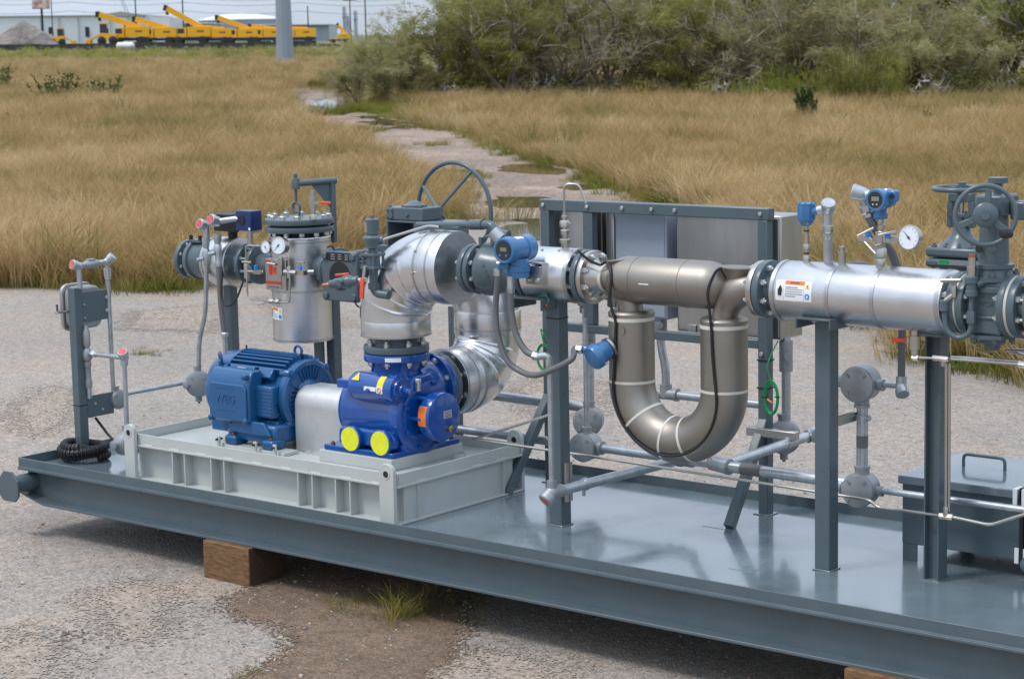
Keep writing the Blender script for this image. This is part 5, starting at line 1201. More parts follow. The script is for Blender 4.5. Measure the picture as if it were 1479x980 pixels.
obj('round_flange', G().rcyl((1.245, BY, BZ), 'x', .03, .122, .004, 40), 'paint', sp); obj('round_flange', G().rcyl((1.282, BY, BZ), 'x', .03, .125, .004, 40), 'paint', sp)
bolts((1.23, BY, BZ), '-x', .10, 8, sp, .012, .014, .006)
obj('nozzle', G().cyl((1.12, BY, BZ), (1.37, BY, BZ), .072), 'paint', sp)
obj('run_pipe', G().cyl((1.6, BY, BZ), (2.2, BY, BZ), .085), 'paint', sp)
obj('run_flange', G().rcyl((1.93, BY, BZ), 'x', .03, .13, .004, 40), 'paint', sp); obj('run_flange', G().rcyl((1.75, BY, BZ), 'x', .03, .13, .004, 40), 'paint', sp)
obj('bond_cable', G().tube(spl([(1.45, 1.10, 1.588), (1.44, 1.09, 1.61), (1.40, 1.10, 1.60)], 6), .005, 6), 'black', sp)
obj('bond_cable', G().tube(spl([(1.56, 1.13, 1.31), (1.62, 1.10, 1.285), (1.72, 1.05, 1.30), (1.80, 1.0, 1.33)], 6), .005, 6), 'black', sp)

# geared valve with the big handwheel
gv = thing('geared_valve', 'grey gear-operated valve with a big three-spoke handwheel behind the shiny elbow', 'valve', (1.9, BY, 1.55))
obj('gearbox', G().box((1.735, 1.22, 1.755), (2.0, 1.38, 1.825)), 'paint', gv, .006)
obj('gearbox_cover', G().lathe((1.87, BY, 1.823), 'z', [(0, .07), (.012, .07), (.016, .05), (.03, .03), (.032, .02)], 8), 'paint', gv)
obj('side_cover', G().box((1.742, 1.214, 1.762), (1.785, 1.2215, 1.818)), 'paint', gv, .002)
for x in (1.75, 1.778):
    for z in (1.77, 1.81): bolt_at((x, 1.214, z), '-y', gv, .006, .006, 0, 'paint')
bolt_at((1.89, 1.22, 1.785), '-y', gv, .010, .012, 0, 'paint')
for x in (1.75, 1.97): bolt_at((x, 1.235, 1.825), 'z', gv, .010, .010, 0, 'paint')
obj('yoke_bracket', G().box((1.75, 1.20, 1.745), (2.17, 1.40, 1.7545)).box((1.75, 1.20, 1.61), (1.762, 1.40, 1.745)).box((1.95, 1.20, 1.61), (2.17, 1.40, 1.745)).box((1.762, 1.385, 1.61), (1.95, 1.395, 1.745)), 'paint', gv, .003)  # last box: back wall added to keep light out of the opening
obj('valve_body', G().sph((1.87, BY, BZ), (.12, .14, .14)).cyl((1.87, BY, 1.5), (1.87, BY, 1.62), .06), 'paint', gv)
WC, WR = V((1.955, 1.53, 1.79)), .262
hw = obj('handwheel', G().torus(WC, 'y', WR, .0125, 64, 10), 'paint', gv)
hub = V((1.935, 1.42, 1.80)); obj('wheel_shaft', G().cyl((1.935, 1.36, 1.80), (1.935, 1.44, 1.80), .022), 'paint', hw)
for a in (58, 150, -62): obj('spoke', G().tube([hub, WC + V((math.cos(R_(a)) * WR, 0, math.sin(R_(a)) * WR))], .0095, 8), 'paint', hw)
# relief valve standing on the elbow
psv = thing('safety_relief_valve', 'upright grey safety relief valve with a brass tip beside the shiny elbow', 'valve', (2.377, .42, 1.46))
c_ = (2.377, .425, 0)
obj('elbow', G().tube(fil([(2.377, .425, 1.60), (2.377, .425, 1.478), (2.4620, 0.4400, 1.472)], .05, 8), .022, 16).lathe((2.377, .425, 1.50), 'z', [(0, .03), (.03, .03)], 16), 'paint', psv)
obj('base_flange', G().box((2.3320, 0.3800, 1.60), (2.4220, 0.4700, 1.615)).box((2.3320, 0.3800, 1.665), (2.4220, 0.4700, 1.68)).cyl((2.377, .425, 1.60), (2.377, .425, 1.68), .034), 'paint', psv, .003)
for x, y in ((2.342, .39), (2.412, .39), (2.412, .46), (2.342, .46)): obj('stud', G().cyl((x, y, 1.59), (x, y, 1.69), .007, n=8), 'paint', psv)
obj('bonnet', G().lathe((2.377, .425, 1.68), 'z', [(0, .022), (.02, .022), (.025, .034), (.04, .034), (.06, .045), (.075, .046), (.09, .030), (.092, .034), (.165, .034), (.168, .028), (.172, .014), (.185, .012)], 24), 'paint', psv)
obj('nameplate', G().box((2.3550, 0.3915, 1.785), (2.3720, 0.3925, 1.83)), 'steel', psv)
obj('brass_tip', G().cyl((2.377, .425, 1.862), (2.377, .425, 1.905), .0115, n=12), 'gold', psv)
obj('outlet', G().cyl((2.377, .425, 1.735), (2.4270, 0.4500, 1.745), .022), 'paint', psv)
obj('outlet_tube', G().tube(fil([(2.4220, 0.4400, 1.742), (2.452, .47, 1.755), (2.62, .57, 1.812), (2.66, .60, 1.805)], .03), .0065, 8), 'steel', psv)
dvl = thing('drain_valve', 'small grey valve with brass end and hanging orange-red grip before the dark port', 'valve', (2.22, .38, 1.45))
a_, b_ = V((2.135, .365, 1.515)), V((2.29, .40, 1.539)); dd_ = (b_ - a_).normalized()
obj('body', G().lathe(a_, dd_, [(0, .02), (.03, .022), (.032, .026), (.07, .027), (.09, .033), (.12, .033), (.135, .024), (.165, .022)], 18).cyl(a_ + dd_ * .09, a_ + dd_ * .09 - Y * .05, .016), 'paint', dvl)
obj('brass_end', G().cyl(a_ - dd_ * .045, a_, .009, n=12).hexn(a_ - dd_ * .012, dd_, .014, .014), 'copper', dvl)
obj('coupling', G().cyl(b_, b_ + dd_ * .05, .011), 'zinc', dvl)
obj('lever', G().bar((2.372, .37, 1.62), (2.362, .365, 1.555), .016, .004, up=Y), 'steel', dvl)
obj('grip', G().bar((2.362, .36, 1.56), (2.357, .357, 1.458), .024, .011, up=Y), 'redor', dvl, .003)
obj('rear_grip', G().bar((2.12, .42, 1.555), (2.19, .44, 1.562), .02, .012), 'redor', dvl, .003)

for x, w_, lab in ((.388, .06, 'dark grey post under the clad spool at the left of the back row'), (1.09, .062, 'grey post between the strainer and the square flanged body'), (2.138, .05, 'grey post behind the pump under the back pipe row')):
    post('support_post', lab, x, 1.30 if x != 1.09 else 1.44, w_, w_, 1.30 if x > .5 else 1.31)
post('support_post', 'thin grey post partly hidden behind the motor below the strainer', 1.05, 1.36, .045, .045, 1.035)

# ------------------------------------------------------------------ control station at the left end
cs_ = post('control_station_post', 'slim grey post holding a push-button station over a coiled black hose', .095, .385, .058, .058, 1.375, group=None)
cs_['category'] = 'post'
obj('cable_tie', G().box((.065, .355, .700), (.125, .415, .706)), 'black', cs_)
obj('mount_plate', G().box((.115, .415, 1.175), (.121, .615, 1.345)), 'paint', cs_, .002)
obj('mount_plate', G().box((.115, .415, .625), (.121, .605, .75)), 'paint', cs_, .002)
for y, z in ((.585, 1.30), (.585, 1.225), (.425, 1.275), (.425, 1.20)): bolt_at((.121, y, z), 'x', cs_, .011 if y > .5 else .006, .008)
for y, z in ((.47, .70), (.52, .66)): bolt_at((.121, y, z), 'x', cs_, .008, .008)
pb = thing('push_button_station', 'rounded stainless-edged push-button box fixed behind the slim post at the left end', 'control box', (.02, .45, 1.13))
pl = [(.09 * sx * (1 if abs(q) else 1), 0) for sx, q in ()]
rr_ = lambda w_, h, r: [(x + r * math.cos(a), z + r * math.sin(a)) for x, z, a0 in ((w_ - r, h - r, 0), (-w_ + r, h - r, 90), (-w_ + r, -h + r, 180), (w_ - r, -h + r, 270)) for a in [R_(a0 + 15 * k) for k in range(7)]]
obj('cover_plate', G().prism(rr_(.11, .135, .05), (.0, .46, 1.255), Y, Z, .022), 'inox', pb, .004)
obj('box', G().prism(rr_(.10, .12, .05), (.022, .465, 1.255), Y, Z, .085), 'cast', pb, .012)
obj('hook', G().tube(fil([(.0, .33, 1.28), (.0, .33, 1.235), (.07, .35, 1.24)], .02), .007), 'paint', pb)
cA = thing('station_conduit', 'galvanised conduit bridge over the slim post with a red-faced sealing elbow', 'conduit', (.13, .5, .75))
obj('tube', G().tube([(.125, .40, 1.37), (.125, .40, 1.49)], .015, 12).tube([(.125, .42, 1.50), (.128, .58, 1.503)], .015, 12).tube([(.128, .60, 1.50), (.122, .605, 1.10), (.11, .615, .745)], .0135, 12), 'galv', cA)
seal(cA, (.125, .40, 1.497), (-.05, -.95, .3), .025, .05)
seal(cA, (.128, .60, 1.502), (.55, .5, .65), .025, .05, False)
obj('seal_fitting', G().lathe((.126, .44, 1.50), 'y', [(0, .017), (.01, .022), (.09, .022), (.10, .017)], 14).box((.112, .46, 1.515), (.14, .51, 1.53)), 'cast', cA)
obj('union', G().hexn((.128, .60, 1.465), '-z', .022, .05).hexn((.128, .601, 1.42), '-z', .019, .02), 'zinc', cA)
cB = thing('station_conduit', 'galvanised conduit beside the slim post branching out to a red-faced elbow', 'conduit', (.25, .42, .55))
obj('tube', G().tube([(.135, .42, 1.16), (.135, .42, .74)], .014, 12).tube([(.14, .42, 1.0), (.44, .42, 1.0)], .0145, 12).tube([(.455, .42, .985), (.45, .42, .58)], .0135, 12), 'galv', cB)
obj('seal_fitting', G().lathe((.135, .42, 1.03), 'z', [(0, .014), (.02, .022), (.09, .022), (.11, .014)], 14).sph((.135, .42, .99), (.03, .03, .045)).lathe((.135, .42, .80), 'z', [(0, .019), (.03, .022), (.05, .017), (.12, .017), (.125, .021), (.15, .021)], 14), 'cast', cB)
obj('union', G().hexn((.175, .42, 1.0), 'x', .022, .035).hexn((.205, .42, 1.0), 'x', .018, .015), 'zinc', cB)
seal(cB, (.455, .42, 1.0), (.25, -.45, .85), .027, .045)
obj('hub', G().cyl((.455, .42, .985), (.454, .42, .955), .021), 'galv', cB)
hs = thing('coiled_hose', 'coil of ribbed black flexible hose on the deck around the slim post', 'hose', (.20, .32, .4))
hp = []; hr = []
for k in range(760):
    a = k / 760 * 2 * math.pi * 2.85; r = .118 + .012 * math.sin(a * .7) + .006 * math.sin(3 * a)
    hp.append((.165 + r * math.cos(a) * 1.08, .335 + r * math.sin(a) * .95, .424 + .034 * a / (2 * math.pi) * .75 + .006 * math.sin(2 * a + 1))); hr.append(.0215 + (.003 if k % 7 < 4 else -.0035))
obj('hose', G().tube(hp, hr, 12), 'black', hs, ang=20)
obj('loose_lead', G().tube(spl([(.13, .46, .62), (.14, .50, .56), (.19, .50, .52), (.30, .46, .50), (.40, .44, .49)], 6), .008, 8), 'black', hs)
obj('tie', G().tube(spl([(.10, .30, .475), (.16, .30, .50), (.24, .31, .49), (.31, .38, .50)], 6), .004, 6).box((.155, .285, .485), (.175, .30, .50)), 'black', hs)
obj('yellow_tag', G().box((.15, .275, .488), (.168, .283, .500)), 'yel', hs)
j7 = junction('round cast junction box half hidden behind the left lifting lug of the pale baseplate', (.44, .42, .515), .072, .09, 'x', (('z', .014), ('-y', .016)))
j8 = junction('round cast junction box beside the lower plate of the slim post', (.10, .64, .70), .055, .06, 'x', (('z', .014), ('y', .012)))
conduit('thin galvanised conduit from the slim post back to the round box left of the motor', [(.115, .70, .722), (.20, 1.12, .742)], .0125)
j6 = junction('round cast junction box at the left, just behind the blue motor', (.24, 1.15, .735), .075, .10, (.75, -.6, 0), (('z', .015), ('-y', .014)), bolt_plug=True)
cC = conduit('tall bent galvanised conduit rising to the left red-faced elbow beside the inlet valve', [(.25, 1.15, .83), (.265, 1.15, 1.0), (.33, 1.15, 1.15), (.362, 1.15, 1.50), (.365, 1.15, 1.64)], .014, None, 'galv', .10)
obj('seal_fitting', G().lathe((.36, 1.15, 1.44), 'z', [(0, .015), (.015, .022), (.085, .024), (.10, .017), (.11, .02), (.15, .024), (.16, .024)], 14).cyl((.345, 1.13, 1.48), (.33, 1.10, 1.475), .012), 'galv', cC)
seal(cC, (.362, 1.15, 1.675), (-.05, -.95, .28), .028, .05); obj('side_nipple', G().cyl((.37, 1.15, 1.68), (.43, 1.2, 1.685), .014).cyl((.365, 1.15, 1.60), (.365, 1.15, 1.66), .019), 'galv', cC)
cD = conduit('grey flexible conduit rising to the right red-faced elbow beside the inlet valve', [(.487, 1.15, 1.05), (.465, 1.15, 1.22), (.462, 1.15, 1.46)], .0175, None, 'hose', .10)
obj('lower_pipe', G().cyl((.487, 1.15, .62), (.487, 1.15, 1.03), .014).hexn((.487, 1.15, 1.03), 'z', .023, .025), 'galv', cD)
obj('seal_fitting', G().lathe((.46, 1.15, 1.44), 'z', [(0, .021), (.02, .022), (.03, .019), (.08, .022), (.12, .024), (.13, .018), (.16, .024), (.19, .024)], 14).cyl((.45, 1.13, 1.52), (.43, 1.10, 1.515), .013), 'galv', cD)
seal(cD, (.462, 1.15, 1.705), (-.05, -.95, .28), .029, .052); obj('arm', G().tube(fil([(.48, 1.16, 1.705), (.60, 1.24, 1.722)], .03), .017, 14).hexn((.56, 1.215, 1.717), (.83, .54, .1), .026, .03), 'galv', cD)

# ------------------------------------------------------------------ panel frame and its boxes
pf = thing('panel_frame', 'grey steel tube frame with a top rail holding the stainless boxes', 'frame', (3.4, 1.36, .4))
FY0, FY1 = 1.335, 1.39
obj('top_rail', G().box((2.705, FY0, 1.832), (4.10, FY1, 1.89)), 'paint', pf, .005)
for x0, x1, z0 in ((2.712, 2.766, .401), (4.036, 4.090, .401)): obj('frame_post', G().box((x0, FY0 + .001, z0), (x1, FY1 - .001, 1.8315)), 'paint', pf, .004)
obj('mid_bar', G().box((2.985, FY0 + .004, 1.256), (3.045, FY1 - .004, 1.8315)), 'paint', pf, .003)
obj('mid_bar', G().box((2.985, FY0 + .012, 1.20), (3.04, FY1 - .02, 1.2115)), 'paint', pf, .002) if False else None
obj('lower_rail', G().box((2.7665, FY0 + .003, 1.212), (4.0355, FY1 - .003, 1.255)), 'paint', pf, .004)
for x in (2.735, 3.02, 3.24, 3.42, 3.56, 4.055): bolt_at((x, FY0, 1.862), '-y', pf, .011, .010, 0)
for x, z in ((3.86, 1.235), (4.06, 1.19)): bolt_at((x, FY0, z), '-y', pf, .011, .010, 0)
obj('brace', G().bar((2.735, FY0 + .02, .86), (2.735, .985, .405), .045, .05), 'paint', pf, .004)
obj('brace', G().bar((4.062, FY0 + .02, .86), (4.085, 1.005, .405), .045, .05), 'paint', pf, .004)
for x, y in ((2.745, 1.364), (4.06, 1.364)): obj('weld_fillet', G().box((x - .046, y - .042, .4004), (x + .046, y + .042, .4055)), 'deck', pf, .002)
def enclosure(name, lab, a, b, m, lip=True):
    t = thing(name, lab, 'enclosure', ((a[0] + b[0]) / 2, (a[1] + b[1]) / 2, a[2]), 'boxes on the panel frame')
    obj('shell', G().box(a, b), m, t, .008)
    obj('door', G().box((a[0] + .012, a[1] - .004, a[2] + .012), (b[0] - .012, a[1] - .0005, b[2] - .012)), m, t, .002)
    return t
en1 = enclosure('stainless_enclosure', 'narrow stainless box at the left end of the panel frame', (2.64, 1.415, 1.39), (2.945, 1.62, 1.845), 'inox')
en2 = enclosure('stainless_enclosure', 'thin stainless strip of box between two dark gaps, left of the pale blue box', (3.062, 1.43, 1.34), (3.115, 1.60, 1.84), 'inox')
en3 = enclosure('pale_blue_enclosure', 'plain pale blue-grey box in the middle of the panel frame', (3.125, 1.425, 1.30), (3.445, 1.58, 1.845), 'lbgrey')
en4 = enclosure('stainless_enclosure', 'largest stainless box with its bare side showing past the right frame post', (3.508, 1.42, 1.25), (4.115, 1.62, 1.848), 'inox')
for x in (3.60, 3.66): obj('mount_foot', G().box((x - .02, 1.405, 1.255), (x + .03, 1.4155, 1.29)), 'inox', en4, .001)
obj('dark_gap_sheet', G().box((2.95, 1.55, 1.36), (3.06, 1.56, 1.84)), 'dark', en2)  # near-black sheet standing in for the shade in the gap between boxes
obj('dark_gap_sheet', G().box((3.45, 1.56, 1.30), (3.505, 1.57, 1.84)), 'dark', en3)  # gap right of the pale box, its shade coloured in as a sheet
obj('bottom_gland', G().cyl((2.86, 1.50, 1.33), (2.86, 1.50, 1.392), .032).cyl((2.86, 1.50, 1.29), (2.86, 1.50, 1.33), .022), 'cast', en1)
obj('bottom_gland', G().cyl((3.09, 1.50, 1.30), (3.09, 1.50, 1.342), .02).hexn((3.09, 1.50, 1.27), 'z', .016, .03), 'steel', en2)
# conduits below the boxes
c1 = conduit('slightly bent galvanised conduit dropping from the boxes behind the left of the U tube', [(3.37, 1.47, 1.30), (3.37, 1.47, 1.16), (3.40, 1.47, 1.05), (3.40, 1.47, .94)], .021, None, 'galv', .08)
obj('seal_fitting', G().cyl((3.37, 1.47, 1.20), (3.37, 1.47, 1.33), .034).cyl((3.39, 1.44, 1.27), (3.41, 1.41, 1.27), .016), 'cast', c1)
obj('tee', G().cyl((3.40, 1.47, .90), (3.40, 1.47, .965), .031).cyl((3.36, 1.47, .915), (3.46, 1.47, .915), .029).cyl((3.46, 1.47, .915), (3.475, 1.47, .915), .033), 'cast', c1)
conduit('galvanised conduit crossing level behind the bend of the U tube', [(3.46, 1.47, .915), (4.0, 1.47, .915)], .022)
c2 = conduit('thick galvanised riser under the left frame box, right of the square post', [(2.93, 1.45, 1.31), (2.93, 1.45, .80)], .024)
obj('seal_fitting', G().cyl((2.93, 1.45, 1.08), (2.93, 1.45, 1.32), .034).cyl((2.95, 1.42, 1.14), (2.97, 1.39, 1.14), .018), 'cast', c2)
j4 = junction('round cast junction box just right of the square post, upper of two', (2.93, 1.44, .735), .075, .10, (.45, -.89, 0), (('z', .02),))
j3 = junction('round cast junction box at the end of the low pipe, left of the U-tube bend', (3.045, 1.27, .640), .073, .10, (.1, -.99, 0), (('z', .016), ('x', .022), ('-x', .018)))
conduit('thin galvanised riser standing on the round box left of the U tube', [(3.045, 1.27, .72), (3.045, 1.27, 1.30)], .0135)
c3 = conduit('galvanised riser below the right box, carrying a green coil of wire', [(4.105, 1.48, 1.26), (4.105, 1.48, .84)], .022)
obj('seal_fitting', G().cyl((4.105, 1.48, 1.09), (4.105, 1.48, 1.24), .033).cyl((4.13, 1.45, 1.17), (4.15, 1.43, 1.17), .018).cyl((4.105, 1.48, 1.24), (4.105, 1.48, 1.262), .02), 'cast', c3)
j5 = junction('round cast junction box behind the right frame post, above the bracket arm', (4.105, 1.46, .775), .08, .10, (.5, -.86, 0), (('z', .02),), bolt_plug=True)
conduit('grey coated conduit close behind the left edge of the right frame post', [(3.99, 1.45, 1.22), (3.99, 1.45, .62)], .020)
conduit('upper of two galvanised pipes running level behind the pale baseplate', [(1.2, 1.50, .80), (2.93, 1.45, .80)], .026)
conduit('lower of two galvanised pipes running level behind the pale baseplate', [(1.2, 1.30, .632), (2.98, 1.275, .638)], .024)
# low pipe run with tees
lp = conduit('low galvanised pipe run passing under the U-tube bend', [(3.10, 1.27, .640), (3.58, 1.27, .638)], .023)
obj('tee', G().cyl((3.56, 1.27, .638), (3.72, 1.24, .642), .031).sph((3.63, 1.26, .636), (.05, .04, .034)).cyl((3.545, 1.272, .638), (3.56, 1.27, .638), .034), 'cast', lp)
obj('tube', G().cyl((3.70, 1.245, .643), (4.10, .88, .732), .023), 'galv', lp)
lp2 = conduit('low galvanised pipe with a scuffed dark coupling, running right towards a round box', [(4.137, .87, .733), (4.82, .87, .731)], .026)
obj('dark_sleeve', G().lathe((4.245, .87, .7325), 'x', [(0, .0262), (.001, .028), (.11, .028), (.111, .0262)], 18), 'hose', lp2)
tb_ = obj('tee_box', G().cyl((4.07, .90, .733), (4.17, .865, .733), .036).cyl((4.165, .866, .733), (4.185, .862, .733), .038), 'galv', lp2)
obj('red_plug', G().disc((4.073, .885, .733), (-.5, -.85, .1), .030, .014), 'pink', lp2)
ar = thing('cross_conduit', 'short thick conduit rising back from the red-plugged tee to a bracket arm', 'conduit', (4.2, 1.1, .73))
obj('tube', G().cyl((4.14, .88, .735), (4.266, 1.45, .797), .024), 'galv', ar)
obj('end_hub', G().cyl((4.262, 1.42, .794), (4.275, 1.49, .80), .031).cyl((4.275, 1.46, .80), (4.31, 1.44, .80), .038), 'galv', ar)
obj('strut_arm', G().box((4.00, 1.285, .795), (4.275, 1.327, .836)), 'inox', ar, .003)
obj('pipe_clamp', G().ring((4.225, 1.28, .779), (.21, .97, .1), .024, .030, .02, 20), 'galv', ar)
j2 = junction('lower of two round cast boxes right of the middle square post, above the deck', (4.875, .87, .715), .075, .10, (.1, -.99, 0), (('z', .022), ('x', .014), ('-x', .022)))
j1 = junction('upper of two round cast boxes right of the middle square post', (4.873, .87, 1.187), .078, .11, (.1, -.99, 0), (('-z', .022), ('x', .016), ('-x', .018)))
c4 = conduit('stout galvanised riser joining the two round boxes right of the middle square post', [(4.875, .87, .80), (4.875, .87, 1.10)], .0255)
obj('strut_arm', G().box((4.83, .66, 1.018), (4.852, .87, 1.045)).box((4.83, .66, 1.047), (4.834, .87, 1.058)).box((4.848, .66, 1.047), (4.852, .87, 1.058)), 'inox', c4, .001)
obj('pipe_clamp', G().ring((4.875, .87, 1.02), 'z', .0255, .033, .028, 22).cyl((4.90, .86, 1.035), (4.92, .855, 1.035), .012), 'galv', c4)
obj('dark_thread', G().cyl((4.875, .87, .90), (4.875, .87, .955), .0262), 'hose', c4)
c5 = conduit('short nipple with an angled capped elbow right of the upper round box', [(4.95, .87, 1.19), (5.05, .87, 1.192)], .014)
seal(c5, (5.065, .87, 1.192), (.45, -.55, -.65), .027, .05, False); obj('hub', G().cyl((5.065, .87, 1.20), (5.066, .87, 1.235), .023), 'galv', c5)
conduit('dark upright conduit between the clad pipe and the angled elbow', [(5.066, .87, 1.235), (5.068, .87, 1.52)], .0165, None, 'hose')
conduit('thin galvanised conduit passing in front of the lidded steel box', [(4.95, .87, .719), (6.6, .87, .720)], .0155)
# green wire coils
def coil(lab, c, rx, rz, n, p0):
    t = thing('green_wire_coil', lab, 'wire', V(c) - Z * rz, 'green wire coils'); pts = []
    for k in range(n * 24 + 1):
        a = 2 * math.pi * k / 24; j = .004 * math.sin(a * .31 + k * .013)
        pts.append(V(c) + V(((rx + j) * math.sin(a), -.004 * math.sin(a * .2), (rz + j * 1.5) * math.cos(a))))
    obj('wire', G().tube(pts, .0032, 6), 'green', t); obj('lead', G().tube(spl([pts[0], V(c) + V((-.02, 0, rz + .08)), p0], 8), .0032, 6), 'green', t)
    obj('cable_tie', G().box(V(c) + V((-rx - .012, -.008, -.004)), V(c) + V((-rx + .012, .006, 0))).box(V(c) + V((rx - .012, -.008, .004)), V(c) + V((rx + .012, .006, .008))), 'black', t); return t
gc = coil('bright green wire coil with a copper lug hanging beside the right frame post', (4.118, 1.325, .985), .036, .078, 5, V((4.11, 1.40, 1.25)))
obj('copper_lug', G().cyl((4.10, 1.318, .975), (4.125, 1.318, .96), .007), 'copper', gc)
coil('green wire loop peeping out behind the square post under the grey hoses', (2.735, 1.32, 1.07), .045, .065, 3, V((2.75, 1.33, 1.16)))
for x, z in ((4.06, 1.155), (4.06, 1.02)): obj('zip_tie', G().ring((x, 1.364, z), 'z', .052, .055, .006, 4), 'black', pf) if False else obj('zip_tie', G().box((4.032, FY0 - .003, z), (4.094, FY1 + .003, z + .006)), 'black', pf)
obj('zip_tie', G().box((3.335, .583, 1.40), (3.413, .661, 1.405)), 'black', pa)

# ------------------------------------------------------------------ thin steel tubing along the deck
st_ = thing('steel_tubing', 'long thin stainless tube bent along the deck from the baseplate to the lidded box', 'tubing', (4.0, .75, .67))
obj('tube', G().tube(fil([(3.30, .755, .93), (2.755, .75, .735), (2.71, .75, .725), (2.78, .75, .726), (3.5, .75, .722), (4.93, .75, .700), (4.985, .75, .698), (5.02, .75, .672), (5.12, .74, .676), (5.36, .66, .699)], .03, 6), .0068, 10), 'steel', st_)
tf = obj('tee_fitting', G().hexn((5.365, .66, .699), 'x', .014, .06).hexn((5.394, .66, .70), 'z', .013, .04).cyl((5.394, .66, .69), (5.394, .66, .71), .014), 'steel', st_)
obj('tube', G().tube(fil([(5.42, .66, .70), (5.59, .64, .694), (5.62, .64, .70), (5.80, .64, .778)], .03, 6), .0075, 10), 'steel', st_)
obj('tube', G().tube([(5.393, .66, .72), (5.388, .66, 1.345)], .0068, 10), 'steel', st_); obj('tube', G().tube([(5.403, .668, .72), (5.398, .668, 1.345)], .0068, 10), 'steel', st_)
rv2 = redvalve('small stainless valve with an orange-red lever grip under the clad pipe, by the H-section post', (5.275, .60, 1.432), 'z', (-1, -.1, .01), .115, 1., 'steel', 'redor')
obj('outlet_elbow', G().cyl((5.275, .60, 1.38), (5.275, .60, 1.40), .012).hexn((5.265, .60, 1.368), 'x', .014, .03).tube([(5.29, .60, 1.37), (5.36, .62, 1.37)], .0065, 8).hexn((5.35, .62, 1.371), 'x', .013, .07).hexn((5.386, .635, 1.371), '-z', .013, .035), 'steel', rv2)
obj('inlet_stub', G().cyl((5.275, .60, 1.46), (5.275, .60, 1.50), .013), 'steel', rv2)
t3 = thing('steel_tubing', 'two parallel stainless tubes running right from the small valve fitting', 'tubing', (5.6, .62, 1.35))
obj('tube', G().tube([(5.42, .63, 1.371), (6.4, .61, 1.385)], .0068, 8), 'steel', t3); obj('tube', G().tube([(5.42, .64, 1.378), (6.4, .63, 1.392)], .0068, 8), 'steel', t3)
obj('tube', G().tube(fil([(6.4, .62, 1.47), (5.63, .70, 1.415), (5.72, .70, 1.40), (6.4, .66, 1.40)], .015), .0068, 8), 'steel', t3)
obj('union', G().hexn((5.73, .625, 1.375), 'x', .017, .09), 'steel', t3)

# ------------------------------------------------------------------ lidded box at the right
tk = thing('lidded_steel_box', 'low grey-blue steel box with a loose lid and a bent bar handle on the deck', 'box', (5.5, 1.25, .4))
obj('side', G().box((5.028, .955, .475), (5.585, 1.54, .745)), 'paint', tk, .003)
for y in (.957, 1.50): obj('foot', G().box((5.03, y, .4006), (5.10, y + .008, .4748)), 'paint', tk, .001)
obj('foot', G().box((5.50, 1.50, .4006), (5.57, 1.508, .4748)), 'paint', tk, .001)
ldk = obj('lid', G().box((5.018, .93, .7455), (5.588, 1.55, .783)), 'deck', tk, .005)
obj('lid_handle', G().tube(fil([(5.165, 1.262, .78), (5.165, 1.262, .838), (5.365, 1.262, .838), (5.365, 1.262, .78)], .025, 6), .0075, 10), 'paint', ldk)
tk2 = thing('lidded_steel_box', 'second grey-blue steel box cut by the right edge, strapped against the lidded box', 'box', (5.9, 1.2, .4))
obj('side', G().box((5.612, .955, .475), (6.5, 1.54, .745)), 'paint', tk2, .003); obj('lid', G().box((5.605, .935, .7455), (6.5, 1.55, .783)), 'deck', tk2, .005)
obj('foot', G().box((5.7, .957, .4006), (5.8, .965, .4748)), 'paint', tk2); obj('foot', G().box((6.4, 1.45, .4006), (6.48, 1.458, .4748)), 'paint', tk2)
bd = thing('black_strap', 'black strap with white edge guards round the steel boxes', 'strap', (5.597, .95, .48))
obj('strap', G().box((5.589, .947, .46), (5.604, .954, .79)).box((5.589, .947, .784), (5.604, 1.5, .79)), 'black', bd)
for x in (5.566, 5.606):
    for z0, z1 in ((.715, .786), (.462, .53)): obj('edge_guard', G().box((x, .922 if z0 > .6 else .945, z0), (x + .02, .9295 if z0 > .6 else .9535, z1)), 'white', bd, .002)
    obj('edge_guard', G().box((x, .9225, .784), (x + .02, .985, .791)), 'white', bd, .002)
pe = thing('pipe_elbow', 'painted pipe elbow lying low at the right edge', 'pipe', (5.68, .80, .45))
obj('elbow', G().tube(fil([(6.3, .74, .50), (5.685, .80, .50), (5.69, .95, .50)], .05), .036, 18).lathe((5.72, .797, .50), 'x', [(0, .043), (.04, .043)], 18), 'paint', pe)

# ------------------------------------------------------------------ valves at the right edge
dbv = thing('plug_valve', 'grey block-bodied plug valve with an upright three-spoke handwheel, at the right edge', 'valve', (5.5950, .62, 1.45))
def D_(x): return V((x, .62, PZ))
flange(dbv, 5.4800, 'paint', .032, .128); obj('cream_gasket', G().disc(D_(5.4965), 'x', .122, .008, 40), 'cream', dbv); flange(dbv, 5.5210, 'paint', .032, .126)
bolts(D_(5.4640), '-x', .104, 8, dbv, .0145, .018, .008); bolts(D_(5.5370), 'x', .104, 8, dbv, .0135, .016, .006)
obj('weld_neck', G().cyl(D_(5.4250), D_(5.4650), .075), 'paint', dbv)
obj('body', G().box((5.5400, .535, 1.495), (5.6900, .705, 1.71)).cyl((5.5300, .62, PZ), (5.7250, .62, PZ), .085), 'paint', dbv, .012)
obj('body_rib', G().box((5.5370, .528, 1.665), (5.6930, .712, 1.69)).box((5.5370, .528, 1.56), (5.6930, .712, 1.572)), 'paint', dbv, .004)
for s, zz in (('400', .045), ('WCB', .015)): text('cast_lettering', s, .028, (5.6250, .5335, PZ + zz), X, Z, 'paint', dbv, .002)
obj('bottom_plate', G().lathe((5.6150, .62, 1.495), '-z', [(0, .105), (.016, .105), (.018, .06), (.04, .055), (.055, .035), (.07, .03)], 8), 'paint', dbv)
bolts((5.6150, .62, 1.478), '-z', .085, 6, dbv, .012, .018, .006, 'paint')
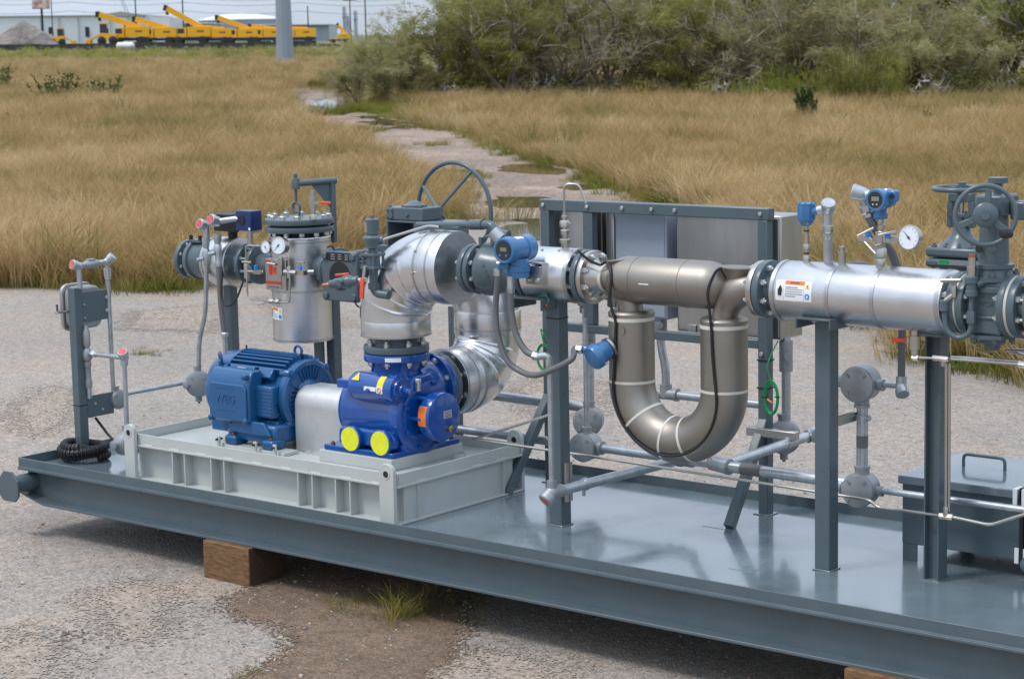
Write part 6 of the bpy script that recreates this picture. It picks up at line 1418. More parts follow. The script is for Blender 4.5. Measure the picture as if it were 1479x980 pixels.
obj('bonnet', G().lathe((5.6150, .62, 1.71), 'z', [(0, .105), (.018, .105), (.02, .085), (.045, .078), (.05, .084), (.066, .084), (.07, .062), (.26, .056), (.265, .072), (.33, .074), (.335, .06)], 24), 'paint', dbv)
bolts((5.6150, .62, 1.728), 'z', .09, 8, dbv, .013, .02, .008, 'paint')
obj('bonnet_port', G().disc((5.5850, .552, 1.84), (-.25, -.95, 0), .017, .004, 18), 'dark', dbv); obj('port_plug', G().hexn((5.6430, .556, 1.84), (.3, -.95, 0), .015, .02), 'paint', dbv)
obj('gear_case', G().box((5.5700, .54, 1.985), (5.6850, .70, 2.055)).box((5.6900, .60, 1.955), (5.7600, .68, 2.03)), 'paint', dbv, .01)
obj('top_cap', G().cyl((5.6300, .62, 2.055), (5.6300, .62, 2.10), .018).cyl((5.6300, .62, 2.10), (5.6300, .62, 2.122), .04, n=24), 'paint', dbv)
wc = V((5.6620, .45, 1.985)); wh = obj('handwheel', G().torus(wc, (.42, -.88, .08), .116, .010, 56, 10), 'paint', dbv)
n_ = V((.42, -.88, .08)).normalized(); obj('wheel_hub', G().lathe(wc + n_ * -.02, n_, [(0, .03), (.002, .048), (.03, .05), (.036, .044), (.04, .02), (.05, .018)], 28).cyl(wc - n_ * .16, wc, .022), 'paint', wh)
u_, v_, _ = basis(n_)
u_ = X - n_ * X.dot(n_); u_.normalize(); v_ = -n_.cross(u_) if (-n_.cross(u_)).z > 0 else n_.cross(u_)
for a in (85, 205, -35):
    e = u_ * math.cos(R_(a)) + v_ * math.sin(R_(a)); obj('spoke', G().bar(wc + e * .04, wc + e * .12, .026, .012, up=n_), 'paint', wh, .003)
e = u_ * math.cos(R_(-40)) + v_ * math.sin(R_(-40)); obj('crank_knob', G().rcyl(wc + e * .108 + n_ * .035, n_ + u_ * -.8, .05, .018, .005, 18), 'black', wh)
# small relief loop on the plug valve
rl = thing('thermal_relief_loop', 'small grey relief valve with a looped pipe and T-handle on the plug valve', 'valve', (5.5550, .50, 1.48))
obj('relief_body', G().lathe((5.5780, .505, 1.645), 'z', [(0, .015), (.01, .026), (.03, .026), (.033, .022), (.06, .022), (.062, .027), (.085, .027), (.09, .016)], 18), 'paint', rl)
obj('relief_tip', G().cyl((5.5780, .505, 1.735), (5.5780, .505, 1.81), .016, n=14).hexn((5.5780, .505, 1.755), 'z', .02, .02), 'steel', rl)
obj('copper_cap', G().cyl((5.5780, .505, 1.81), (5.5780, .505, 1.822), .015), 'copper', rl)
obj('loop', G().tube(fil([(5.5780, .505, 1.65), (5.5780, .505, 1.505), (5.5250, .497, 1.475), (5.4730, .49, 1.51), (5.4670, .49, 1.60)], .05, 8), .0115, 12), 'paint', rl)
obj('union', G().hexn((5.5780, .505, 1.545), 'z', .019, .05).lathe((5.4670, .49, 1.585), 'z', [(0, .014), (.005, .021), (.045, .021), (.05, .012)], 14), 'paint', rl)
obj('needle_valve', G().cyl((5.4700, .49, 1.63), (5.5000, .50, 1.655), .011).hexn((5.5020, .50, 1.645), 'z', .013, .05), 'steel', rl); obj('t_handle', G().cyl((5.4550, .48, 1.712), (5.5400, .49, 1.717), .008).cyl((5.5020, .495, 1.69), (5.5000, .487, 1.715), .006), 'steel', rl)
obj('side_arm', G().cyl((5.5950, .51, 1.70), (5.6250, .55, 1.715), .016), 'paint', rl)
s3 = thing('insulated_pipe_run', 'clad pipe leaving the right edge behind cream gasket and bolted flanges', 'pipe', (5.9250, .62, 1.48))
flange(s3, 5.7010, 'paint', .03, .128); obj('cream_gasket', G().disc(D_(5.7170), 'x', .124, .012, 40), 'cream', s3); flange(s3, 5.7470, 'paint', .032, .128); flange(s3, 5.8150, 'paint', .032, .128)
bolts(D_(5.6860), '-x', .104, 8, s3, .0145, .016, .006); bolts(D_(5.7630), 'x', .104, 8, s3, .0145, .016, .02)
obj('neck', G().cyl(D_(5.7450), D_(5.9250), .08), 'steel', s3); straight(s3, D_(5.8850), D_(6.9), .131)
# gate valve behind
gt = thing('gate_valve', 'grey rising-stem gate valve with a flat handwheel, behind the plug valve', 'valve', (5.16, 1.2, 1.5))
gx, gy = 5.175, 1.2
obj('body', G().cyl((gx, gy, 1.40), (gx, gy, 1.70), .095, n=28).cyl((gx - .2, gy, 1.52), (gx + .2, gy, 1.52), .085), 'paint', gt)
obj('end_flange', G().rcyl((gx - .2, gy, 1.52), 'x', .03, .125, .004), 'paint', gt); obj('end_flange', G().rcyl((gx + .2, gy, 1.52), 'x', .03, .125, .004), 'paint', gt)
obj('bonnet_flange', G().box((gx - .125, gy - .10, 1.685), (gx + .125, gy + .10, 1.725)).box((gx - .125, gy - .10, 1.729), (gx + .125, gy + .10, 1.775)), 'paint', gt, .014)
bp2 = obj('nameplate', G().box((gx - .06, gy - .1025, 1.70), (gx + .09, gy - .1006, 1.722)), 'inox', gt); obj('green_print', G().box((gx - .055, gy - .1032, 1.703), (gx - .005, gy - .1026, 1.719)), 'green', bp2)
for x in (-.09, -.03, .03, .09): bolt_at((gx + x, gy - .08, 1.765), 'z', gt, .013, .018, .008, 'paint'); bolt_at((gx + x, gy - .08, 1.695), '-z', gt, .012, .014, 0, 'paint')
obj('bonnet', G().lathe((gx, gy, 1.764), 'z', [(0, .10), (.02, .088), (.045, .06), (.07, .042), (.10, .036), (.12, .03)], 28), 'paint', gt)
obj('yoke', G().box((gx - .062, gy - .02, 1.855), (gx - .038, gy + .02, 1.97)).box((gx + .038, gy - .02, 1.855), (gx + .062, gy + .02, 1.97)).box((gx - .055, gy - .022, 1.968), (gx + .055, gy + .022, 2.005)), 'paint', gt, .004)
obj('gland', G().box((gx - .05, gy - .025, 1.90), (gx + .05, gy + .025, 1.918)).cyl((gx, gy, 1.87), (gx, gy, 1.91), .022), 'paint', gt, .003)
for x in (-.03, .03): obj('gland_bolt', G().cyl((gx + x, gy - .02, 1.86), (gx + x, gy - .02, 1.93), .007), 'paint', gt)
obj('stem', G().cyl((gx, gy, 1.86), (gx, gy, 2.045), .011), 'steel', gt)
wz = obj('handwheel', G().torus((gx, gy, 2.025), 'z', .122, .0115, 48, 10), 'paint', gt); obj('wheel_hub', G().cyl((gx, gy, 2.008), (gx, gy, 2.04), .028).hexn((gx, gy, 2.038), 'z', .018, .016), 'paint', wz)
for a in (30, 150, 270): obj('spoke', G().bar((gx + .02 * math.cos(R_(a)), gy + .02 * math.sin(R_(a)), 2.024), (gx + .118 * math.cos(R_(a)), gy + .118 * math.sin(R_(a)), 2.024), .02, .01), 'paint', wz)
s4 = thing('insulated_pipe_spool', 'clad pipe end showing behind the plug valve stem', 'pipe', (5.5, 1.2, 1.38)); straight(s4, (5.40, 1.2, 1.52), (5.62, 1.2, 1.52), .135); band(s4, (5.60, 1.2, 1.52), 'x', .135, .014)
# ------------------------------------------------------------------ trees of the thicket
def foliage(name, c1, c2, c3):
    return leaf_mat(name, [c1, c2, c3], patch=.9, trans=.52)
M['leafA'] = foliage('olive_leaf', (.20, .195, .065), (.32, .315, .09), (.44, .43, .15))
M['leafB'] = foliage('grey_green_leaf', (.27, .255, .14), (.39, .365, .19), (.48, .45, .26))
M['leafC'] = foliage('yellow_green_leaf', (.15, .18, .03), (.26, .30, .05), (.38, .39, .09))
M['leafD'] = foliage('dark_green_leaf', (.035, .07, .025), (.06, .105, .035), (.10, .15, .05))
M['twig'] = mat('grey_twig', (.46, .41, .36), .9, var=.3, vs=2)
M['trunkm'] = mat('dark_trunk', (.16, .135, .115), .9, var=.3, vs=3)
def grow(seed, H, W, stems, nleaf, m, lw=.015, ll=.22, droop=.3, cover=1., twigs=1., lowleaf=.12):
    r = random.Random(seed); g = G(); gt = G(); tips = []
    def branch(p, d, L_, rad, lvl):
        n = 4; pts = [p]; dd = V(d)
        for i in range(n):
            dd = (dd + V((r.gauss(0, .16), r.gauss(0, .16), r.gauss(.0, .12) + (.05 if lvl < 2 else -.03)))).normalized(); pts.append(pts[-1] + dd * L_ / n)
        (g if lvl < 2 else gt).tube(pts, [max(.007, rad) * (1 - .55 * k / n) for k in range(n + 1)], 5 if lvl < 2 else 3, caps=False)
        if lvl >= 2: tips.append((pts, lvl))
        if lvl < 4:
            for c in range(r.choice((3, 4)) if lvl < 2 else int(r.choice((2, 3, 3)) * twigs)):
                k = r.randint(1, n); a = r.random() * 6.283; q_ = pts[k]; u, v, w_ = basis(dd)
                sp = r.uniform(.45, .95); nd = (dd * math.cos(sp) + (u * math.cos(a) + v * math.sin(a)) * math.sin(sp) + Z * .12).normalized()
                branch(q_, nd, L_ * r.uniform(.5, .72), rad * (.55 if lvl < 2 else .5), lvl + 1)
    for s_ in range(stems):
        a = 6.283 * s_ / stems + r.uniform(-.4, .4); t = r.uniform(.25, 1.05) * W / H
        d = V((math.cos(a) * t, math.sin(a) * t, 1)).normalized()
        branch(V((math.cos(a) * .12, math.sin(a) * .12, -.05)), d, H * r.uniform(.42, .6), H * .0125, 0)
    vs, fs, tp = [], [], []; cl = [r.random() for _ in tips]
    for i in range(nleaf):
        k = r.randrange(len(tips)); pts, lvl = tips[k]
        if cl[k] > cover and r.random() < .85: continue
        j = r.randint(1, len(pts) - 1); t = r.random(); b = pts[j - 1].lerp(pts[j], t) + V((r.gauss(0, .10), r.gauss(0, .10), r.gauss(0, .08)))
        if b.z < lowleaf * H: continue
        d = V((r.gauss(0, 1), r.gauss(0, 1), r.gauss(-droop, .55))).normalized(); s_ = V((r.gauss(0, 1), r.gauss(0, 1), r.gauss(0, 1))).cross(d).normalized()
        l_, w_ = ll * r.uniform(.6, 1.4), lw * r.uniform(.6, 1.3); o = len(vs)
        vs += [tuple(b - s_ * w_ * .3), tuple(b + s_ * w_ * .3), tuple(b + d * l_ * .55 + s_ * w_), tuple(b + d * l_), tuple(b + d * l_ * .55 - s_ * w_)]; fs.append((o, o + 1, o + 2, o + 3, o + 4)); tp += [.3, .3, .6, 1, .6]
    cr = bpy.data.meshes.new('crown'); cr.from_pydata(vs, [], fs); at = cr.attributes.new('tip', 'FLOAT', 'POINT'); at.data.foreach_set('value', tp); cr.materials.append(M[m])
    return g.mesh('trunk', M['trunkm'], ang=60), gt.mesh('twigs', M['twig'], ang=60), cr
PROTO = {}
for k, a in dict(A=(1, 5.4, 3.0, 6, 21000, 'leafA'), B=(2, 5.0, 3.6, 7, 15000, 'leafB'), C=(3, 6.2, 3.4, 5, 18000, 'leafC'), D=(4, 4.6, 3.4, 7, 5200, 'leafB'), E=(5, 3.4, 3.2, 7, 18000, 'leafB'), F=(6, 5.6, 3.2, 6, 20000, 'leafA')).items():
    PROTO[k] = grow(*a, cover=.52 if k != 'D' else .38, lowleaf=.10 if k in 'AEF' else .2)
def closer(x, y, k=.83): return 9.3635 + (x - 9.3635) * k, -6.9832 + (y + 6.9832) * k
def tree(kind, x, y, s, lab, grp='trees of the thicket beyond the field', name='mesquite_tree', rz=None, cat='tree'):
    x, y = closer(x, y)
    t = thing(name, lab, cat, (x, y, gz(x, y) - .02), grp); t.scale = (s, s, s * random.uniform(.93, 1.07)); t.rotation_euler.z = random.uniform(0, 6.28) if rz is None else rz
    for nm, me in zip(('trunk', 'twigs', 'crown'), PROTO[kind]):
        o = bpy.data.objects.new(nm, me); C.objects.link(o); o.parent = t
        if nm == 'twigs': o['kind'] = 'stuff'
    return t
FRONT = [('F', -58.2, 66.8, .62, 'small dark green tree at the left end of the thicket, nearest the puddled path'), ('A', -55.6, 67.6, .74, 'olive green tree second from the left end of the thicket'),
 ('A', -54.2, 69.4, 1.0, 'olive green tree above the big handwheel in the picture'), ('F', -52.6, 68.3, 1.08, 'dense olive tree just right of the big handwheel in the picture'),
 ('D', -51.0, 70.4, 1.2, 'half bare grey-twigged tree above the left end of the panel frame'), ('F', -49.6, 72.4, 1.1, 'olive tree with dark low limbs above the left stainless box'),
 ('D', -48.0, 73.6, 1.2, 'bare-twigged tree above the pale blue box'), ('A', -45.9, 74.3, 1.05, 'olive tree above the largest stainless box'),
 ('D', -43.4, 74.0, 1.15, 'brown bare-twigged tree above the right frame post'), ('B', -41.0, 73.4, 1.05, 'grey-green tree left of the upright green brush'),
 ('E', -38.6, 74.6, 1.15, 'low domed grey-green bush behind the upright green brush'), ('E', -36.3, 75.2, 1.25, 'low domed grey-green bush above the blue pressure transmitter'),
 ('E', -34.2, 76.4, 1.15, 'low grey-green bush above the round gauge'), ('C', -33.6, 80.6, 1.05, 'yellow-green tree with clear dark trunks above the gate valve'),
 ('C', -31.2, 80.9, 1.1, 'yellow-green tree at the right edge of the thicket'), ('B', -29.4, 80.2, 1.05, 'grey-green tree cut by the right edge of the photo')]
FRONT += [('E', -59.9, 65.9, .72, 'lowest olive bush at the left foot of the thicket beside the wet path'), ('E', -57.2, 65.6, .8, 'low rounded bush under the second tree from the left end')]
for k, x, y, s, lab in FRONT: tree(k, x, y, s, lab)
for i, (x, y) in enumerate(((-64, 79.5), (-62.5, 84), (-59.5, 82), (-57, 80), (-55.5, 86), (-53, 80.5), (-51, 85), (-48.5, 82), (-46, 84.5), (-43.5, 82.5), (-41, 85), (-38.5, 83), (-36.5, 86), (-34.5, 88), (-31, 88))):
    tree('ACFBADFCBDCFACB'[i], x, y, 1.2 + .25 * (i % 3) * .6, 'tree in the back row of the thicket', 'back row of the thicket')
# low scrub filling the foot of the thicket
rs2 = np.random.RandomState(5); fx = []; fy = []
line = np.array([(-57, 66.2), (-55.8, 66.4), (-54, 66.4), (-51.5, 68.2), (-49, 71), (-46, 72.2), (-43, 72.2), (-40, 71.6), (-37, 72), (-34, 73.4), (-31, 76), (-28.5, 78)])
for _ in range(520):
    i = rs2.randint(len(line) - 1); t = rs2.rand(); p = line[i] * (1 - t) + line[i + 1] * t + np.array((-.64, .77)) * (.3 + 4.5 * rs2.rand()); fx.append(p[0]); fy.append(p[1])
fx, fy = closer(np.array(fx), np.array(fy))
def bushlet(seed, m, h=.9, n=170):
    r = np.random.RandomState(seed); vs, fs, tp = [], [], []
    for i in range(n):
        a = r.rand() * 6.283; d = .5 * math.sqrt(r.rand()); b = V((d * math.cos(a), d * math.sin(a), h * r.rand() * (1 - d))); dv = V((r.randn(), r.randn(), r.randn() * .6 + .5)).normalized(); s_ = dv.cross(V((r.randn(), r.randn(), r.randn()))).normalized()
        l_, w_ = .14 + .12 * r.rand(), .022; o = len(vs); vs += [tuple(b - s_ * w_), tuple(b + s_ * w_), tuple(b + dv * l_)]; fs.append((o, o + 1, o + 2)); tp += [.3, .3, 1]
    me = bpy.data.meshes.new('bushlet'); me.from_pydata(vs, [], fs); at = me.attributes.new('tip', 'FLOAT', 'POINT'); at.data.foreach_set('value', tp); me.materials.append(M[m]); return me
BL = [bushlet(200 + i, ('leafA', 'leafB', 'leafA', 'leafD', 'leafB', 'twig')[i]) for i in range(6)]
scatter('thicket_undergrowth', *pack([(fx, fy, .8 + .8 * rs2.rand(len(fx)))]), BL)
# upright green brush and single shrubs in the field
def brush(name, lab, x, y, h, w_, n, m, grp, lean=.10, leafy=6):
    if 'thicket' in grp: x, y = closer(x, y)
    r = random.Random(int(abs(x * 100 + y))); t = thing(name, lab, 'shrub', (x, y, gz(x, y) - .02), grp); o = t.location; g = G(); vs, fs, tp = [], [], []
    for i in range(n):
        a = r.random() * 6.283; d = w_ * .35 * math.sqrt(r.random()); b = V((d * math.cos(a), d * math.sin(a), 0)); hh = h * r.uniform(.55, 1.0)
        e = b + V((math.cos(a) * w_ * .5 * r.uniform(0, 1) + r.gauss(0, lean * hh * .3), math.sin(a) * w_ * .5 * r.uniform(0, 1) + r.gauss(0, lean * hh * .3), hh)); mid = b.lerp(e, .5) + V((r.gauss(0, .04), r.gauss(0, .04), 0))
        g.tube([o + b, o + mid, o + e], [.011, .008, .004], 3, caps=False)
        for k in range(leafy):
            q_ = r.uniform(.25, 1); p = (b.lerp(mid, q_ * 2) if q_ < .5 else mid.lerp(e, q_ * 2 - 1)); dv = V((r.gauss(0, .5 if lean < .2 else 1.2), r.gauss(0, .5 if lean < .2 else 1.2), r.uniform(.3, 1.1))).normalized(); s_ = dv.cross(V((r.gauss(0, 1), r.gauss(0, 1), 0))).normalized(); l_ = h * r.uniform(.08, .16); wd = (.012 + .008 * r.random()) * (2.2 if 'field' in grp else 1); k0 = len(vs)
            vs += [tuple(p - s_ * wd), tuple(p + s_ * wd), tuple(p + dv * l_)]; fs.append((k0, k0 + 1, k0 + 2)); tp += [.3, .3, 1]
    obj('stems', g, m, t, kind='stuff'); me = bpy.data.meshes.new('leaves'); me.from_pydata(vs, [], fs); at = me.attributes.new('tip', 'FLOAT', 'POINT'); at.data.foreach_set('value', tp); me.materials.append(M[m])
    c = bpy.data.objects.new('leaves', me); C.objects.link(c); c.parent = t; c['kind'] = 'stuff'; return t
GB_ = 'upright green brush in front of the thicket'
brush('brush_shrub', 'tall upright green brush, widest clump in front of the grey-green bushes', -34.3, 68.6, 2.4, 1.9, 90, 'leafA', GB_, leafy=14)
brush('brush_shrub', 'upright green brush with a tall pointed top, right of the widest clump', -32.8, 69.4, 2.3, .8, 46, 'leafA', GB_, leafy=14)
brush('brush_shrub', 'lower green brush between the widest clump and the dark conical shrub', -35.8, 69.2, 1.5, 1.6, 60, 'leafA', GB_, leafy=12)
brush('brush_shrub', 'pale green brush behind the dark conical shrub', -38.2, 69.4, 1.7, 1.5, 56, 'leafC', GB_, leafy=12)
brush('brush_shrub', 'pale green brush left of the dark conical shrub, beside the grass', -40.2, 69.8, 1.2, 1.2, 40, 'leafC', GB_, leafy=10)
GF = 'single shrubs standing in the field'
brush('field_shrub', 'dark green conical shrub alone in the right field', -22.0, 44.6, 1.15, .42, 60, 'leafD', GF, leafy=16)
brush('field_shrub', 'small upright green shrub in the right field, right one of a close pair', -18.25, 44.9, .55, .2, 22, 'leafD', GF, leafy=12)
brush('field_shrub', 'small spreading green shrub in the right field, left one of a close pair', -20.1, 46.8, .5, .45, 18, 'leafA', GF, leafy=10)
brush('field_shrub', 'thin green shrub near the thicket at the far right of the field', -23.9, 57.2, .75, .4, 26, 'leafA', GF, leafy=10)
brush('field_shrub', 'largest loose leafy shrub in the left field', -58.9, 47.0, 1.35, 1.7, 34, 'leafD', GF, .3, 16)
brush('field_shrub', 'leafy shrub in the left field just right of the largest one', -58.0, 48.6, 1.2, 1.2, 26, 'leafD', GF, .3, 16)
brush('field_shrub', 'low weedy shrub near the left edge of the field', -41.2, 31.3, .55, .9, 24, 'leafD', GF, .35, 16)
brush('field_shrub', 'low spreading weed right of the weedy shrub near the left edge', -39.9, 31.1, .45, .8, 18, 'leafD', GF, .35, 14)
brush('field_shrub', 'dark shrub cut by the left edge of the photo', -73.0, 54.6, 1.5, 1.0, 30, 'leafD', GF, .3, 16)
brush('field_shrub', 'tiny bright green shrub in the middle of the left field', -48.5, 41.0, .42, .3, 14, 'leafC', GF, .3, 10)
brush('field_shrub', 'bright green sprig on the left edge of the sandy path', -27.4, 31.9, .42, .4, 14, 'leafC', GF, .3, 8)

# ------------------------------------------------------------------ far edge of the field
def at_(D, px):           # ground point at depth D along the column px of a 1479 wide view
    k = (px - 739.5) / 2978.9
    d = V((.77336445, .633625)) * k + V((-.62953, .76371)) * 1.0
    return 9.3635 + (d.x - .0108) * D, -6.9832 + (d.y + .0178) * D
def far(D, px, lift=0):
    x, y = at_(D, px); return V((x, y, gz(x, y) + lift))
RX = V((.7716, .6361, 0)); RY = V((-.6361, .7716, 0))        # across the view, away from the lot
YL = 1.5
vs = [far(283, -300), far(283, 1900), far(288, 1900, YL), far(288, -300, YL), far(2200, 3200, YL), far(2200, -1700, YL)]
me = bpy.data.meshes.new('raised_yard'); me.from_pydata([tuple(v) for v in vs], [], [(0, 1, 2, 3), (3, 2, 4, 5)]); M['yard'] = ground_mat('grassy_yard', (.13, .14, .06), (.18, .17, .09), (.22, .20, .15), .05, .2, bs=.8, dist=.1); me.materials.append(M['yard'])
o = bpy.data.objects.new('raised_yard', me); C.objects.link(o); o['kind'] = 'structure'
# weeds along the foot of the yard
fx, fy, fs_ = [], [], []
for _ in range(1500):
    D = 180 + 100 * rs2.rand() ** .5; x, y = at_(D, -60 + 620 * rs2.rand()); fx.append(x); fy.append(y); fs_.append((.9 + 1.3 * rs2.rand()) * (1 if D > 225 else .6))
WF = [bushlet(400 + i, ('leafC', 'leafB', 'leafA', 'leafB', 'leafC', 'grass')[i], .55, 70) for i in range(6)]
wx, wy, wd_ = fieldpts(2600, 15, 75, .6); kk = np.sin(wx * .21 + 1.3) * np.cos(wy * .17) + .5 * np.sin(wx * .07 - wy * .11) > .25
scatter('field_weeds', *pack([(wx[kk], wy[kk], .35 + .5 * rs2.rand(kk.sum()))]), WF)
WD = [bushlet(300 + i, ('leafA', 'leafB', 'leafC', 'leafA', 'grass', 'leafB')[i], .7, 120) for i in range(6)]
scatter('weed_strip', *pack([(np.array(fx), np.array(fy), np.array(fs_))]), WD)
fx, fy, fs_ = [], [], []
for _ in range(5200):
    D = 115 + 90 * rs2.rand(); x, y = at_(D, -60 + 590 * rs2.rand()); fx.append(x); fy.append(y); fs_.append(1.3 + .8 * rs2.rand())
scatter('far_grass', *pack([(np.array(fx), np.array(fy), np.array(fs_))]), [CL[0], CL[1], CL[2], CL[3], CG[0], CG[1]])
# steel transmission pole
b = far(178.3, 411); tp_ = thing('transmission_pole', 'thick tapering galvanised steel pole standing in the far field', 'pole', b)
obj('shaft', G().lathe(b - Z * .1, 'z', [(0, .81), (6, .665), (26, .3)], 12), 'pole', tp_, ang=20)
obj('base_ring', G().lathe(b, 'z', [(-.1, .92), (.12, .92), (.12, .8)], 24), 'bwhite', tp_)
# dark screens in front of the yard
def screen(lab, px0, px1, D, h, y0=.2):
    a, c = far(D, px0), far(D, px1); t = thing('dark_screen', lab, 'fence', a); n = max(2, int((c - a).length / 3.0))
    for i in range(n):
        p, q = a.lerp(c, i / n), a.lerp(c, (i + 1) / n); hh = h + random.uniform(-.12, .12)
        obj('screen_panel', G().bar(p + Z * (YL * .45 + hh / 2), q + Z * (YL * .45 + hh / 2 + random.uniform(-.05, .05)), .06, hh), 'net', t)
        obj('screen_post', G().cyl(p, p + Z * (YL * .45 + hh + .1), .05, n=6), 'net', t)
screen('long low dark screen along the far edge of the field below the yellow cranes', -40, 457, 284.0, 1.15); screen('short dark screen below the lone yellow crane at the right', 461, 517, 284, .75)
# yellow cranes
def crane(px0, px1, lab, ang, bl, D=300, cab=True, turn=0, tall=1.):
    p0, p1 = far(D, px0, YL), far(D, px1, YL); L_ = (p1 - p0).length; o = (p0 + p1) / 2
    t = thing('mobile_crane', lab, 'crane', o, 'yellow cranes parked in the far yard'); s = L_ / 6.2
    w3 = lambda a, b, c: o + RX * a * s + RY * b * s + Z * c * s
    def bx(name, a0, a1, b0, b1, c0, c1, m):
        vs = [w3(a, b, c) for c in (c0, c1) for a, b in ((a0, b0), (a1, b0), (a1, b1), (a0, b1))]
        return obj(name, G().add(vs, [(3, 2, 1, 0), (4, 5, 6, 7), (0, 1, 5, 4), (1, 2, 6, 5), (2, 3, 7, 6), (3, 0, 4, 7)]), m, t, .03)
    bx('chassis', -3.1, 3.0, -1.1, 1.1, .62, 1.05, 'tyre')
    for a in (-2.0, 1.7):
        for b in (-1.15, 1.15): obj('wheel', G().lathe(w3(a, b - .25, .62), RY, [(0, .45 * s), (.06 * s, .62 * s), (.44 * s, .62 * s), (.5 * s, .45 * s)], 16), 'tyre', t)
    bx('superstructure', -.6, 3.0, -1.2, 1.2, 1.15, 1.55 + 1.15 * tall, 'crane'); bx('deck_step', -2.9, -.6, -1.0, 1.0, 1.05, 1.35, 'crane')
    for k, a in enumerate(np.arange(.9, 1.9, .22)): bx('dark_mark', a, a + .15, -1.215, -1.2, 1.85, 2.15, 'ink')
    if cab:
        bx('cab', -2.1, -.75, -1.15, -.1, 1.1, 2.6, 'crane'); bx('cab_window', -2.12, -1.1, -1.17, -.08, 1.7, 2.45, 'lcd')
    a = R_(ang); piv = w3(1.6, .2, 1.3 + 1.2 * tall); tip = piv + (-RX * math.cos(a) + Z * math.sin(a)) * bl * s
    bm_ = obj('boom', G().bar(piv, tip, .75 * s, .85 * s), 'crane', t); mid = piv.lerp(tip, .8)
    obj('boom_section', G().bar(piv.lerp(tip, .5), tip + (tip - piv) * .06, .55 * s, .62 * s), 'crane', bm_)
    obj('boom_head', G().bar(tip, tip + (tip - piv).normalized() * .6 * s - Z * .15 * s, .7 * s, .9 * s), 'tyre', bm_); obj('hoist_block', G().bar(tip - Z * .3 * s, tip - Z * 1.0 * s, .3 * s, .35 * s, up=X), 'tyre', bm_)
    obj('lift_cylinder', G().cyl(w3(-.3, .2, 1.4), piv.lerp(tip, .45), .13 * s, n=8), 'tyre', bm_)
    return t
crane(160, 219, 'yellow crane at the left end of the row, beside the dark-windowed loader', 19, 6.6); crane(203, 258, 'second yellow crane from the left with a short low boom', 17, 5.6)
crane(250, 307, 'third yellow crane from the left, its boom raised highest', 30, 6.3); crane(286, 337, 'yellow crane right of the highest boom, its own boom almost level', 7, 4.6)
crane(325, 375, 'yellow crane with a raised boom midway between the highest boom and the steel pole', 21, 6.2); crane(362, 412, 'yellow crane just left of the steel pole, partly hidden by it', 8, 4.5)
crane(408, 457, 'yellow crane immediately right of the steel pole', 3, 4.0); crane(476, 507, 'lone yellow crane at the far right of the yard, seen more end-on', 52, 3.4, 300, False)
def digger(px, lab, D, s, flip=1):
    o = far(D, px, YL); t = thing('yellow_loader', lab, 'loader', o)
    q_ = lambda a, c: o + RX * a * s * flip + Z * c * s
    obj('body', G().bar(q_(-.6, 1.1), q_(1.5, .95), 1.4 * s, .8 * s), 'crane', t, .03); obj('cab', G().bar(q_(-.5, 2.0), q_(.4, 2.0), 1.2 * s, 1.2 * s), 'lcd', t, .03)
    obj('cab_roof', G().bar(q_(-.6, 2.65), q_(.5, 2.65), 1.3 * s, .12 * s), 'crane', t); obj('arm', G().bar(q_(-.5, 1.3), q_(-1.8, .7), .5 * s, .25 * s), 'crane', t); obj('bucket', G().bar(q_(-1.7, .45), q_(-2.3, .45), 1.5 * s, .6 * s), 'crane', t, .02)
    for a in (-.3, 1.1): obj('wheel', G().lathe(q_(a, .55) - RY * .8 * s, RY, [(0, .4 * s), (.1 * s, .55 * s), (.5 * s, .55 * s)], 14), 'tyre', t)
digger(152, 'yellow loader with a dark glass cab at the left end of the crane row', 296, 1.15); digger(88, 'small yellow machine at the right foot of the gravel heap', 292, .9, -1)
# gravel heap
o = far(292, 42, YL - .3); r = random.Random(3); g = G(); vs = []; fs = []; NX, NY = 40, 14
for j in range(NY + 1):
    for i in range(NX + 1):
        a, b = -6.6 + 11.6 * i / NX, -3 + 6 * j / NY
        h = max(0, 3.9 * (1 - abs(a + .7) / 5.6) ** .85 if abs(a + .7) < 5.6 else 0) * max(0, 1 - (b / 3) ** 2) + r.uniform(0, .16)
        vs.append(o + RX * a + RY * b + Z * h)
for j in range(NY):
    for i in range(NX): k = j * (NX + 1) + i; fs.append((k, k + 1, k + NX + 2, k + NX + 1))
solo('gravel_heap', g.add(vs, fs), 'heap', 'grey-brown heap of gravel at the far left edge', 'heap')
# white tank
o = far(281, 181, 1.2); wt = thing('white_tank', 'white capsule-shaped tank lying in front of the first crane', 'tank', o - Z * .9)
obj('vessel', G().lathe(o - RX * 1.25 + Z * .25, RX, [(0, .05), (.06, .3), (.2, .46), (.4, .5), (2.1, .5), (2.3, .46), (2.44, .3), (2.5, .05)], 20), 'cloth', wt)
for a in (-.7, .7): obj('cradle', G().bar(o + RX * a - Z * 1.2, o + RX * a - Z * .2, .3, .5), 'net', wt)
o = far(276, 219, .35); solo('white_sheeting', G().sph(o, (.75, .4, .4), 12, 8), 'cloth', 'small white sheeting on the weeds below the cranes', 'sheeting')
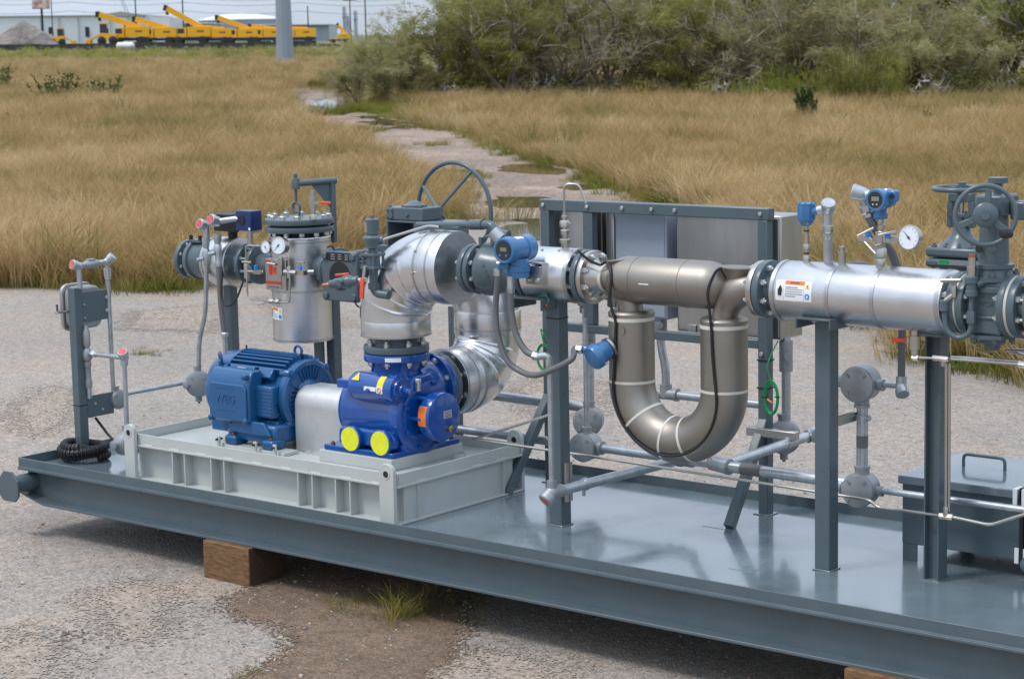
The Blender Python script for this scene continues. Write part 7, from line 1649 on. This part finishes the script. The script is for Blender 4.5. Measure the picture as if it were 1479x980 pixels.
# buildings
def slab(t, name, px0, px1, D, z0, z1, dep, m):
    a, c = far(D, px0, YL), far(D, px1, YL); d_ = RY * dep
    vs = [a + Z * z0, c + Z * z0, c + d_ + Z * z0, a + d_ + Z * z0, a + Z * z1, c + Z * z1, c + d_ + Z * z1, a + d_ + Z * z1]
    return obj(name, G().add(vs, [(3, 2, 1, 0), (4, 5, 6, 7), (0, 1, 5, 4), (1, 2, 6, 5), (2, 3, 7, 6), (3, 0, 4, 7)]), m, t)
bd_ = thing('white_warehouse', 'long low white metal warehouse behind the gravel heap and cranes', 'building', far(380, 100, YL))
wl = slab(bd_, 'wall', -140, 212, 380, 0, 4.9, 30, 'bwhite'); slab(bd_, 'wall', 212.5, 246, 381, 0, 4.6, 30, 'bwhite'); slab(bd_, 'roof', -142, 213, 379.7, 4.92, 5.15, 31, 'inox')
for px in (60, 86, 114, 160, 186, 208): slab(bd_, 'downpipe', px, px + .9, 379.7, .1, 4.9, .2, 'lbgrey')
for px, z0, z1 in ((124, 1.2, 3.0), (71, 1.8, 3.0)): slab(bd_, 'door', px, px + 5.5, 379.8, z0, z1, .15, 'tyre')
vs = [far(380, 146, YL + 5.15), far(380, 206, YL + 5.15), far(410, 206, YL + 5.15), far(410, 146, YL + 5.15), far(380, 176, YL + 5.75), far(410, 176, YL + 5.75)]
obj('gable', G().add(vs, [(0, 1, 4), (2, 3, 5), (1, 2, 5, 4), (3, 0, 4, 5)]), 'inox', bd_)
dt = thing('domed_tank', 'big low storage tank with a white domed roof behind the cranes', 'tank', far(430, 345, YL)); o = far(430, 348, YL)
obj('shell', G().lathe(o, 'z', [(0, 8.6), (4.3, 8.6)], 48), 'lbgrey', dt); obj('dome_roof', G().lathe(o, 'z', [(4.3, 8.8), (4.5, 8.8), (5.0, 6.5), (5.5, 3.6), (5.7, .1)], 48), 'cloth', dt)
d2 = thing('long_shed', 'long grey shed wall behind the middle of the crane row', 'building', far(400, 300, YL)); slab(d2, 'wall', 246, 300, 400, 0, 3.5, 20, 'lbgrey'); slab(d2, 'roof', 245, 301, 399, 3.52, 3.75, 22, 'bwhite')
slab(d2, 'wall', 372, 476, 402, 0, 3.1, 20, 'lbgrey'); slab(d2, 'roof', 371, 477, 401, 3.12, 3.3, 22, 'bwhite')
# billboard, poles, plant
bb = thing('billboard', 'faded red and white billboard on a single post at the top left', 'billboard', far(330, 62, YL)); a, c = far(330, 49.5, YL), far(330, 74.5, YL)
obj('panel', G().bar(a + Z * 6.75, c + Z * 6.75, .3, 2.0), 'billboard', bb); obj('panel_frame', G().bar(a + Z * 5.72, c + Z * 5.72, .4, .1), 'tyre', bb); obj('panel_post', G().cyl(far(330, 62, YL) + RY * .3, far(330, 62, YL + 5.7) + RY * .3, .18, n=8), 'tyre', bb)
def upole(px, D, h, lab, arm=True, r=.13):
    b = far(D, px, YL); t = thing('utility_pole', lab, 'pole', b, 'utility poles on the skyline'); obj('shaft', G().cyl(b, b + Z * h, r, r * .7, n=7), 'wood_pole', t)
    if arm: obj('crossarm', G().bar(b + Z * (h - .8) - RX * 1.1, b + Z * (h - .8) + RX * 1.1, .12, .14), 'wood_pole', t)
upole(198, 340, 14, 'dark utility pole behind the first yellow crane'); upole(266, 340, 14, 'dark utility pole above the highest crane boom'); upole(446, 340, 5.9, 'short utility pole just right of the steel pole', False)
upole(507, 340, 7.6, 'utility pole with a crossarm above the lone crane'); upole(529, 330, 13, 'dark slim pole at the left end of the thicket', False); upole(77, 335, 9, 'slim pole right of the billboard', False, .1)
for i, (px, h, D) in enumerate(((498, 8.6, 560), (503, 6.2, 560), (514, 7.6, 570))):
    b = far(D, px, YL); t = thing('process_tower', ('thin pale process tower left of the crossarm pole', 'short pale process tower beside the crossarm pole', 'pale process tower with pipe rack at the right of the group')[i], 'tower', b, 'hazy plant towers'); obj('column', G().cyl(b, b + Z * h, .45, .4, n=10), 'lbgrey', t)
    obj('platform', G().disc(b + Z * h * .7, 'z', .8, .15, 10), 'lbgrey', t); obj('ladder', G().bar(b + RX * .6, b + RX * .6 + Z * h, .1, .1), 'lbgrey', t)
wr = thing('overhead_wires', 'thin overhead wires crossing the sky at the upper left', 'wires', far(340, 230, YL))
for k, (h0, h1) in enumerate(((7.9, 7.0), (7.1, 6.2), (5.6, 4.9))):
    pts = [far(340, -60 + 660 * i / 24, YL) + Z * (h0 + (h1 - h0) * i / 24 - .5 * math.sin(math.pi * ((i / 24 * 4) % 1))) for i in range(25)]; obj('wire', G().tube(pts, .028, 4), 'wood_pole', wr)
lc = thing('lattice_boom', 'distant thin lattice crane boom above the warehouse roof', 'crane', far(520, 188, YL)); a, c = far(520, 190, YL + 5), far(520, 177.5, YL + 11)
for s_ in (-.35, .35): obj('chord', G().bar(a + RX * s_, c + RX * s_, .12, .12), 'lbgrey', lc)
for i in range(8): obj('lacing', G().bar(a.lerp(c, i / 8) + RX * (.35 if i % 2 else -.35), a.lerp(c, (i + 1) / 8) - RX * (.35 if i % 2 else -.35), .09, .09), 'lbgrey', lc)
obj('mast', G().cyl(far(520, 190, YL), a, .3, n=6), 'lbgrey', lc)
